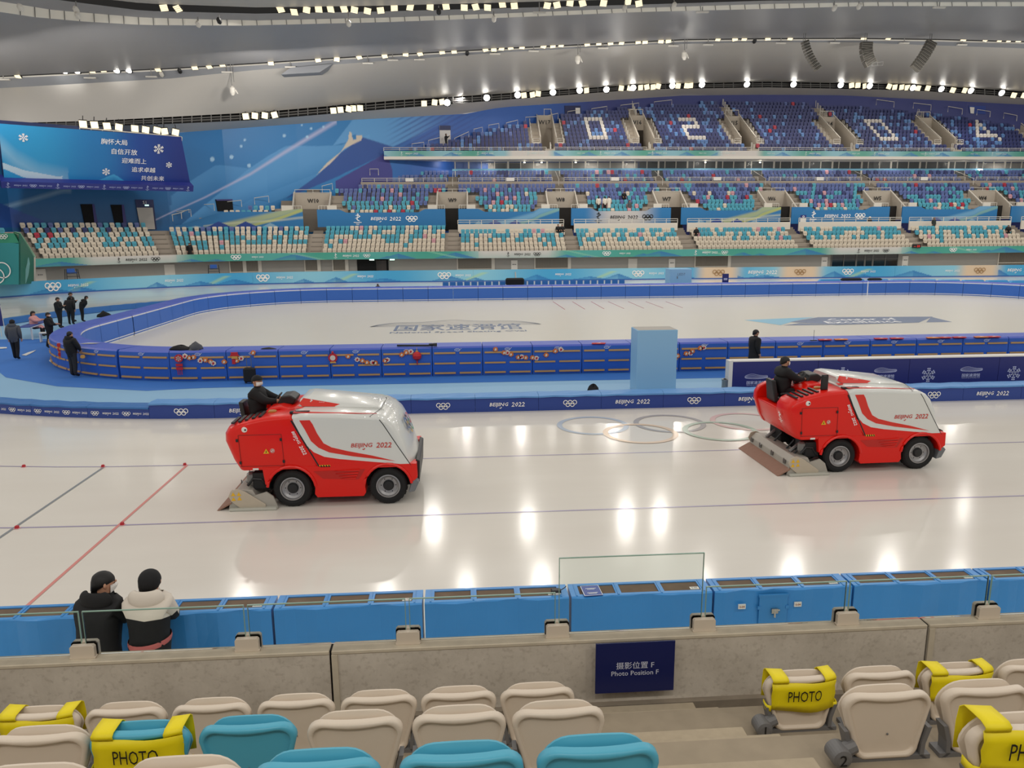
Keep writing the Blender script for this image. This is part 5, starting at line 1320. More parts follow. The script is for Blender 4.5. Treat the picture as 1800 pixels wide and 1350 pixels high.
for x, c, l in [(-1.55, 'white', 'white third row seat far left, hardly in view'), (-1.035, 'white', 'white third row seat just showing at the bottom edge'), (-.545, 'turquoise', 'turquoise third row seat, leftmost of three'), (-.025, 'turquoise', 'turquoise third row seat, middle of three'), (.48, 'turquoise', 'turquoise third row seat at the aisle, right of three')]:
    near_seat(x, 2, c, l)
for i, (x, l) in enumerate(zip(SXR, ['white front row seat with yellow cover right of the aisle', 'white front row seat between the two yellow covered ones on the right', 'white front row seat with yellow cover near the right edge', 'white front row seat cut by the right edge'])): near_seat(x, 0, 'white', l)
for x, l in zip((2.115, 2.635, 3.15), ('white second row seat at the aisle on the right', 'white second row seat second from the aisle on the right', 'white second row seat at the right edge')): near_seat(x, 1, 'white', l)
near_seat(2.14, 2, 'white', 'white third row seat with yellow cover at the right bottom corner')
near_seat(2.66, 2, 'white', 'white third row seat beyond the right bottom corner')
# grey end caps with numbers at the aisle
for x, r, s, l in ((1.83, 0, '1', 'grey seat end cap beside the first right hand front row seat'), (1.855, 1, '2', 'grey numbered seat end cap beside the second row aisle seat'), (1.88, 2, '3', 'grey seat end cap at the bottom beside the yellow covered corner seat')):
    Y = (4.12, 3.27, 2.42)[r]; z = (1.98, 2.43, 2.88)[r]; root = empty('seat_end_cap', (x, Y, z+.52), l, 'seat end cap')
    mb = MB(); mb.lathe([(.03, -.07), (.048, -.064), (.052, -.05), (.052, .03), (.04, .04)], 24, 0, None, 'y'); mb.tube([(.0, -.01, .0), (.09, .0, .03)], [.042, .034], 10); mb.build('cap', BRK, root)
    mb = MB(); put(mb, s, frame((.0, -.0725, 0), (1, 0, 0), (0, 0, 1)), 0, 0, None, .06); mb.build('number', BLACKM, root)
# yellow covers
YEL_M = mat('cover_yellow', 'ecd800', .55, bump=.3, bscale=7)
def cover(x, r, tilt, label, top=True):
    Y = (4.12, 3.27, 2.42)[r]; z = (1.98, 2.43, 2.88)[r]; root = empty('seat_cover', (x, Y, z-.043), label, 'seat cover', 0, 'yellow covers marked for photographers')
    mb = MB(); n = 10
    def yb(X): return -.022+.55*X*X-.006*math.sin(X*22)
    def zt(X): return .868-.0*X
    zbot = lambda X: .672-.03*math.sin((X+.2)*6)+tilt*X
    mb.loft([[(X, yb(X)-.006*math.sin(q*3.1+X*9), zbot(X)+(.842-zbot(X))*q/4) for q in range(5)] for X in [-.20+.41*i/n for i in range(n+1)]], False)
    for a, b in ((-.20, -.10), (.13, .21)):
        mb.loft([[(X, yb(X), .84), (X, yb(X)-.004, .862), (X, .0+.55*X*X, .874), (X, .05+.5*X*X, .874), (X, .10+.5*X*X, .872), (X, .125+.5*X*X, .85), (X, .135+.5*X*X, .78), (X, .135+.5*X*X, .66)] for X in [a+(b-a)*i/3 for i in range(4)]], False)
    sd = -.226 if tilt >= 0 else .226
    for sx in (-.2, .2):
        k = 1 if sx > 0 else -1
        mb.loft([[(sx, yb(sx), z0), (k*.222, .005, z0), (k*.226, .03, z0), (k*.222, .07, z0)] for z0 in (.65, .69)], False)
    o = mb.build('cloth', YEL_M, root, smooth=True); sl = o.modifiers.new('thick', 'SOLIDIFY'); sl.thickness = .004; sl.offset = 1
    mb = MB(); M = frame((0, -.034, .762), (1, 0, tilt), (0, -.0, 1)); put(mb, 'PHOTO', M, 0, 0, .21, .072, 0, .0, .08)
    mb.v = [(v[0], yb(v[0])-.013, v[2]) for v in mb.v]; mb.build('lettering', BLACKM, root)
cover(-2.50, 0, 0, 'yellow cover reading PHOTO on the far left front row seat'); cover(-1.545, 1, .04, 'yellow cover reading PHOTO on the turquoise seat')
cover(2.085, 0, .05, 'yellow cover reading PHOTO on the first seat right of the aisle'); cover(3.11, 0, .03, 'yellow cover reading PHOTO near the right edge, half hidden'); cover(2.14, 2, 0, 'yellow cover on the seat in the right bottom corner')

# ================================================================== ICE RESURFACERS
RED = mat('vehicle_red', 'dc1506', .3, coat=.15, spec=.35); VWH = mat('vehicle_white', 'd5d7d3', .25, coat=.4); VGR = mat('vehicle_stripe_grey', 'c3cbcc', .3); VRD2 = mat('vehicle_swoosh_red', 'd42a1c', .3)
TYRE = mat('tyre_black', '111112', .8, noise=.2, nscale=20); RIM = mat('rim_grey', 'a09fa0', .35, metal=.5); HUB = mat('hub_dark', '1b1b1d', .5)
CHAS = mat('chassis_black', '151516', .7); SLED = mat('sled_grey', 'aaa69c', .5, metal=.2, noise=.08, nscale=4); SLEDB = mat('sled_plate_beige', 'b9ae9b', .5, noise=.04); SQUE = mat('squeegee_brown', '8d6a58', .7, noise=.1, nscale=10)
STEELD = mat('hydraulic_steel', '7b7a78', .35, metal=.7); PLASB = mat('plastic_black', '18181a', .45); BUMPG = mat('bumper_grey', '6f7376', .5); WARN = mat('warning_yellow', 'e2b21c', .5)
TXR = mat('print_red', 'c4382c', .5)
def ZP(pts, k=389.0): return [((x-615)/k, (1100-y)/k) for x, y in pts]
def vehicle(loc, label, rz):
    root = empty('ice_resurfacer', (0, 0, 0), label, 'vehicle', 0, 'red and white ice resurfacing vehicles')
    W = 1.05
    def part(mb, name, m, bevel=0, smooth=False, parent=None, segs=3):
        o = mb.build(name, m, parent or root, bevel=bevel, segs=segs, smooth=smooth)
        if smooth: e = o.modifiers.new('edge', 'EDGE_SPLIT'); e.split_angle = math.radians(38)
        return o
    # rear housing with a cockpit notch for the driver
    rear = [(-1.02, .80), (-1.14, 1.0), (-1.28, 1.40), (-1.27, 1.56), (-1.19, 1.69), (-1.02, 1.77), (-.80, 1.82), (-.45, 1.885), (.06, 1.925), (.56, .80)]
    mb = MB()
    def hull(y0, y1, prof, t0=0, t1=0):
        """prism whose rear end is drawn in at the outer sides"""
        mb.prism(prof, y0, y1, 'y')
    full = rear
    ring = lambda y, pull, dz: [(x+(pull*smooth01(-.6, -1.3, x) if pull else 0), y, z-dz*(z > 1.6)) for x, z in full]
    mb.loft([ring(-W, .16, .05), ring(-W+.05, .06, .012), ring(-W+.16, 0, 0), ring(-.42, -.02, .0)], True, True)
    mb.loft([ring(.72, -.02, 0), ring(W-.16, 0, 0), ring(W-.05, .06, .012), ring(W, .16, .05)], True, True)
    low = [(-1.02, .80), (-1.14, 1.0), (-1.27, 1.42), (-.42, 1.45), (-.30, 1.90), (.06, 1.925), (.56, .80)]
    mb.prism(low, -.42, .72, 'y')
    part(mb, 'rear_housing', RED, .035, True)
    # front tank
    front = [(.07, 1.93), (.25, 1.96), (1.0, 1.93), (1.80, 1.865), (2.0, 1.79), (2.16, 1.66), (2.32, 1.36), (2.50, .82), (.57, .80)]
    mb = MB()
    rg = lambda y, pull, dz: [(x-pull*smooth01(1.7, 2.5, x), y, z-dz*(z > 1.5)) for x, z in front]
    mb.loft([rg(-W, .20, .06), rg(-W+.06, .10, .015), rg(-W+.3, .02, 0), rg(-.3, -.03, -.02), rg(.3, -.03, -.02), rg(W-.3, .02, 0), rg(W-.06, .10, .015), rg(W, .20, .06)], True, True)
    part(mb, 'snow_tank', VWH, .03, True)
    # lower hull with wheel arches
    def arch(cx, r, a0, a1, n=12): return [(cx+r*math.cos(math.radians(a0+(a1-a0)*k/n)), .385+r*math.sin(math.radians(a0+(a1-a0)*k/n))) for k in range(n+1)]
    lowh = [(-.56, .86), (-.52, .50)]+arch(0, .465, 165, -14)+[(.50, .20), (1.43, .20)]+arch(1.93, .465, 194, 8)+[(2.46, .50), (2.53, .56), (2.52, .86)]
    mb = MB(); mb.prism(lowh, -W-.01, -W+.30, 'y'); mb.prism(lowh, W-.30, W+.01, 'y'); part(mb, 'skirt', RED, .004)
    mb = MB(); mb.box((-.5, -.72, .30), (2.45, .72, .84)); part(mb, 'chassis', CHAS)
    for cx in (0, 1.93):
        for sy in (-1, 1):
            mb = MB(); mb.tube([(x, sy*(W+.015), z) for x, z in arch(cx, .485, 172, 8, 14)], .03, 6); part(mb, 'fender_lip', RED)
    # sides: white panel, stripes, hatch, marks (near and far side)
    for sy in (-1, 1):
        y = sy*(W+.004)
        def side(pts, name, m, d=0.0, k=1):
            mb = MB(); yy = y+sy*d; mb.prism(ZP(pts), yy-sy*.02, yy, 'y'); return part(mb, name, m)
        side([(572, 395), (640, 372), (835, 772), (1562, 785), (1562, 790), (600, 792), (560, 700)] if False else [(828, 768), (700, 600), (1000, 700), (1566, 776), (1560, 790), (835, 790)], 'lower_panel', RED, .001)
        side([(655, 392), (690, 470), (740, 585), (800, 650), (880, 690), (1000, 712), (1552, 776), (1360, 470), (1322, 405), (1000, 388), (720, 388)], 'side_panel', VWH, .004)
        side([(705, 392), (745, 470), (785, 560), (840, 615), (920, 655), (1100, 692), (1430, 740), (1250, 690), (1060, 648), (940, 615), (880, 580), (835, 500), (805, 425), (785, 392)], 'swoosh', VRD2, .008)
        side([(636, 392), (648, 392), (840, 768), (830, 770)], 'seam', PLASB, .006)
        side([(836, 757), (920, 757), (924, 774), (840, 774)], 'hazard_stripe', WARN, .006)
        mb = MB()
        for q in range(4): mb.prism(ZP([(846+q*20, 757), (855+q*20, 757), (860+q*20, 774), (851+q*20, 774)]), y+sy*.006, y+sy*.009, 'y')
        part(mb, 'hazard_bars', BLACKM)
        side([(325, 768), (369, 768), (369, 783), (325, 783)], 'label_plate', SIGNW, .004)
        mb = MB()
        for a, b in (((232, 500), (560, 500)), ((560, 500), (568, 752)), ((232, 752), (568, 752)), ((232, 500), (240, 752))):
            p, q = ZP([a, b]); mb.tube([(p[0], y+sy*.001, p[1]), (q[0], y+sy*.001, q[1])], .006, 4)
        part(mb, 'hatch_seam', mat('seam_dark_red', '8d120a', .4))
        for a in ((221, 541), (555, 541), (236, 720), (567, 718)):
            p = ZP([a])[0]; mb = MB(); mb.rbox((p[0]-.022, min(y, y+sy*.02), p[1]-.03), (p[0]+.022, max(y, y+sy*.02), p[1]+.03), .006); part(mb, 'latch', PLASB)
        p = ZP([(437, 634)])[0]; mb = MB(); mb.prism([(p[0]-.058, p[1]-.045), (p[0]+.058, p[1]-.045), (p[0], p[1]+.055)], y, y+sy*.006, 'y'); t_ = part(mb, 'warning_sticker', WARN)
        mb = MB(); mb.prism([(p[0]-.012, p[1]-.03), (p[0]+.012, p[1]-.02), (p[0], p[1]+.025)], y+sy*.006, y+sy*.009, 'y'); part(mb, 'bolt_mark', BLACKM, parent=t_)
        p = ZP([(484, 631)])[0]; mb = MB(); mb.lathe([(.045, -.003), (.045, .006)], 18, 0, Matrix.Translation((p[0], y, p[1])) @ Matrix.Rotation(math.pi/2*sy, 4, 'X')); t_ = part(mb, 'round_sticker', SIGNW)
        M = frame((p[0], y+sy*.010, p[1]), (-sy, 0, 0), (0, 0, 1)); mb = MB(); mb.ring((0, 0), .035, .01, M, 0, 16); mb.stroke([(-.02, .025), (.02, -.025)], .012, 0, M); part(mb, 'ban_mark', TXR, parent=t_)
        p = ZP([(283, 457)])[0]; mb = MB(); mb.lathe([(.058, -.02), (.06, .004), (.05, .02), (.02, .026)], 20, 0, Matrix.Translation((p[0], y-sy*.012, p[1])) @ Matrix.Rotation(math.pi/2*(-sy), 4, 'X')); t_ = part(mb, 'round_lamp', SIGNW)
        mb = MB(); mb.ell((p[0]+.02, y+sy*.012, p[1]), (.02, .012, .02)); part(mb, 'lamp_pupil', PLASB, parent=t_)
        M = frame((0, y+sy*.012, 0), (-sy, 0, 0), (0, 0, 1)); p = ZP([(1246, 608)])[0]
        mb = MB(); beijing(mb, M, p[0]*-sy, p[1], .82, 0, 2); part(mb, 'lettering', TXR)
        mb = MB(); p = ZP([(690, 572)])[0]; an = math.radians(-65 if sy < 0 else 65); M2 = frame((p[0], y+sy*.012, p[1]), (-sy*math.cos(an), 0, math.sin(an)), (math.sin(an)*sy*1, 0, math.cos(an)))
        beijing(mb, M2, -0.0, -.0, .54, 0, 2); 
        part(mb, 'lettering', WHITE)
        # louvred recess
        side([(790, 806), (1192, 800), (1140, 882), (860, 868)], 'louvre_panel', mat('vehicle_red_deep', 'b8160a', .3), .012)
        for q, (a, b, c) in enumerate(((950, 1150, 806), (960, 1140, 830), (985, 1130, 852), (1000, 1118, 870))):
            p0, p1 = ZP([(a, c), (b, c-2)]); mb = MB(); mb.prism([(p0[0], p0[1]), (p1[0], p1[1]-.015), (p1[0], p1[1]+.018)], y+sy*.012, y+sy*.03, 'y'); part(mb, 'louvre', RED)
        for q, (a, b, z_) in enumerate(((612, 760, 0),)):
            p0, p1 = (.02, .40); mb = MB(); mb.box((p0, sy*.86-.05, 1.925), (p1, sy*.86+.05, 1.965)); part(mb, 'grab_slot', PLASB)
    # tank lid with red tapers
    mb = MB(); lid = [(.16, 1.95), (.13, 2.10), (.28, 2.12), (1.72, 1.93), (1.86, 1.86)]
    mb.loft([[(x, -.50, z-.14*(z > 1.98)) for x, z in lid], [(x, -.36, z) for x, z in lid], [(x, .62, z) for x, z in lid], [(x, .74, z-.12*(z > 1.98)) for x, z in lid]], True, True); part(mb, 'tank_lid', VWH, .02, True)
    mb = MB(); mb.add([(.06, -.62, 1.962), (.06, -.50, 1.985), (1.35, -.50, 1.935), (.10, -.52, 1.99)], [(0, 2, 1)]); mb.prism([(.10, -.98), (.10, -.86), (1.75, -.90)], 1.955, 1.966, 'z'); mb.v = [(x, y, z-(.045*(x-.1) if z > 1.9 else 0)) for x, y, z in mb.v]; part(mb, 'top_stripe', VRD2)
    mb = MB(); mb.add([(.20, -.51, 1.97), (1.30, -.475, 1.925), (.20, -.375, 2.118), (.12, -.45, 2.02)], [(0, 1, 2, 3)]); mb.v = [(x, y-.012, z+.012) for x, y, z in mb.v]; part(mb, 'lid_taper', VRD2)
    mb = MB(); M = frame((.42, -.455, 2.035), (1, 0, -.08), (0, .6, .9)); emblem(mb, M, -.06, .02, .13); part(mb, 'figure_emblem', WHITE)
    mb = MB(); rings5(mb, M, .16, 0, .12, 0, 12); part(mb, 'ring_emblem', WHITE)
    # nose line, rings on the nose
    M = frame((2.262, -.42, 1.52), (0, 1, 0), (-.42, 0, 1)); mb = MB()
    RCV = [mat('nose_ring_blue', '4a6aa0', .4), mat('nose_ring_black', '3c3c42', .4), mat('nose_ring_red', 'c06068', .4), mat('nose_ring_yellow', 'd2b060', .4), mat('nose_ring_green', '5a9a7a', .4)]
    rings5(mb, frame((2.27, -.1, 1.50), (0, 1, 0), (-.45, 0, .9)), 0, -.02, .75, [0, 2, 4, 1, 3] if False else [0, 1, 2, 3, 4], 24, .12)
    mb.v = [(x+.05, y, z) for x, y, z in mb.v]; mb.build('ring_emblem', RCV, root)
    mb = MB(); [mb.tube([(x, sy*(W+.006), z) for x, z in ZP([(1318, 402), (1345, 440), (1450, 615), (1552, 780)])], .009, 4) for sy in (-1, 1)]; mb.tube([(1.62, -W+.02, 1.86), (1.80, -.5, 1.90), (1.82, .5, 1.90), (1.62, W-.02, 1.86)], .006, 4); part(mb, 'nose_seam', PLASB)
    # bumper
    mb = MB(); mb.loft([[(2.44+d, y, z) for d, z in ((0, .44), (.12, .40), (.14, .86), (.06, .90))] for y in (-.88, -.6, .6, .88)], True, True); part(mb, 'bumper', PLASB, .02)
    for sy in (-1, 1): mb = MB(); mb.prism([(2.34, .24), (2.47, .27), (2.56, .46), (2.50, .52), (2.42, .50)], sy*(W+.01), sy*(W-.28), 'y'); part(mb, 'corner_guard', BUMPG, .012)
    # wheels
    for cx in (0, 1.93):
        for sy in (-1, 1):
            w_ = bpy.data.objects.new('wheel', None); COL.objects.link(w_); w_.parent = root; w_.location = (cx, sy*(W-.16), .385); w_.empty_display_size = .1
            Mx = Matrix.Rotation(0 if sy < 0 else math.pi, 4, 'Z')
            mb = MB(); prof = [(.24, -.13), (.30, -.155), (.35, -.15), (.38, -.115), (.385, -.05), (.385, .05), (.38, .115), (.34, .14), (.24, .12)]
            mb.lathe(prof+[prof[0]], 40, 0, Mx, 'y', False)
            for q in range(24):
                a = 2*math.pi*q/24; c, s = math.cos(a), math.sin(a)
                mb.tube([Mx @ Vector((.386*c, -.11, .386*s)), Mx @ Vector((.389*math.cos(a+.09), -.02, .389*math.sin(a+.09))), Mx @ Vector((.386*c, .10, .386*s))], .008, 4)
            mb.build('tyre', TYRE, w_, smooth=False)
            mb = MB(); mb.lathe([(.25, -.10), (.245, -.145), (.225, -.15), (.212, -.10), (.17, -.07), (.11, -.065), (.01, -.065)], 32, 0, Mx, 'y', False); mb.build('rim', RIM, w_, smooth=False)
            mb = MB()
            for q in range(6): a = math.pi/3*q; mb.ell(Mx @ Vector((.15*math.cos(a), -.066, .15*math.sin(a))), (.014, .01, .014), 0, 6, 4)
            mb.lathe([(.11, -.05), (.11, -.09), (.09, -.12), (.03, -.125)], 24, 0, Mx, 'y'); mb.build('hub', HUB, w_)
    # cockpit: console, steering wheel, seat
    mb = MB(); mb.prism([(-.62, 1.45), (-.66, 1.80), (-.5, 1.93), (-.28, 1.96), (-.1, 1.92), (-.1, 1.5)], -.40, .70, 'y'); part(mb, 'console', RED, .04)
    mb = MB(); mb.prism([(-.42, 1.93), (-.33, 2.10), (-.14, 2.12), (-.02, 2.04), (-.08, 1.92)], -.05, .45, 'y'); part(mb, 'instrument_hood', PLASB, .03)
    mb = MB(); c = Vector((-.48, .18, 2.0)); ax = Vector((-.75, 0, .66)).normalized(); u = Vector((0, 1, 0)); v = ax.cross(u)
    mb.tube([c+(u*math.cos(t)+v*math.sin(t))*.17 for t in [2*math.pi*k/24 for k in range(25)]], .016, 6)
    for t in (.5, 2.6, 4.7): mb.tube([c-ax*.03, c+(u*math.cos(t)+v*math.sin(t))*.165], .012, 5)
    mb.tube([c-ax*.03, c-ax*.30], .025, 6); part(mb, 'steering_wheel', PLASB)
    st = bpy.data.objects.new('driver_seat', None); COL.objects.link(st); st.parent = root; st.location = (-.84, .18, 1.44); st.empty_display_size = .1
    mb = MB(); mb.rbox((-.20, -.24, .0), (.28, .24, .12), .03); mb.build('cushion', PLASB, st)
    mb = MB(); mb.loft([[(-.22-.08*q+dx, y, .02+.52*q) for dx, y in ((0, -.24+.05*q), (-.10, -.22+.05*q), (-.10, .22-.05*q), (0, .24-.05*q))] for q in (0, .3, .7, .95, 1.0)], True, True); mb.build('seat_back', PLASB, st, bevel=.02)
    for sy in (-1, 1): mb = MB(); mb.rbox((-.22, sy*.29-.03, .2), (.12, sy*.29+.03, .26), .02); mb.build('armrest', PLASB, st)
    mb = MB(); mb.rbox((-.48, -.62, 1.86), (-.32, -.50, 1.93), .02); part(mb, 'indicator', mat('amber', 'b07a3a', .3))
    # conditioner sled behind the rear wheels
    sl = bpy.data.objects.new('conditioner_sled', None); COL.objects.link(sl); sl.parent = root; sl.empty_display_size = .1
    def sp(mb, name, m, bevel=0): return mb.build(name, m, sl, bevel=bevel)
    mb = MB(); mb.prism([(-1.22, .06), (-1.20, .30), (-1.08, .42), (-.78, .40), (-.62, .10), (-.62, .05)], -1.08, 1.08, 'y'); sp(mb, 'blade_box', SLED, .012)
    for sy in (-1, 1):
        mb = MB(); mb.prism(ZP([(128, 985), (150, 938), (200, 925), (260, 950), (410, 1058), (410, 1112), (245, 1112), (150, 1030)]), sy*1.13, sy*1.10, 'y'); e_ = sp(mb, 'end_plate', SLEDB, .01)
        mb = MB(); mb.prism(ZP([(135, 1040), (112, 1128), (512, 1116), (470, 1000), (420, 960)]), sy*1.10, sy*1.06, 'y'); sp(mb, 'side_frame', SLED)
        mb = MB(); mb.rbox((-1.24, min(sy*1.08, sy*1.2), .0), (-.30, max(sy*1.08, sy*1.2), .055), .012); sp(mb, 'runner', mat('runner_pale', 'b3b3a8', .45))
        for q, (a, b) in enumerate(((167, 968), (211, 968), (167, 1007), (213, 1004))):
            p = ZP([(a, b)])[0]; mb = MB(); mb.prism([(p[0]-.045, p[1]-.032), (p[0]+.045, p[1]-.032), (p[0], p[1]+.045)], sy*1.13, sy*1.135, 'y'); sp(mb, 'warning_sticker', WARN)
    mb = MB(); mb.add([(-1.20, -1.12, .17), (-1.20, 1.12, .17), (-1.50, 1.12, .006), (-1.50, -1.12, .006), (-1.20, -1.12, .14), (-1.20, 1.12, .14), (-1.46, 1.12, .0), (-1.46, -1.12, .0)], [(0, 1, 2, 3), (7, 6, 5, 4), (0, 3, 7, 4), (1, 5, 6, 2), (3, 2, 6, 7)]); sp(mb, 'squeegee', SQUE)
    for y in (-.85, -.2, .45, .95): mb = MB(); mb.box((-1.24, y-.05, .22), (-1.19, y+.05, .30)); mb.tube([(-1.24, y, .22), (-1.24, y, .34)], .012, 5); sp(mb, 'clip', STEELD)
    for y in (-.62, .62): mb = MB(); mb.tube([(-1.0, y, .42), (-.62, y, .72)], .045, 8); mb.tube([(-.85, y, .54), (-.45, y, .84)], .028, 8); sp(mb, 'hydraulic_cylinder', STEELD)
    for y in (-.75, -.35, .3): mb = MB(); mb.tube([(-.95, y, .40), (-.80, y-.05, .62), (-.60, y-.02, .50), (-.48, y, .30), (-.6, y+.05, .22)], .022, 6); sp(mb, 'hose', PLASB)
    mb = MB(); mb.lathe([(.07, -.06), (.09, 0), (.09, .16), (.05, .2)], 12, 0, Matrix.Translation((-.84, -.86, .52))); sp(mb, 'pump', STEELD)
    for y0_, y1_ in ((-.95, -.45), (.3, .9)): mb = MB(); mb.box((-.80, y0_, .36), (-.46, y1_, .72)); sp(mb, 'linkage_block', CHAS, .03)
    mb = MB(); mb.tube([(-.9, -.95, .46), (-.78, -.95, .60), (-.62, -.95, .58), (-.5, -.95, .40)], .03, 6); sp(mb, 'hose', PLASB)
    # rear face marks
    M = frame((-1.245, -.62, 1.22), (0, -1, 0), (.35, 0, 1)); M = frame((-1.25, -.62, 1.26), (0, -1, 0), (-.30, 0, 1)); mb = MB(); emblem(mb, M, 0, 0, .30); mb.v = [(x-.035, y, z) for x, y, z in mb.v]; part(mb, 'rear_emblem', WHITE)
    for sy in (-1, 1): mb = MB(); mb.ell((-1.05, sy*.86, .96), (.03, .05, .05)); part(mb, 'tail_lamp', mat('tail_lamp_red', 'a03028', .2))
    for q in range(5): mb = MB(); mb.box((-1.12+.13*q, -.98+.02*q, 1.76+.024*q), (-1.06+.13*q, -.48, 1.79+.026*q)); part(mb, 'vent_slot', PLASB)
    root.location = loc; root.rotation_euler = (0, 0, rz)
    return root
pa = at_z(515, 893); pb = at_z(1473, 832)
V1 = vehicle((pa.x, pa.y+1.09, 0), 'left red and white ice resurfacer on the near lane, driver in black cap', 0)
V2 = dup(V1, (pb.x, pb.y+1.09, 0), 0.035, 'right red and white ice resurfacer in front of the navy boards')
mb = MB(); mb.rbox((-.09, -.03, -.18), (.09, .03, .18), .03); mb.tube([(0, .02, -.16), (.02, .06, -.3)], .012, 5); o_ = mb.build('mirror', PLASB, V2, loc=(-.36, -.78, 2.06))

# ================================================================== PEOPLE
SKIN = mat('skin', 'b98a70', .55); HAIRB = mat('hair_black', '0e0c0c', .6); MASKW = mat('mask_white', 'e6e4e0', .6)
CLO = {n: mat('cloth_'+n, h, .8, bump=.2, bscale=14) for n, h in dict(black='0d0d10', charcoal='24252a', grey='4c4f54', white='d8cfc2', pink='d59a98', green='2c3230', navy='1a2036', rose='b8625f').items()}
SHOE = mat('shoe_black', '0b0b0c', .6)
BASE = dict(pelvis=(0, 0, .95, .175), waist=(0, 0, 1.10, .17), chest=(0, 0, 1.30, .195), upper=(0, 0, 1.43, .14), neck=(0, .01, 1.505, .066), head0=(0, .02, 1.575, .092), head1=(0, .025, 1.645, .116), head2=(0, .02, 1.72, .095))
def person(label, pos, heading=0., top='black', bottom='black', pose=None, scale=1.0, hair='short', mask=False, hood=None, skirt=None, puff=1.15, hands=True, lean=0., turn=0., band=None, hem=None, name='person'):
    """pose: overrides of limb joints (x right, y forward, z up); lean: forward bend at the hips (rad); turn: head yaw"""
    J = dict(BASE)
    J.update(dict(shL=(-.19, 0, 1.42, .092), elL=(-.25, -.03, 1.16, .075), wrL=(-.25, .06, .93, .05), shR=(.19, 0, 1.42, .092), elR=(.25, -.03, 1.16, .075), wrR=(.25, .06, .93, .05),
                  hiL=(-.09, 0, .90, .13), knL=(-.10, .02, .50, .09), anL=(-.10, -.02, .10, .065), toL=(-.12, .15, .045, .05), hiR=(.09, 0, .90, .13), knR=(.10, .02, .50, .09), anR=(.10, -.02, .10, .065), toR=(.12, .15, .045, .05)))
    for k, v in (pose or {}).items(): J[k] = tuple(v)+((J[k][3],) if len(v) == 3 else ())
    if lean:
        c, s = math.cos(lean), math.sin(lean); P0 = J['pelvis']
        for k in ('waist', 'chest', 'upper', 'neck', 'head0', 'head1', 'head2', 'shL', 'shR'):
            x, y, z, r = J[k]; d = z-P0[2]; yy = y-P0[1]; J[k] = (x, P0[1]+yy*c+d*s, P0[2]+d*c-yy*s, r)
    if turn:
        ax, ay = J['neck'][0], J['neck'][1]
        for k in ('head1', 'head2'): pass
    for k in ('chest', 'waist', 'upper', 'shL', 'shR', 'elL', 'elR', 'pelvis', 'wrL', 'wrR'):
        x, y, z, r = J[k]; J[k] = (x, y, z, r*(puff if k not in ('wrL', 'wrR') else 1.0))
    keys = list(J); idx = {k: i for i, k in enumerate(keys)}
    E_ = [('pelvis', 'waist'), ('waist', 'chest'), ('chest', 'upper'), ('upper', 'neck'), ('neck', 'head0'), ('head0', 'head1'), ('head1', 'head2')]
    for s in 'LR': E_ += [('upper', 'sh'+s), ('sh'+s, 'el'+s), ('el'+s, 'wr'+s), ('pelvis', 'hi'+s), ('hi'+s, 'kn'+s), ('kn'+s, 'an'+s), ('an'+s, 'to'+s)]
    vs = [Vector(J[k][:3]) for k in keys]; rs = [J[k][3] for k in keys]; es = [(idx[a], idx[b]) for a, b in E_]; seg = [(a, b) for a, b in E_]; roots = [idx['pelvis']]
    fing = []
    if hands:
        for s, sg in (('L', -1), ('R', 1)):
            w_ = Vector(J['wr'+s][:3]); e_ = Vector(J['el'+s][:3]); d = (w_-e_).normalized(); side = d.cross(Vector((0, 0, 1)) if abs(d.z) < .9 else Vector((0, 1, 0))).normalized(); nn = side.cross(d).normalized()
            palm = w_+d*.085; i0 = len(vs); vs.append(palm); rs.append(.036); es.append((idx['wr'+s], i0)); fing.append((i0, idx['wr'+s]))
            for q, (off, ln) in enumerate(((-.028, .062), (-.009, .075), (.01, .07), (.028, .055))):
                b0 = palm+side*off; pts = [b0, b0+d*(ln*.55)-nn*.012, b0+d*(ln*.95)-nn*.04]; k0 = len(vs); roots.append(k0)
                for t, p in enumerate(pts): vs.append(p); rs.append(.0105-.0012*t); 
                es += [(k0, k0+1), (k0+1, k0+2)]; fing += [(k0, k0+1), (k0+1, k0+2)]
            b0 = w_+d*.045+side*(-sg*.0+.03); k0 = len(vs); roots.append(k0)
            for t, p in enumerate((w_+d*.04, b0+side*.018+d*.01, b0+side*.03+d*.045)): vs.append(p); rs.append(.013-.0015*t)
            es += [(k0, k0+1), (k0+1, k0+2)]; fing += [(k0, k0+1), (k0+1, k0+2)]
    me = bpy.data.meshes.new('p'); me.from_pydata([tuple(v) for v in vs], es, []); tmp = bpy.data.objects.new('p', me); COL.objects.link(tmp)
    sk = tmp.modifiers.new('s', 'SKIN'); sk.use_smooth_shade = True
    if not me.skin_vertices: raise RuntimeError('no skin layer')
    for i, r in enumerate(rs): me.skin_vertices[0].data[i].radius = (r, r); me.skin_vertices[0].data[i].use_root = i in roots
    sb = tmp.modifiers.new('sub', 'SUBSURF'); sb.levels = 1; sb.render_levels = 1
    dg = bpy.context.evaluated_depsgraph_get(); dg.update(); out = bpy.data.meshes.new_from_object(tmp.evaluated_get(dg)); bpy.data.objects.remove(tmp); bpy.data.meshes.remove(me)
    root = empty(name, pos, label, 'person', heading)
    root.scale = (scale,)*3
    # cloth by nearest bone
    mats = [SKIN, CLO[top], CLO[bottom], SHOE, CLO[band] if band else CLO[top], CLO[hem] if hem else CLO[bottom]]
    cls = {}
    for a, b in seg:
        if 'head' in b or b == 'neck': cls[(a, b)] = 0
        elif b[:2] in ('sh', 'el', 'wr') or b in ('waist', 'chest', 'upper'): cls[(a, b)] = 1
        elif b[:2] == 'to': cls[(a, b)] = 3
        else: cls[(a, b)] = 2
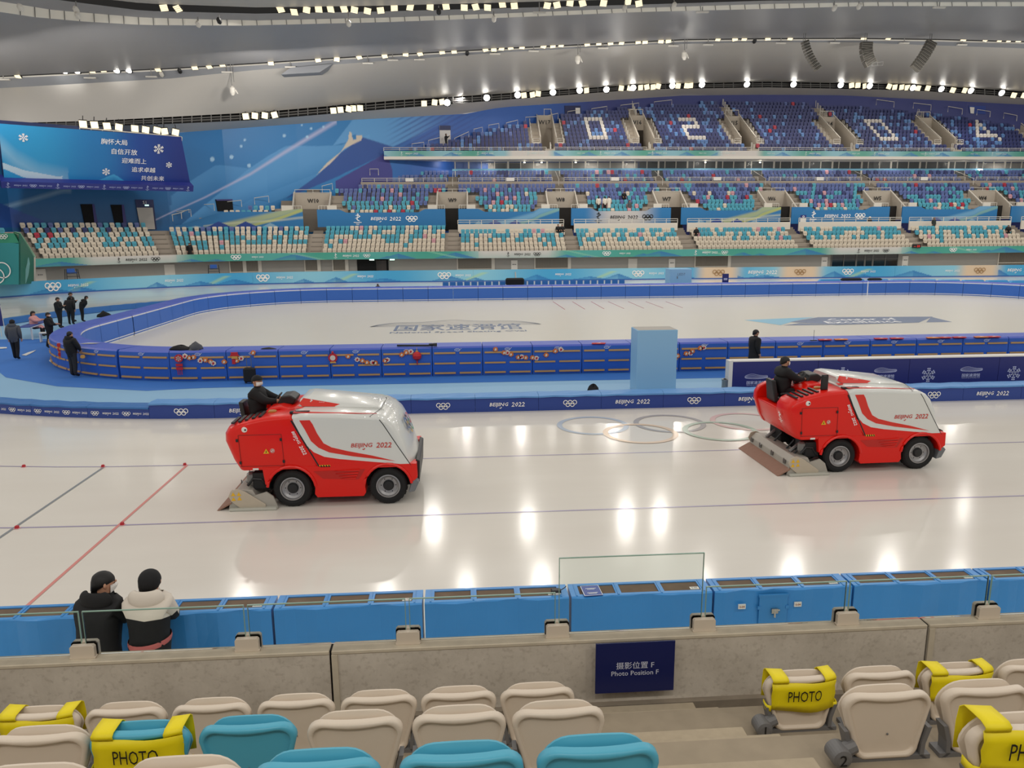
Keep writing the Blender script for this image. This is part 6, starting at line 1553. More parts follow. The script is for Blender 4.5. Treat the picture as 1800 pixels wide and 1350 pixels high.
    SG = [(vs[idx[a]], vs[idx[b]], rs[idx[a]], rs[idx[b]], cls[(a, b)]) for a, b in seg]+[(vs[a], vs[b], rs[a], rs[b], 0) for a, b in fing]
    A = np.array([s[0][:] for s in SG]); Bv = np.array([s[1][:] for s in SG]); RA = np.array([s[2] for s in SG]); RB = np.array([s[3] for s in SG]); K = np.array([s[4] for s in SG])
    D = Bv-A; LL = (D**2).sum(1)
    co = np.array([p.center[:] for p in out.polygons]); t = np.clip(((co[:, None]-A)*D).sum(2)/LL, 0, 1); dist = np.linalg.norm(co[:, None]-(A+t[:, :, None]*D), axis=2)/(RA+(RB-RA)*t)
    mi = K[dist.argmin(1)]
    pel = np.array(J['pelvis'][:3]); chz = np.array(J['chest'][:3]); ax = (chz-pel)/np.linalg.norm(chz-pel); h = (co-pel) @ ax
    mi = np.where((mi == 2) & (h > -.04) & (np.abs(co[:, 0]) < .26), 1, mi)
    if band: mi = np.where((mi == 1) & (h > .33), 4, mi)
    for m in mats: out.materials.append(m)
    out.polygons.foreach_set('material_index', mi.astype(np.int32)); out.polygons.foreach_set('use_smooth', [True]*len(out.polygons)); out.update(); out.name = 'body'
    # facial features joined to the head of the same mesh
    import bmesh as _b
    H1 = Vector(J['head1'][:3]); Rz = Matrix.Rotation(-turn, 3, 'Z'); tl = Matrix.Rotation(-lean*.35, 3, 'X')
    def hp(x, y, z): return H1+Rz @ (tl @ Vector((x, y, z)))
    fb = MB()
    fb.ell(hp(0, .102, -.012), (.014, .022, .022), 0, 8, 5)
    for sg in (-1, 1): fb.ell(hp(sg*.097, 0, -.01), (.014, .022, .032), 0, 8, 5); fb.ell(hp(sg*.034, .088, .015), (.014, .008, .007), 1, 8, 4)
    fb.ell(hp(0, .092, -.052), (.024, .008, .007), 2, 8, 4)
    bm_ = _b.new(); bm_.from_mesh(out); fm = bpy.data.meshes.new('f'); fm.from_pydata(fb.v, [], fb.f); n0 = len(bm_.faces); bm_.from_mesh(fm); bm_.faces.ensure_lookup_table()
    out.materials.append(HAIRB); out.materials.append(CLO['rose'])
    for i, f in enumerate(bm_.faces[n0:]): f.material_index = {0: 0, 1: 6, 2: 7}[fb.m[i]]; f.smooth = True
    bm_.to_mesh(out); bm_.free(); bpy.data.meshes.remove(fm)
    ob = bpy.data.objects.new('body', out); COL.objects.link(ob); ob.parent = root
    def cap(name, m, r, zc, zlo, back=.0, nu=16, nv=8):
        mb = MB(); rings = []
        for j in range(nv):
            a = zlo+(math.pi/2-.03-zlo)*j/(nv-1); rings.append([hp(r*math.cos(a)*math.cos(2*math.pi*i/nu), r*1.08*math.cos(a)*math.sin(2*math.pi*i/nu)-back, zc+r*math.sin(a)-(.07*max(0, -math.sin(2*math.pi*i/nu)+.35) if j == 0 else .02*max(0, -math.sin(2*math.pi*i/nu)) if j == 1 else 0)) for i in range(nu)])
        mb.loft(rings, True, True); return mb.build(name, m, root, smooth=True)
    if hair == 'short': cap('hair', HAIRB, .106, .010, .08, .010)
    elif hair == 'long':
        cap('hair', HAIRB, .113, .012, .1, .014); mb = MB(); mb.loft([[hp(w_*math.cos(t), -.05+.07*math.sin(t)-.02, z) for t in [math.pi+math.pi*k/8 for k in range(9)]]+[hp(w_*.9*math.cos(t), -.05+.03*math.sin(t), z) for t in [2*math.pi-math.pi*k/8 for k in range(9)]] for w_, z in ((.10, .04), (.11, -.06), (.10, -.16), (.08, -.24))], True, True); mb.build('hair_length', HAIRB, root, smooth=True)
    elif hair == 'beanie': cap('knit_hat', CLO['black'], .110, .012, -.12, .006)
    elif hair == 'cap':
        cap('cap', CLO['black'], .112, .012, .1, .008); mb = MB(); mb.loft([[hp(x, .09+.085*(1-(x/.085)**2), .02+.012*(1-(x/.085)**2)) for x in [-.085+.17*k/8 for k in range(9)]], [hp(x, .06, .035) for x in [-.085+.17*k/8 for k in range(9)]]], False); mb.build('cap_peak', CLO['black'], root)
    elif hair == 'fur':
        cap('hood', CLO['white'], .145, .0, -.35, .01)
    if mask: mb = MB(); mb.loft([[hp(x, y, z) for x, y, z in ((-.085, .05, zz), (-.045, .095+d, zz), (0, .112+d*1.6, zz), (.045, .095+d, zz), (.085, .05, zz))] for zz, d in ((-.012, .0), (-.04, .012), (-.075, .004), (-.095, -.015))], False); mb.build('face_mask', MASKW, root)
    if hood:
        nk = Vector(J['neck'][:3]); up = Vector(J['upper'][:3]); mb = MB(); c = nk.lerp(up, .35)
        rings = []
        for q in range(7):
            a = math.pi*q/6; rr_ = .03+.075*math.sin(a); yy = -.10+.0*q
            rings.append([c+Vector((.155*math.cos(math.pi*1.0+math.pi*k/10*1.0)*(.6+.5*math.sin(a)), -.06-.085*math.sin(math.pi*k/10)*(.55+.5*math.sin(a)), .075*math.cos(a)+.03)) for k in range(11)])
        mb.loft(rings, False); h_ = mb.build('hood', CLO[hood], root, smooth=True); sd = h_.modifiers.new('t', 'SOLIDIFY'); sd.thickness = .045; sd.offset = 0
        ss = h_.modifiers.new('s', 'SUBSURF'); ss.levels = 1; ss.render_levels = 1
    if hem:
        mb = MB(); mb.loft([[(Vector(pel)+Vector(ax)*(q+.012*math.cos(t)))+Vector((rx*math.cos(t), ry*math.sin(t), 0)) for t in [2*math.pi*k/24 for k in range(24)]] for q, rx, ry in ((.075, .205, .20), (.105, .212, .205), (.13, .208, .20))], True, False); mb.build('shirt_hem', CLO[hem], root, smooth=True)
    if skirt:
        zb, m = skirt; P0 = Vector(J['pelvis'][:3]); W0 = Vector(J['waist'][:3]); mb = MB(); rings = []
        for q in range(6):
            t = q/5; z = W0.z+(zb-W0.z)*t; cx = W0.lerp(Vector((P0.x, P0.y-.01, zb)), t); rx = .185*puff/1.15+.035*t; ry = .17*puff/1.15+.02*t
            rings.append([(cx.x+rx*math.cos(2*math.pi*k/18), cx.y+ry*math.sin(2*math.pi*k/18), z) for k in range(18)])
        mb.loft(rings, True, False); mb.build('coat_skirt', CLO[m], root, smooth=True)
    return root
SIT = lambda z, fwd=.42: dict(pelvis=(0, 0, z+.10), waist=(0, .0, z+.26), chest=(0, .02, z+.46), upper=(0, .02, z+.58), neck=(0, .03, z+.66), head0=(0, .04, z+.735), head1=(0, .045, z+.805), head2=(0, .04, z+.87), shL=(-.19, .02, z+.57), shR=(.19, .02, z+.57), elL=(-.25, .08, z+.33), elR=(.25, .08, z+.33), wrL=(-.18, .32, z+.24), wrR=(.18, .32, z+.24), hiL=(-.09, .05, z+.08), hiR=(.09, .05, z+.08), knL=(-.11, fwd, z+.08), knR=(.11, fwd, z+.08), anL=(-.11, fwd-.02, max(.09, z-.33)), anR=(.11, fwd-.02, max(.09, z-.33)), toL=(-.12, fwd+.15, max(.04, z-.38)), toR=(.12, fwd+.15, max(.04, z-.38)))
# two bystanders leaning on the mats
YB = 7.86
pA = at_y(170, 1120, YB); pB = at_y(261, 1110, YB)
person('person in a long black hooded coat leaning on the blue mat, face turned right', (pA.x, YB-.0, .04), -.25, 'black', 'black', dict(shL=(-.165, 0, 1.42, .085), shR=(.165, 0, 1.42, .085), elL=(-.13, .26, 1.20, .06), wrL=(-.02, .42, 1.20), elR=(.15, .24, 1.19, .06), wrR=(.05, .40, 1.20)), 1.07, 'short', True, 'black', (.45, 'black'), 1.22, True, .24, .8)
person('person in a white and black padded jacket leaning on the blue mat, black knit hat', (pB.x, YB+.0, .04), .0, 'black', 'black', dict(shL=(-.17, 0, 1.42, .085), shR=(.17, 0, 1.42, .085), elL=(-.15, .26, 1.20, .06), wrL=(-.06, .42, 1.20), elR=(.18, .22, 1.20, .062), wrR=(.08, .40, 1.20)), 1.07, 'beanie', False, 'white', None, 1.22, True, .20, 0, 'white', 'rose')
# drivers
def driver(V, label, hair, turn):
    M = V.matrix_basis; p = M @ Vector((-.90, .18, 1.46+.12)); P = SIT(0.0, .40)
    P.update(anL=(-.11, .52, -.30), anR=(.11, .52, -.30), toL=(-.12, .66, -.34), toR=(.12, .66, -.34), elL=(-.25, .24, .42), elR=(.25, .24, .42), wrL=(-.15, .44, .40), wrR=(.15, .44, .40))
    person(label, p, V.rotation_euler.z-math.pi/2, 'black', 'black', P, 1.02, hair, True, None, None, 1.24, True, 0, turn)
driver(V1, 'person in black with cap and white mask driving the left vehicle', 'cap', .55); driver(V2, 'person in black with white mask driving the right vehicle', 'short', -.1)
CLAP = dict(elL=(-.25, .10, 1.12), wrL=(-.06, .28, 1.25), elR=(.25, .10, 1.12), wrR=(.06, .28, 1.25))
WALK = dict(knL=(-.10, .08, .50), anL=(-.10, .08, .10), toL=(-.12, .25, .05), knR=(.10, -.04, .50), anR=(.10, -.16, .12), toR=(.12, .0, .05))
def P0(px, py): q = at_z(px, py, .03); return (q.x, q.y, .03)
person('person in a grey hooded jacket walking away on the blue mat at left', P0(30, 632), .15, 'grey', 'black', WALK, 1.0, 'beanie', False, 'grey', None, 1.3)
person('person in a black padded jacket seen from behind beside the curved fence', P0(131, 662), -.5, 'black', 'charcoal', dict(elR=(.26, .12, 1.16), wrR=(.20, .22, 1.02)), 1.0, 'short', False, 'black', None, 1.3)
person('person in black standing and clapping beside the white table', P0(107, 577), -1.45, 'black', 'black', CLAP, 1.02, 'short', False, None, None, 1.25)
person('person in black standing tallest at the back of the group', P0(129, 566), -1.45, 'black', 'black', CLAP, 1.04, 'short', False, None, None, 1.2)
person('person in black seen from behind, in the middle of the group at the fence', P0(126, 571), .1, 'black', 'black', None, .98, 'short', False, None, None, 1.4, True, .25)
person('person in black bending over beside the fence curve, right of the group', P0(146, 566), -1.0, 'black', 'black', CLAP, .96, 'short', False, None, None, 1.3, True, .5)
person('person in a pink jacket sitting at the white table', P0(62, 592), -1.5, 'pink', 'black', dict(SIT(.45), elL=(-.24, .2, .85), wrL=(-.12, .45, .9), elR=(.24, .2, .85), wrR=(.12, .45, .9)), 1.0, 'long', False, None, None, 1.25)
person('person in black walking between the table and the curved fence', P0(91, 612), -1.4, 'black', 'black', dict(WALK, elR=(.24, .14, 1.14), wrR=(.16, .36, 1.2), elL=(-.24, .12, 1.12), wrL=(-.14, .34, 1.16)), .98, 'short', True, None, None, 1.2)
pk = at_y(1327, 600, 26.9); person('person in a long black coat standing behind the navy boards', (pk.x, 26.9, .02), -1.45, 'black', 'black', None, 1.04, 'short', False, None, (.45, 'black'), 1.2)
pc = at_y(664, 500, 61.5); person('person in black with pale headset showing above the far padded fence', (pc.x, 61.5, .012), 1.57+1.5, 'black', 'black', None, .70, 'beanie', False, 'white', None, 1.2)
# people in the far stand: (px, o, floor)
def PS(px, o, z, label, head=0., **k): s = s_of(px, o, z+.8); person(label, S(s, o, z), S_ang(s)+head, **k)
PS(334, .45, LOWF(0)-.15, 'person in black standing behind the stand front, left of the rings banner', math.pi, skirt=(.5, 'black'))
PS(784, TOPO(1)+.5, TOPF(1)+.35, 'person in black with raised phone standing before the white top tier door', -1.3, pose=dict(elR=(.25, .2, 1.3), wrR=(.15, .42, 1.48), elL=(-.25, .12, 1.2), wrL=(-.1, .3, 1.35)))
PS(1052, MIDO(1)-.35, MIDF(1), 'person in white jacket in the middle tier, leftmost of three together', 0., top='white', hair='long')
PS(1063, MIDO(1)-.35, MIDF(1), 'person in white jacket in the middle tier, middle one of three together', 0.3, top='white', hair='long')
PS(1070.5, MIDO(1)-.3, MIDF(1), 'person in long white coat in the middle tier, rightmost of three together', 0.2, top='white', bottom='white', hair='short', skirt=(.4, 'white'))
PS(1097, MIDO(3)-.2, MIDF(3), 'person in black sitting in the middle tier above the grey middled banner', math.pi, pose=SIT(.45))
PS(1106.5, MIDO(1)-.4, MIDF(0)+.05, 'person in a grey coat standing low in the middle tier with long hair', math.pi+.4, top='grey', bottom='grey', hair='long', skirt=(.4, 'grey'))
PS(981, LOWO(4)-.2, LOWF(4), 'left of two people in black sitting together below entrance W8', math.pi, pose=SIT(.45), bottom='charcoal')
PS(988, LOWO(4)-.25, LOWF(4), 'right of two people in black sitting together below entrance W8', math.pi+.2, pose=SIT(.45), bottom='white')
PS(1224, LOWO(3)-.1, LOWF(3), 'person in black sitting bent forward right of the W7 steps', math.pi-.4, pose=SIT(.45), hood='black', puff=1.4)
PS(1528, 6.3, LOWF(4)+.25, 'person with a pale fur hood standing on the walkway below W5', math.pi, hair='fur', top='charcoal')
PS(1641, LOWO(4)+.25, LOWF(4)+.1, 'person in a dark green coat standing before the white parapet near W4', math.pi+.2, top='green', bottom='charcoal', hair='short', skirt=(.55, 'green'))
PS(1772, LOWO(3)-.1, LOWF(3), 'person in black sitting bent over near the right edge of the lower stand', math.pi-.5, pose=SIT(.45), hood='black', puff=1.45)

# ================================================================== ROOF LAMPS
HOUS = mat('lamp_housing', '2a2a2c', .5); LENS = mat('lamp_lens', 'fbe9c0', .3, emit=1.15); LENSB = mat('lamp_lens_bright', 'fffaf0', .3, emit=22.0)
ROD = mat('hanger_grey', '8b8a88', .45, metal=.4)
def floodlight(P, size, label, group, bright=False, tilt=.6, yaw=0., louvre=True):
    root = empty('floodlight', P, label, 'lamp', yaw, group); h = size/2
    Mx = Matrix.Rotation(tilt, 4, 'X') @ Matrix.Rotation(R_.uniform(-.25, .25), 4, 'Y')
    mb = MB(); mb.rbox((-h*1.1, .02, -h*1.1), (h*1.1, .22, h*1.1), .03, 0, Mx); mb.tube([Mx @ Vector((0, .15, h)), Vector((0, .35, h+.45))], .04, 5); mb.build('housing', HOUS, root)
    mb = MB()
    if bright: mb.lathe([(.02, -.06), (h*.8, -.02), (h, .03)], 14, 0, Mx, 'y')
    elif louvre:
        for q in range(4): mb.box((-h, -.02, -h+2*h*q/4), (h, .02, -h+2*h*(q+.72)/4), 0, Mx)
    else: mb.box((-h, -.02, -h), (h, .02, h), 0, Mx)
    mb.build('lens', LENSB if bright else LENS, root)
B3 = [(432, 203.5), (448, 202.5), (465.5, 202), (482.5, 201), (586, 193.5), (598.5, 192), (613, 190.5), (621, 189.5), (633, 189), (745.5, 181), (764, 179), (777, 178), (921, 166.5), (936, 165.5), (946, 163.7), (1031, 158), (1092, 154), (1107, 154), (1126, 153), (1137, 152), (1148, 152), (1157, 150.5), (1192, 150), (1207, 149.7), (1214, 149.3), (1497, 149), (1508, 149), (1521, 150), (1563, 151), (1573, 152.3), (1585, 152.3), (1595, 153), (1614, 154), (1631, 154), (1675, 157.5), (1696, 158), (1782, 166.5), (1800, 167)]
B3R = [(786, 180), (855.5, 171.5), (910, 166.5), (972, 162), (1019, 158.5), (1066, 157), (1113, 154), (1182, 150.3), (1234, 148.5), (1313, 148), (1395, 148), (1478, 149), (1529, 150.5), (1605, 154), (1655, 156), (1707, 159), (1761, 163)]
B2 = [(11, 124), (30, 131), (113, 124), (135, 124), (161, 122), (180, 120.5), (205, 123), (226, 122.6), (277, 119.6), (342, 116.5), (367, 114.5), (390, 111), (476, 108.5), (559, 103), (592, 102), (631, 98), (676, 96), (713, 93), (738, 92), (777, 89), (798, 88), (853, 84.5), (868, 84.5), (882, 82.5), (897, 81), (918, 80), (956, 78.5), (972, 78), (987, 76.5), (1032, 75), (1053, 73.5), (1073, 73), (1093, 72.5), (1122, 71), (1134, 71), (1162, 70), (1175, 69.5), (1263, 66), (1292, 66), (1309, 65.5), (1350, 65), (1390, 64.5), (1519, 63.5), (1563, 64), (1695, 66), (1734, 67), (1759, 67.5), (1775, 68), (1792, 68)]
B1 = [(288, 12.5), (312, 14), (493, 15), (517, 20), (539, 16), (560, 15), (581, 15), (605, 15), (623, 16), (646, 18), (669, 17), (693, 12.5), (721, 11.5), (756, 11), (784, 10), (816, 12), (836, 11), (857, 12), (883, 6.5), (904, 9), (962, 8.5), (979, 7.5), (1002, 4), (1024, 4.5), (1061, 4.5), (1104, 2), (1123, 5)]
for k, (px, py) in enumerate(B3): floodlight(at_y(px, py+1, y3(px)-.35), .66, 'small lit floodlight in the highest roof gap above the far seats, %s from the left' % ordn(k+1), 'floodlights in the roof gap above the far stand', False, .35, R_.uniform(-.2, .2), False)
for k, (px, py) in enumerate(B3R): floodlight(at_y(px, py+.5, y3(px)-.5), .80, 'round glaring lamp in the highest roof gap above the far seats, %s from the left' % ordn(k+1), 'round glaring lamps above the far stand', True, .5)
for k, (px, py) in enumerate(B2): floodlight(at_y(px, py+2, b2y(px)-.45), .56, 'lit floodlight along the middle roof edge, %s from the left' % ordn(k+1), 'floodlights along the middle roof edge', px in (113, 135, 205, 226, 543), .9, R_.uniform(-.3, .3))
for k, (px, py) in enumerate(B1): floodlight(at_y(px, py+1, b1y(px)-1.3), .58, 'louvred floodlight in the nearest roof gap at the top, %s from the left' % ordn(k+1), 'louvred floodlights in the nearest roof gap', False, .8, R_.uniform(-.4, .4))
# cameras, sensors and their hangers along the roof edges
def hanger(px, py0, py1, Y, kind, label):
    a = at_y(px, py0, Y); b = at_y(px, py1, Y); root = empty('roof_hanger', a, label, 'fitting', 0, 'small fittings hanging from the roof'); h = a.z-b.z
    mb = MB(); mb.tube([(0, 0, 0), (0, 0, -h)], .045, 5)
    if kind == 'mic': mb.tube([(.25, 0, 0), (.22, 0, -h*.8)], .03, 4)
    mb.build('rod', ROD, root); mb = MB()
    if kind == 'mic': mb.lathe([(.12, -h-.9), (.28, -h-.6), (.28, -h-.15), (.1, -h+.05)], 10); mb.tube([(.3, 0, -h-.3), (.5, .1, -h-.7)], .06, 5)
    elif kind == 'bar': mb.box((-.55, -.12, -h-.12), (.55, .12, -h)); 
    else: mb.lathe([(.10, -.3), (.2, -.15), (.2, .15), (.1, .3)], 10, 0, Matrix.Translation((0, -.1, -h)) @ Matrix.Rotation(1.0, 4, 'X'))
    mb.build('fitting', STEEL if kind != 'cam' else PLASB, root)
for k, (px, a, b, kind) in enumerate(((405, 113, 152, 'mic'), (1016, 72, 97, 'mic'), (1204, 68, 90, 'mic'))): hanger(px, a, b, b2y(px)-.2, kind, ['long hanging fitting left of centre under the middle roof edge', 'long hanging fitting right of centre under the middle roof edge', 'hanging fitting left of the three curved speaker rows'][k])
for k, (px, a, b, kind) in enumerate(((5, 130, 139, 'bar'), (157, 127, 136, 'bar'), (265, 122, 134, 'bar'), (284, 124, 131, 'dome'), (316, 119, 125, 'cam'), (398, 112, 126, 'bar'), (510, 108, 117, 'bar'), (646, 97, 110.5, 'bar'), (690, 95, 105, 'bar'), (737, 93, 104, 'bar'), (821, 88, 94, 'cam'), (870, 84, 94, 'bar'), (938, 80, 89, 'bar'), (1060, 75, 84, 'bar'), (1184, 70, 80, 'bar'), (1245, 68, 78, 'bar'), (1326, 67, 72.5, 'cam'), (1373, 66, 75, 'bar'), (1468, 66, 74.5, 'bar'), (1590, 67, 75, 'bar'), (1692, 68, 78, 'bar'))):
    hanger(px, a, b, b2y(px)-.15, kind, 'small fitting under the middle roof edge, %s from the left' % ordn(k+1))
for k, (px, a, b, kind) in enumerate(((37, 10, 14, 'dome'), (133, 2, 18, 'dome'), (137, 20, 28, 'dome'), (348, 30, 43, 'dome'), (385, 26, 37, 'cam'), (612, 20, 42, 'dome'), (771, 10, 21, 'cam'), (868, 20, 34, 'dome'), (948, 4, 21, 'bar'), (1098, 2, 15, 'dome'), (1185, 0, 10, 'dome'), (1235, 12, 20, 'bar'), (1467, 2, 15, 'dome'), (1510, 2, 12, 'dome'), (1652, 3, 12, 'bar'))):
    hanger(px, a, b, b1y(px)-1.4, kind, 'small fitting beside the white roof ring, %s from the left' % ordn(k+1))
# technical gantry tray under the middle roof edge
a, b, c, d = (at_y(x, y, b2y(x)-.3) for x, y in ((494, 131), (510, 119), (585, 112), (562, 127)))
mb = MB(); mb.add([tuple(a), tuple(b), tuple(c), tuple(d)]+[tuple(v+Vector((0, 1.5, .0))) for v in (a, b, c, d)], [(0, 3, 2, 1), (4, 5, 6, 7), (0, 1, 5, 4), (1, 2, 6, 5), (2, 3, 7, 6), (3, 0, 4, 7)]); tag(mb.build('roof_tray', FASC), 'dark grey slanted tray hanging below the middle roof edge', 'tray')
# curved line array loudspeakers
CABM = mat('speaker_grey', '77736b', .6); CABD = mat('speaker_dark', '4a4742', .7)
for nm, pts, lab in ((0, [(1415, 74), (1418, 86), (1423, 98), (1429, 109), (1437, 120)], 'leftmost of three curved hanging loudspeaker rows'), (1, [(1523, 76), (1522, 86), (1523, 95), (1526, 104), (1530, 112)], 'middle curved hanging loudspeaker row with a side bracket'), (2, [(1637, 75), (1631, 87), (1624, 99), (1616, 110), (1609, 120)], 'rightmost of three curved hanging loudspeaker rows')):
    Y = 83; P = [at_y(x, y, Y) for x, y in pts]; root = empty('line_array_speaker', P[0], lab, 'loudspeaker'); n = 11
    for q in range(n):
        t = q/(n-1)*(len(P)-1); i = min(int(t), len(P)-2); p = P[i].lerp(P[i+1], t-i)-P[0]; dx = (P[i+1]-P[i]).normalized(); an = math.atan2(dx.x, -dx.z)
        M = Matrix.Translation(p) @ Matrix.Rotation(-an, 4, 'Y'); wd = (.35, .62, .55)[nm]; mb = MB(); mb.prism([(-wd, -.11), (wd, -.11), (wd*.92, .11), (-wd*.92, .11)], -.3, .3, 'y', 0, M); c_ = mb.build('cabinet', CABM, root, bevel=.02)
        mb = MB(); mb.box((-wd*.85, -.32, -.06), (wd*.85, -.30, .06), 0, M); mb.build('grille', CABD, c_)
    mb = MB(); mb.tube([(0, 0, .1), (.1, .2, 2.2)], .04, 4); mb.tube([(-.2, 0, .1), (-.1, .2, 2.2)], .03, 4); mb.build('hanger', ROD, root)
    if nm == 1:
        e = P[-1]-P[0]; mb = MB(); rail(mb, [e+Vector((0, -.3, .1)), e+Vector((.6, -.3, .1)), e+Vector((1.2, -.3, .15))], True, 0, .35, .03); mb.tube([e+Vector((0, -.3, -.25)), e+Vector((1.2, -.3, -.2))], .03, 4); mb.build('bracket', ROD, root)

# ================================================================== LEFT CORNER: hanging sign, painted wall doors, green corner
TL, TR_, BL_, BR = at_y(-3, 217.5, 72.0), at_y(318, 240.5, 81.4), at_y(7.5, 317, 74.0), at_y(335.5, 326.5, 83.8)
XD = (TR_-TL+BR-BL_).normalized(); UD = ((TL-BL_)+(TR_-BR)); UD = (UD-XD*UD.dot(XD)).normalized(); ND = XD.cross(UD); CTR = (TL+TR_+BL_+BR)/4
def on_sign(px, py, lift=.06):
    d = ray(px, py); return CAM+d*((CTR+ND*lift-CAM).dot(ND)/d.dot(ND))
def signcol(px, py):
    c = mixc(C3('2a8fc4'), C3('2273b2'), smooth01(60, 180, px)); c = mixc(c, C3('1f4796'), smooth01(175, 250, px)); c = mixc(c, C3('1d2f7a'), smooth01(235, 330, px))
    y1 = lineval([(0, 262), (30, 290), (70, 312), (120, 322)], px)
    if px < 120 and py > y1-30: c = mixc(c, C3('9fc4d8'), .45*(1-min(1, abs(py-y1+6)/24)))
    y2 = lineval([(8, 292), (40, 305), (100, 318)], px)
    if px < 110 and abs(py-y2) < 5+px*.03: c = mixc(c, C3('cfdde2'), .7)
    y3_ = lineval([(160, 322), (185, 312), (200, 306), (212, 313), (226, 324)], px)
    if 165 < px < 224 and py > y3_: c = mixc(C3('3f9bcc'), c, smooth01(0, 16, py-y3_))
    return c
mbv = []; cols = []; NU, NV = 220, 80
root = empty('hanging_sign', CTR, 'large blue hanging sign with white Chinese slogan and snowflakes at upper left', 'sign')
for i in range(NU+1):
    for j in range(NV+1):
        u, v = i/NU, j/NV; P = BL_.lerp(BR, u).lerp(TL.lerp(TR_, u), v); P = P-ND*((P-CTR).dot(ND)); a, b = proj(P); mbv.append(tuple(P-CTR)); cols.append(signcol(a, b)+(1,))
m_ = NV+1; fs = [(i*m_+j, (i+1)*m_+j, (i+1)*m_+j+1, i*m_+j+1) for i in range(NU) for j in range(NV)]
mb = MB(); mb.add(mbv, fs); mb.build('printed_face', PRINT, root, cols=cols)
cor = [Vector(mbv[k]) for k in (0, NU*m_, NU*m_+NV, NV)]; bk = [c-ND*.9 for c in cor]
mb = MB(); mb.add([tuple(c) for c in cor+bk], [(0, 4, 5, 1), (1, 5, 6, 2), (2, 6, 7, 3), (3, 7, 4, 0), (4, 7, 6, 5)]); mb.build('casing', mat('sign_casing', '23315f', .6), root)
def sm(px, py): return frame(on_sign(px, py)-CTR, XD, UD)
sc = (on_sign(224, 250)-on_sign(178, 250)).length/46
for s, px, py, wd in (('胸怀大局', 201, 249.5, 46), ('自信开放', 219, 267, 46), ('迎难而上', 236, 283, 45), ('追求卓越', 252.5, 298.5, 44), ('共创未来', 268.5, 313.5, 44)):
    mb = MB(); put(mb, s, sm(px, py), 0, 0, wd*sc, None, 0, .012, 0, 2); mb.build('slogan_line', WHITE, root)
for px, py, r in ((41, 242, 7.5), (279, 262, 9.5), (297, 290, 6), (186.5, 302, 7)): mb = MB(); snowflake(mb, sm(px, py), 0, 0, r*sc); mb.build('snowflake', WHITE, root)
LEDN = mat('sign_ledge_navy', '26307e', .5)
la, lb_ = on_sign(2, 325, .9), on_sign(340, 332, .9); la2, lb2 = on_sign(2, 318, .9), on_sign(340, 327, .9); hgt = (la2-la).length*1.9
mb = MB(); mb.add([tuple(p-CTR) for p in (la-UD*hgt*.42, lb_-UD*hgt*.42, lb_+UD*hgt*.45, la+UD*hgt*.45)]+[tuple(p-CTR-ND*1.6) for p in (la-UD*hgt*.42, lb_-UD*hgt*.42, lb_+UD*hgt*.45, la+UD*hgt*.45)], [(0, 1, 2, 3), (3, 2, 6, 7), (0, 4, 5, 1), (1, 5, 6, 2), (0, 3, 7, 4)]); mb.build('ledge', LEDN, root)
ld = (lb_-la).normalized()
for k in range(17):
    t = .03+k*.0585; P = la.lerp(lb_, t)+ND*.05-CTR; M = frame(P, ld, UD); mb = MB(); q = k % 4
    if q == 0: emblem(mb, M, 0, 0, .55)
    elif q == 2: rings5(mb, M, 0, 0, .55, 0, 10, .12)
    else: beijing(mb, M, 0, 0, 1.05)
    mb.build('ledge_mark', mat('ledge_print', 'aab6dc', .5), root)
for k, (px, py) in enumerate(((146, 218), (166, 219.5), (188, 221.5), (209, 223.5), (237, 226), (256, 228), (276, 229), (289, 231), (308.5, 232.5))):
    floodlight(on_sign(px, py, -.2), .62, 'lit floodlight on top of the hanging blue sign, %s from the left' % ordn(k+1), 'floodlights on top of the hanging sign', False, .5, .3, False)
mb = MB(); pts = [on_sign(px, 223+(px-140)*.092, -.1)-CTR for px in range(140, 322, 20)]
for d in (0, .7): mb.tube([p+UD*d*.6-UD*.5 for p in pts], .05, 4)
for p in pts: mb.tube([p-UD*.5, p-UD*.08], .04, 4)
mb.build('top_rail', RAILM, root)

# doorways in the painted wall
def wall_quad(pts, d=.12): return [on_wall(px, py, d) for px, py in pts]
def wall_door(name, pts, m, label, cat, parts=()):
    P = wall_quad(pts); o = P[0]; root = empty(name, o, label, cat); mb = MB(); n = (P[1]-P[0]).cross(P[2]-P[1]).normalized(); 
    mb.add([tuple(p-o) for p in P]+[tuple(p-o-n*.1) for p in P], [(0, 1, 2, 3), (7, 6, 5, 4), (0, 4, 5, 1), (1, 5, 6, 2), (2, 6, 7, 3), (3, 7, 4, 0)]); mb.build('panel', m, root)
    for nm, pp, mm in parts:
        Q = wall_quad(pp, .2); mb = MB(); mb.add([tuple(p-o) for p in Q], [(0, 1, 2, 3)]); mb.build(nm, mm, root)
    return root, o
PURP = mat('door_reveal_purple', '3b3a78', .6); DNAVY = mat('door_header_navy', '1d2756', .5); DGREY = mat('door_grey', 'b3afa9', .5); GOLDM = mat('gold_ornament', 'a8642a', .5)
wall_door('dark_opening', [(148, 392), (171, 392), (165, 359), (141, 359)], DARK, 'left dark opening in the blue painted wall above the corner seats', 'opening', [('reveal', [(165, 392), (171, 392), (165, 359), (161, 359)], PURP)])
wall_door('dark_opening', [(201, 392), (222, 392), (217, 360), (194, 360)], DARK, 'right dark opening in the blue painted wall, next to door S1', 'opening', [('reveal', [(216, 392), (222, 392), (217, 360), (213, 360)], PURP)])
r_, o_ = wall_door('wall_door', [(246, 403), (275, 403), (269, 351), (237, 351)], DNAVY, 'grey door with navy header S1 in the blue painted wall', 'door', [('leaf', [(246.5, 403), (272, 403), (267.5, 365), (239.5, 365)], DGREY), ('ornament', [(246.5, 373.5), (251, 378.5), (246, 384), (241, 378)], GOLDM)])
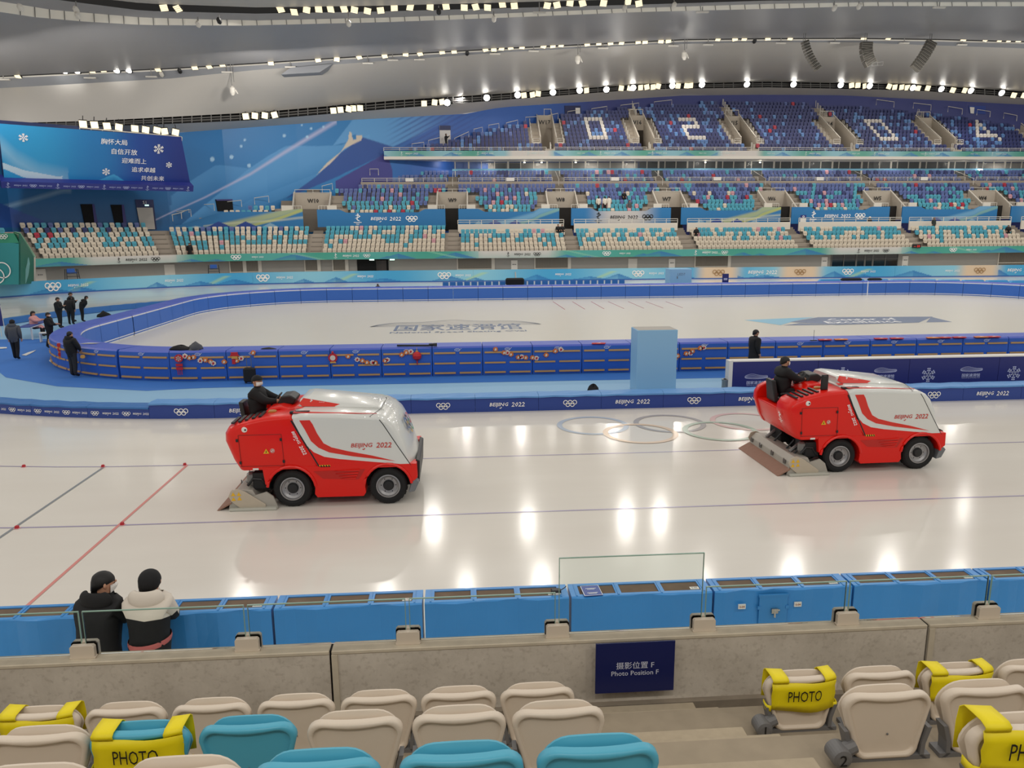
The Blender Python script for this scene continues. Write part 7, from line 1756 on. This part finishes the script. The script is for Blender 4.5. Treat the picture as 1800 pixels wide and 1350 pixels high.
q = wall_quad([(253, 356), (258, 361)], .25); mb = MB(); put(mb, 'S1', frame(q[0]-o_, (math.cos(.5), math.sin(.5), 0), (0, 0, 1)), 0, 0, None, .32); mb.build('lettering', WHITE, r_)
mb = MB(); M = frame(q[1]-o_, (math.cos(.5), math.sin(.5), 0), (0, 0, 1)); mb.stroke([(-.25, 0), (.15, 0)], .14, 0, M); mb.build('exit_mark', mat('exit_lit', 'bfe8dc', .5, emit=1.5), r_)
wall_door('dark_opening', [(382, 371), (410, 370), (408, 350), (378, 350.5)], DARK, 'dark opening in the painted wall behind the first middle tier seats', 'opening', [('reveal', [(379, 353), (409, 352.5), (408, 350), (378, 350.5)], PURP)])
r_, o_ = wall_door('wall_door', [(773, 256), (792, 256), (791, 221), (772, 221)], mat('door_pale', 'c9c6c4', .5), 'white door with navy header at left end of the top tier', 'door', [('header', [(772, 229), (791.5, 229), (791, 221), (772, 221)], DNAVY), ('exit_mark', [(779, 225.5), (784, 225.5), (784, 223.5), (779, 223.5)], WHITE)])
wall_door('wall_recess', [(993, 205), (1021, 204), (1020, 186), (992, 186)], mat('recess_navy', '1b2450', .6), 'dark blue recess in the top wall between W17 and the numeral', 'opening', [('white_leaf', [(1011, 201), (1019, 200), (1018.5, 190), (1010.5, 190)], SIGNW)])
wall_door('wall_recess', [(1704, 199), (1732, 201), (1732, 186.5), (1702, 186)], mat('recess_blue', '24408e', .6), 'dark blue recess in the top wall near the right edge', 'opening', [('white_leaf', [(1705, 199.5), (1711, 200), (1712, 189), (1704, 188.5)], SIGNW)])
# handrail up to the middle tier at far left
for k, pts in enumerate(([(288, 391), (288, 383.5), (304, 377.5), (320, 373.5), (334, 368), (334, 374)],)):
    mb = MB(); P = [S(s_of(px, 6.9, 6.4), 6.9, S(0, 0, at_y(px, py, S(s_of(px, 6.9, 6.4), 6.9, 0).y).z).z) for px, py in pts]; mb.tube(P, .045, 5)
    for p in P[2:4]: mb.tube([p, p-Vector((0, 0, .7))], .04, 5)
    tag(mb.build('ramp_rail', RAILM), 'white handrail rising along the first blue banner at far left', 'railing')
# green corner structure
GRN, GRN2, GRNT = mat('green_banner', '2f8f72', .5), mat('green_banner_teal', '2b8d93', .5), mat('green_dark', '1f6b58', .5)
Yg = 66.0
def gq(pts, Y): return [at_y(px, py, Y+(0 if px < 40 else (px-33)*.19)) for px, py in pts]
root = empty('green_corner_wall', at_y(20, 495, Yg), 'green printed corner wall with white rings at the left edge', 'wall panel')
def gpart(name, pts, m, d=0.0, Y=Yg):
    P = [p-root.location+Vector((0, -d, 0)) for p in gq(pts, Y)]; mb = MB(); n = len(P); mb.add([tuple(p) for p in P]+[tuple(p+Vector((0, .25, 0))) for p in P], [tuple(range(n)), tuple(range(2*n-1, n-1, -1))]+[(i, i+n, (i+1) % n+n, (i+1) % n) for i in range(n)]); return mb.build(name, m, root)
gpart('header', [(-60, 427), (24, 427), (31, 428), (33, 428), (33, 426.5), (24, 410), (-60, 410)], GRN); gpart('front_panel', [(-60, 502), (33, 500), (33, 427), (-60, 427)], GRN2)
gpart('side_panel', [(33, 500.5), (57, 498), (57, 452), (33, 411)], GRNT); gpart('edge_strip', [(57.2, 498), (60, 497.5), (60, 452), (57, 452)], CAPW); gpart('top_edge', [(24, 409), (33, 412), (60, 453), (61, 451), (34, 409), (25, 407)], mat('green_edge', '8fbfa4', .5), .05)
M = frame(at_y(4, 475, Yg-.1)-root.location, (1, 0, 0), (0, 0, 1)); mb = MB(); mb.ring((0, 0), .62, .09, M, 0, 28); mb.ring((-1.0, .35), .62, .09, M, 0, 28); mb.ring((-.55, -.45), .62, .09, M, 0, 28); mb.build('ring_emblem', WHITE, root)
mb = MB(); rings5(mb, frame(at_y(5, 416, Yg-.12)-root.location, (1, 0, 0), (0, 0, 1)), 0, 0, .75, 0, 14, .12); mb.build('ring_emblem', WHITE, root)
mb = MB(); M = frame(at_y(46, 478, Yg+1.9)-root.location, (.9, .45, 0), (0, 0, 1)); mb.stroke([(-.3, -.9), (.0, -.2), (.25, .7), (.3, 1.2)], [.35, .3, .2, .05], 0, M); mb.build('white_swoosh', mat('swoosh_pale', '7fb5b8', .5), root)
# high folding chairs behind the track boards
for px, py0, py1, lab in ((127, 473, 494, 'dark high frame with blue seat standing left behind the track boards'), (376, 466, 486, 'dark high chair with blue seat behind the track boards, left of the grilles')):
    s = s_of(px, -.6, 1.3); P = S(s, -.6, 0); root = empty('high_chair', P, lab, 'chair', S_ang(s)); h = at_y(px, py0, P.y).z; mb = MB()
    for sx in (-1, 1):
        for y in (-.35, .35): mb.tube([(sx*.62, y*1.2, 0), (sx*.48, y*.6, h)], .035, 5)
    mb.build('frame', mat('chair_frame_dark', '22272e', .5), root)
    for q in range(1, 6): mb = MB(); z = h*q/6; mb.tube([(-.6+.02*q, -.38, z), (.6-.02*q, -.38, z)], .028, 5); mb.build('rung', mat('chair_frame_dark', '22272e', .5), root)
    mb = MB(); mb.rbox((-.36, -.3, h*.80), (.36, .25, h*.86), .02); mb.rbox((-.34, .2, h*.80), (.34, .26, h*1.02), .02); mb.build('blue_seat', mat('chair_blue', '2d5fae', .5), root)

# ================================================================== SMALL THINGS
def heap(name, loc, sx, sy, sz, m, label, cat, seed, squash=1):
    r = random.Random(seed); mb = MB(); rings = []
    for j in range(8):
        a = math.pi/2*j/7; rings.append([(sx*math.cos(a)*math.cos(t)*(1+.22*math.sin(3*t+seed)+r.uniform(-.08, .08)), sy*math.cos(a)*math.sin(t)*(1+.15*math.sin(2*t+seed)+r.uniform(-.06, .06)), sz*math.sin(a)*(1+.2*math.sin(2*t+seed*2))) for t in [2*math.pi*k/16 for k in range(16)]])
    mb.loft(rings, True, True); o = mb.build(name, m, loc=loc, smooth=True); return tag(o, label, cat)
FT = FZ+.01
def on_fence(px, py): q = at_z(px, py, FT); return (q.x, q.y, FT)
P = on_fence(318, 614.5); heap('jacket', P, .36, .22, .16, CLO['black'], 'black jacket thrown over the rink fence at left', 'jacket', 3)
mb = MB(); mb.ell((-.22, -.15, .06), (.03, .03, .02)); 
P = on_fence(345, 614); o_ = heap('jacket', P, .24, .24, .26, CLO['grey'], 'grey jacket heaped on the rink fence beside the black one', 'jacket', 5)
mb = MB(); mb.loft([[(x, -.02-.26*(q > 0)-.06*(q > 1), .1*(q == 0)-.0-.20*(q == 2)) for q in range(3)] for x in (-.2, -.08, .06, .18)], False); mb.build('sleeve', CLO['grey'], o_, smooth=True)
P = on_fence(472, 613.5); o_ = heap('folded_stand', P, .28, .08, .06, PLASB, 'small black folded stand lying on the rink fence above the suitcase', 'stand', 9)
a, b = Vector(on_fence(698, 609.5)), Vector(on_fence(768, 609.5)); mb = MB(); mb.tube([(0, 0, .05), tuple(b-a+Vector((0, 0, .05)))], .035, 6); mb.tube([(0, .08, .04), tuple(b-a+Vector((-.3, .08, .04)))], .025, 6); mb.tube([tuple(b-a+Vector((-.3, 0, .08))), tuple(b-a+Vector((.0, .05, .09)))], .05, 6); tag(mb.build('tripod', PLASB, loc=a), 'long black folded tripod lying along the rink fence', 'tripod')
p = at_z(440, 673.5, .02); root = empty('trolley_suitcase', (p.x, p.y, .02), 'black trolley suitcase with raised handle behind the left driver', 'suitcase'); mb = MB(); mb.rbox((-.21, -.12, .05), (.21, .12, .58), .05); mb.build('body', CLO['black'], root)
mb = MB(); mb.tube([(-.09, .05, .56), (-.09, .05, .98), (.07, .05, .98), (.07, .05, .56)], .012, 6); mb.build('handle', STEELD, root)
for sx in (-.15, .15): mb = MB(); mb.lathe([(.045, -.02), (.045, .02)], 12, 0, Matrix.Translation((sx, 0, .045)), 'y'); mb.build('wheel', PLASB, root)
p = at_z(1048, 697, .02); o_ = heap('backpack', (p.x, p.y+.55, .014), .20, .15, .28, CLO['black'], 'black backpack on the pale floor left of the tall cabinet', 'bag', 4)
mb = MB(); mb.tube([(-.05, 0, .27), (0, -.01, .33), (.05, 0, .27)], .012, 6); mb.build('handle', CLO['black'], o_)
for px, py, sx, sz, lab, sd in ((183, 553, .45, .35, 'black bag on the pale floor beyond the fence curve', 2),): p = at_z(px, py+4, .012); heap('bag', (p.x, p.y, .012), sx, .3, sz, CLO['black'], lab, 'bag', sd)
for px, lab, sd, sx in ((905, 'black equipment bag beyond the far fence in the middle', 11, .75), (1496, 'long black equipment bag beyond the far fence at right', 12, .85), (1537, 'rounded black bag right of the thin pole beyond the far fence', 13, .55)):
    p = at_y(px, 497, 62.0); zt__ = at_y(px, 488.5, 62.0).z; root = empty('equipment_case', (p.x, 62.0, .012), lab, 'bag'); mb = MB(); mb.rbox((-sx*.8, -.25, 0), (sx*.8, .25, .95), .03); mb.build('box', PLASB, root)
    mb = MB(); mb.rbox((-sx, -.3, .95), (sx, .3, zt__-.02), .1); mb.build('bag', CLO['black'], root)
# white pole of the camera beside the middle bag
mb = MB(); p = at_y(908, 494, 62.6); q = at_y(906, 478, 62.6); mb.tube([(p.x, 62.6, .012), tuple(q)], .05, 5); tag(mb.build('white_pole', STEEL), 'thin white pole behind the middle black equipment bag', 'pole')
# far row of blue chairs and far blue mats
BCH = mat('chair_blue_far', '2b6cb0', .5); n = 26; x0 = at_y(777, 497, 63.5).x; x1 = at_y(1099, 495, 63.5).x; zc = at_y(938, 494.2, 63.5).z
for k in range(n):
    x = x0+(x1-x0)*(k+.5)/n; w2 = (x1-x0)/n*.40; root = empty('folding_chair', (x, 63.5, .012), 'blue chair back beyond the far padded fence, %s from left' % ordn(k+1), 'chair', 0, 'blue chairs beyond the far fence')
    mb = MB(); mb.box((-w2, -.03, zc-.42), (w2, .03, zc)); mb.build('backrest', BCH, root)
    mb = MB(); mb.box((-w2, .0, .45), (w2, .42, .5)); mb.build('seat', BCH, root)
    for sx in (-1, 1): mb = MB(); mb.tube([(sx*w2, 0, 0), (sx*w2, .0, zc-.02)], .03, 4); mb.build('leg', STEEL, root)
FMT = mat('far_mat_blue', '4f9fd6', .5); 
for k in range(9):
    px0, px1 = 1440+42*k, 1480+42*k; Y = 64.5-.16*max(0, k-2)*1.0; a = at_y(px0, 494+.6*k, Y); b = at_y(px1, 494+.6*k, Y); zt__ = at_y(px0, 491.3+.12*k*k*.3, Y).z; root = empty('far_mat', ((a.x+b.x)/2, Y, .012), 'pale blue round cornered mat beyond the far fence, %s from left' % ordn(k+1), 'mat', 0, 'pale blue mats beyond the far fence'); w2 = (b.x-a.x)/2
    mb = MB(); mb.prism([(-w2, 0), (w2, 0), (w2, zt__-.2), (w2-.2, zt__), (-w2+.2, zt__), (-w2, zt__-.2)], 0, .4, 'y'); mb.build('cover', FMT, root, bevel=.03)
# small banner stand beyond the fence and notice stand by the walkway
p = at_y(1275, 497, 61.2); h = at_y(1275, 481.5, 61.2).z; w2 = .26; root = empty('banner_stand', (p.x, 61.2, .012), 'narrow navy banner stand beyond the far fence right of the pale cabinet', 'banner'); mb = MB(); mb.box((-w2, 0, .1), (w2, .05, h)); mb.build('banner', DKB, root)
mb = MB(); mb.box((-.4, -.2, 0), (.4, .3, .1)); mb.build('base', PLASB, root); M = frame((0, -.01, h*.75), (1, 0, 0), (0, 0, 1)); mb = MB()
for q in range(3): mb.stroke([(-.15, -.35*q), (.15, -.35*q)], .16, 0, M)
mb.build('print', mat('print_dim', 'b9bdd6', .5), root)
s = s_of(1412, 6.0, 6.3); P = S(s, 6.0, LOWF(4)+.25); root = empty('notice_stand', P, 'white notice stand with navy top before the blue banner right of W6', 'sign'); w2 = .35; mb = MB(); mb.box((-w2, 0, .3), (w2, .06, 1.6)); mb.build('panel', SIGNW, root); mb = MB(); mb.box((-w2, -.01, 1.6), (w2, .06, 2.0)); mb.build('header', DKB, root); mb = MB(); mb.box((-.3, -.15, 0), (.3, .2, .3)); mb.build('base', STEEL, root)
mb = MB(); mb.ring((0, 0), .1, .05, frame((0, -.02, 1.8), (1, 0, 0), (0, 0, 1)), 0, 12); mb.build('print', WHITE, root)
# clock
s = s_of(1611, -.2, 3.0); root = empty('score_clock', S(s, -.25, 2.95), 'small black clock with red digits on the stand front', 'clock'); mb = MB(); mb.box((-.5, 0, 0), (.5, .15, .42)); mb.build('case', PLASB, root); mb = MB(); put(mb, '-- 20', frame((.0, -.02, .2), (1, 0, 0), (0, 0, 1)), 0, 0, .7, .22); mb.build('digits', mat('digit_red', 'd02a20', .5, emit=1.2), root)
# table, benches, sign at the far left
WT = mat('table_white', 'd9d9d6', .5); NVT = mat('table_cloth_navy', '3a4d94', .6)
p0, p1 = at_z(46, 598, .03), at_z(84, 584, .03); c = (p0+p1)/2; an = math.atan2(p1.y-p0.y, p1.x-p0.x); L = (p1-p0).length; root = empty('trestle_table', (c.x, c.y, .03), 'white legged table with navy top at the fence curve', 'table', an); mb = MB(); mb.box((-L/2-.1, -.3, .66), (L/2+.1, .3, .70)); mb.build('table_top', NVT, root)
for sx in (-1, 0, 1):
    for sy in (-1, 1): mb = MB(); mb.box((sx*L*.46-.03, sy*.26-.03, 0), (sx*L*.46+.03, sy*.26+.03, .66)); mb.build('leg', WT, root)
mb = MB(); mb.box((-L/2-.1, -.31, .62), (L/2+.1, -.29, .66)); mb.build('rail', WT, root)
p = at_z(85, 600, .03); root = empty('white_bench', (p.x, p.y, .03), 'small white bench beside the person walking at the fence curve', 'bench', .3); mb = MB(); mb.box((-.35, -.2, .42), (.35, .2, .47)); mb.build('seat', WT, root)
for sx in (-1, 1): mb = MB(); mb.box((sx*.31-.03, -.18, 0), (sx*.31+.03, .18, .42)); mb.build('leg', WT, root)
p = at_z(2, 592, .012); root = empty('sign_stand', (p.x, p.y, .012), 'navy printed sign on white legs at the left edge', 'sign'); h = at_y(2, 534.5, p.y).z; mb = MB(); mb.box((-.35, 0, h*.33), (.16, .05, h)); mb.build('board', DKB, root)
for x in (-.25, .02, .2): mb = MB(); mb.tube([(x, .03+.05*(x > .1), 0), (x-.03*(x > .1), .03, h*.95)], .02, 5); mb.build('leg', STEEL, root)
mb = MB(); M = frame((-.08, -.01, h*.6), (1, 0, 0), (0, 0, 1)); mb.stroke([(.02, .2), (.02, -.15)], .16, 0, M); mb.build('print', mat('print_dim', 'b9bdd6', .5), root); mb = MB(); put(mb, '速滑', frame((-.12, -.012, h*.85), (1, 0, 0), (0, 0, 1)), 0, 0, .25); mb.build('lettering', mat('print_dim', 'b9bdd6', .5), root)
# white sheet at the foot of the fence
mb = MB(); pts = [at_z(x, y, .035) for x, y in ((86, 634), (98, 644), (118, 650), (110, 641), (98, 630), (94, 627))]; mb.poly([tuple(p+Vector((0, 0, .05*(i in (3, 4, 5))))) for i, p in enumerate(pts)]); tag(mb.build('white_sheet', WT), 'crumpled white sheet at the foot of the fence curve', 'sheet')
for pts in ([(38, 624), (50, 619), (64, 615), (58, 619), (46, 625)], [(0, 610), (12, 610), (12, 612), (0, 613)]): mb = MB(); mb.poly([tuple(at_z(x, y, .034)) for x, y in pts]); struct(mb.build('floor_strip', WT))
# red lane markers
MK = mat('marker_red', 'b3202c', .5); MKP = mat('marker_pink', 'd9a0a6', .6)
for px, py, lab in ((42, 821, 'red lane marker on the far line, leftmost'), (181, 821, 'red lane marker where the grey line meets the far line'), (325, 818, 'red lane marker where the red line meets the far line'), (30, 929, 'red lane marker where the grey line meets the near line'), (215, 923, 'red lane marker where the red line meets the near line')):
    p = at_z(px, py); mb = MB(); mb.prism([(-.035, 0), (.035, 0), (.026, .055), (-.026, .055)], -.03, .03, 'y'); o_ = mb.build('lane_marker', MK, loc=(p.x, p.y, .004), bevel=.006); tag(o_, lab, 'marker', 'red lane markers on the ice')
    mb = MB(); mb.box((-.05, -.045, 0), (.05, .045, .006)); mb.build('foot', MKP, o_)
# new year decorations on the fence
ORG, REDP, CRM, GLD2 = mat('paper_orange', 'd9752c', .6), mat('paper_red', 'c2202a', .6), mat('paper_cream', 'e6d6c2', .6), mat('paper_gold', 'd8a04a', .6)
YF = RY0-FTH-.07
GR = [(325, 626), (333, 629), (340, 628), (352, 634), (361, 633), (370, 635.5), (375, 638.5), (394, 636), (416, 634), (424, 630), (445, 620), (612, 626.5), (628, 632), (637, 634), (645, 637), (655, 637), (660, 638), (677, 634), (681, 632.5), (706, 623.5), (714, 619.5), (722, 618), (871, 614), (886, 620), (892, 620), (898, 623), (911, 628), (917, 627), (924, 628.5), (936, 628.5), (943, 629.5), (960, 624), (976, 617), (986, 614.5), (1191, 625.5), (1206, 621.5), (1214, 621), (1217, 617.5), (1231, 612), (1237, 611)]
for k, (px, py) in enumerate(GR):
    p = at_y(px, py, YF); r = random.Random(k); mb = MB(); n = 16
    mb.prism([(.095*(1+.25*math.sin(q*2.6+k))*math.cos(2*math.pi*q/n), .085*(1+.25*math.cos(q*3.1+k))*math.sin(2*math.pi*q/n)) for q in range(n)], -.02, .02, 'y'); o_ = mb.build('paper_ornament', ORG if k % 3 else CRM, loc=p)
    tag(o_, 'small orange and cream paper ornament on the blue fence, %s from the left' % ordn(k+1), 'ornament', 'paper garland ornaments on the rink fence')
    mb = MB(); mb.prism([(-.04, -.05), (.03, -.04), (.045, .03), (-.02, .045)], -.03, -.021, 'y'); mb.build('patch', (CRM if k % 3 else REDP), o_)
def orn(px, py, build, label):
    p = at_y(px, py, YF-.03); root = empty('hanging_ornament', p, label, 'ornament'); build(root)
def lantern(root):
    mb = MB(); mb.lathe([(.05, -.16), (.15, -.09), (.17, .02), (.13, .12), (.04, .17)], 14); mb.build('body', REDP, root)
    mb = MB(); mb.lathe([(.05, .17), (.05, .2)], 8); mb.tube([(0, 0, .2), (0, 0, .32)], .01, 4); mb.build('top', GLD2, root)
    mb = MB(); mb.tube([(0, 0, -.16), (0, 0, -.34)], [.03, .012], 6); mb.build('tassel', REDP, root)
orn(733, 626, lantern, 'plain red lantern shaped ornament hanging on the fence left of centre')
def roundel(root):
    mb = MB(); mb.lathe([(.17, -.02), (.17, .02)], 18, 0, None, 'y'); mb.build('disc', REDP, root); mb = MB(); mb.lathe([(.10, -.035), (.10, -.02)], 16, 0, None, 'y'); mb.build('pale_centre', CRM, root)
    mb = MB(); mb.prism([(-.12, -.2), (.12, -.2), (.09, -.14), (-.09, -.14)], -.03, 0, 'y'); mb.build('ribbon', GLD2, root); mb = MB(); mb.lathe([(.02, .17), (.05, .2), (.02, .25)], 8); mb.build('top', REDP, root)
orn(585, 629, roundel, 'round red ornament with pale centre hanging on the fence')
def knot(root):
    mb = MB(); mb.lathe([(.15, -.02), (.15, .02)], 16, 0, None, 'y'); mb.build('disc', REDP, root); mb = MB(); snowflake(mb, frame((0, -.03, 0), (1, 0, 0), (0, 0, 1)), 0, 0, .10); mb.build('knot_pattern', CRM, root)
    for q in range(2): mb = MB(); mb.box((-.12, -.015, -.30-.13*q), (.12, .015, -.20-.13*q)); mb.build('tag_plate', REDP, root)
    for x in (-.07, 0, .07): mb = MB(); mb.tube([(x, 0, -.43), (x, 0, -.62)], .014, 4); mb.build('tassel', REDP, root)
orn(314, 630, knot, 'long red knot ornament with tassels at the left of the fence')
def pagoda(root):
    mb = MB(); mb.prism([(-.16, -.04), (.16, -.04), (.11, .06), (.13, .1), (-.13, .1), (-.11, .06)], -.03, .03, 'y'); mb.build('roof_shape', REDP, root); mb = MB(); mb.box((-.11, -.025, -.14), (.11, .025, -.04)); mb.build('body', GLD2, root); mb = MB(); mb.box((-.10, -.02, -.34), (.02, .02, -.16)); mb.build('hanging_strip', REDP, root)
orn(412, 624, pagoda, 'small red roof shaped ornament on the fence behind the left vehicle')
def streamer(root):
    mb = MB(); mb.box((-.05, -.02, -.5), (.05, .02, .16)); mb.build('strip', ORG, root)
    for z in (.08, -.1, -.3): mb = MB(); mb.lathe([(.075, -.03), (.075, .03)], 10, 0, Matrix.Translation((0, 0, z)), 'y'); mb.build('disc', REDP, root)
q = at_z(104, 612, .9); root = empty('hanging_ornament', at_y(104, 610, q.y-.12), 'red and orange paper streamer on the left curve of the fence', 'ornament'); streamer(root)
for k, px in enumerate((148, 160, 168)):
    p = at_z(px, 626-3.5*k, .80); mb = MB(); n = 9; mb.prism([(.09*(1+.2*math.sin(q*2.6+k))*math.cos(2*math.pi*q/n), .07*math.sin(2*math.pi*q/n)) for q in range(n)], -.02, .02, 'y'); o_ = mb.build('paper_ornament', GLD2, loc=(p.x, p.y-.12, p.z)); tag(o_, 'gold paper ornament on the fence curve, %s right of the person in a padded jacket' % ordn(k+1), 'ornament')
for k, px in enumerate((1052, 1450, 1478, 1548, 1576, 1640, 1660, 1686, 1724, 1746)):
    py = {1052: 604, 1450: 597.5, 1478: 597}.get(px, 595.5-(px-1548)*.016); P = on_fence(px, py); mb = MB(); mb.prism([(-.28, -.12), (.22, -.14), (.30, .06), (.05, .16), (-.24, .10)], 0, .025, 'z'); o_ = mb.build('paper_decoration', REDP if k % 3 != 2 else ORG, loc=P); tag(o_, 'red paper decoration lying flat on the fence top, %s from the left' % ordn(k+1), 'decoration')
    mb = MB(); mb.prism([(-.10, -.06), (.1, -.05), (.06, .06)], .026, .03, 'z'); mb.build('pale_patch', CRM, o_)
P = on_fence(1430, 599); mb = MB(); mb.box((-.12, -.05, 0), (.12, .05, .03)); mb.tube([(0, 0, .02), (.0, 0, .42)], .008, 4); tag(mb.build('aerial', PLASB, loc=P), 'thin black aerial standing on the rink fence at right', 'aerial')
P = on_fence(157, 604); mb = MB(); mb.poly([(-.35, -.1, .02), (.2, -.12, .02), (.4, .05, .02), (-.1, .12, .02)]); mb.poly([(-.35, -.1, 0), (-.1, .12, 0), (.4, .05, 0), (.2, -.12, 0)]); tag(mb.build('paper_sheet', WT, loc=P), 'white sheet lying on the fence top at the left bend', 'paper')
p = at_z(1108, 712.5, 0); mb = MB();
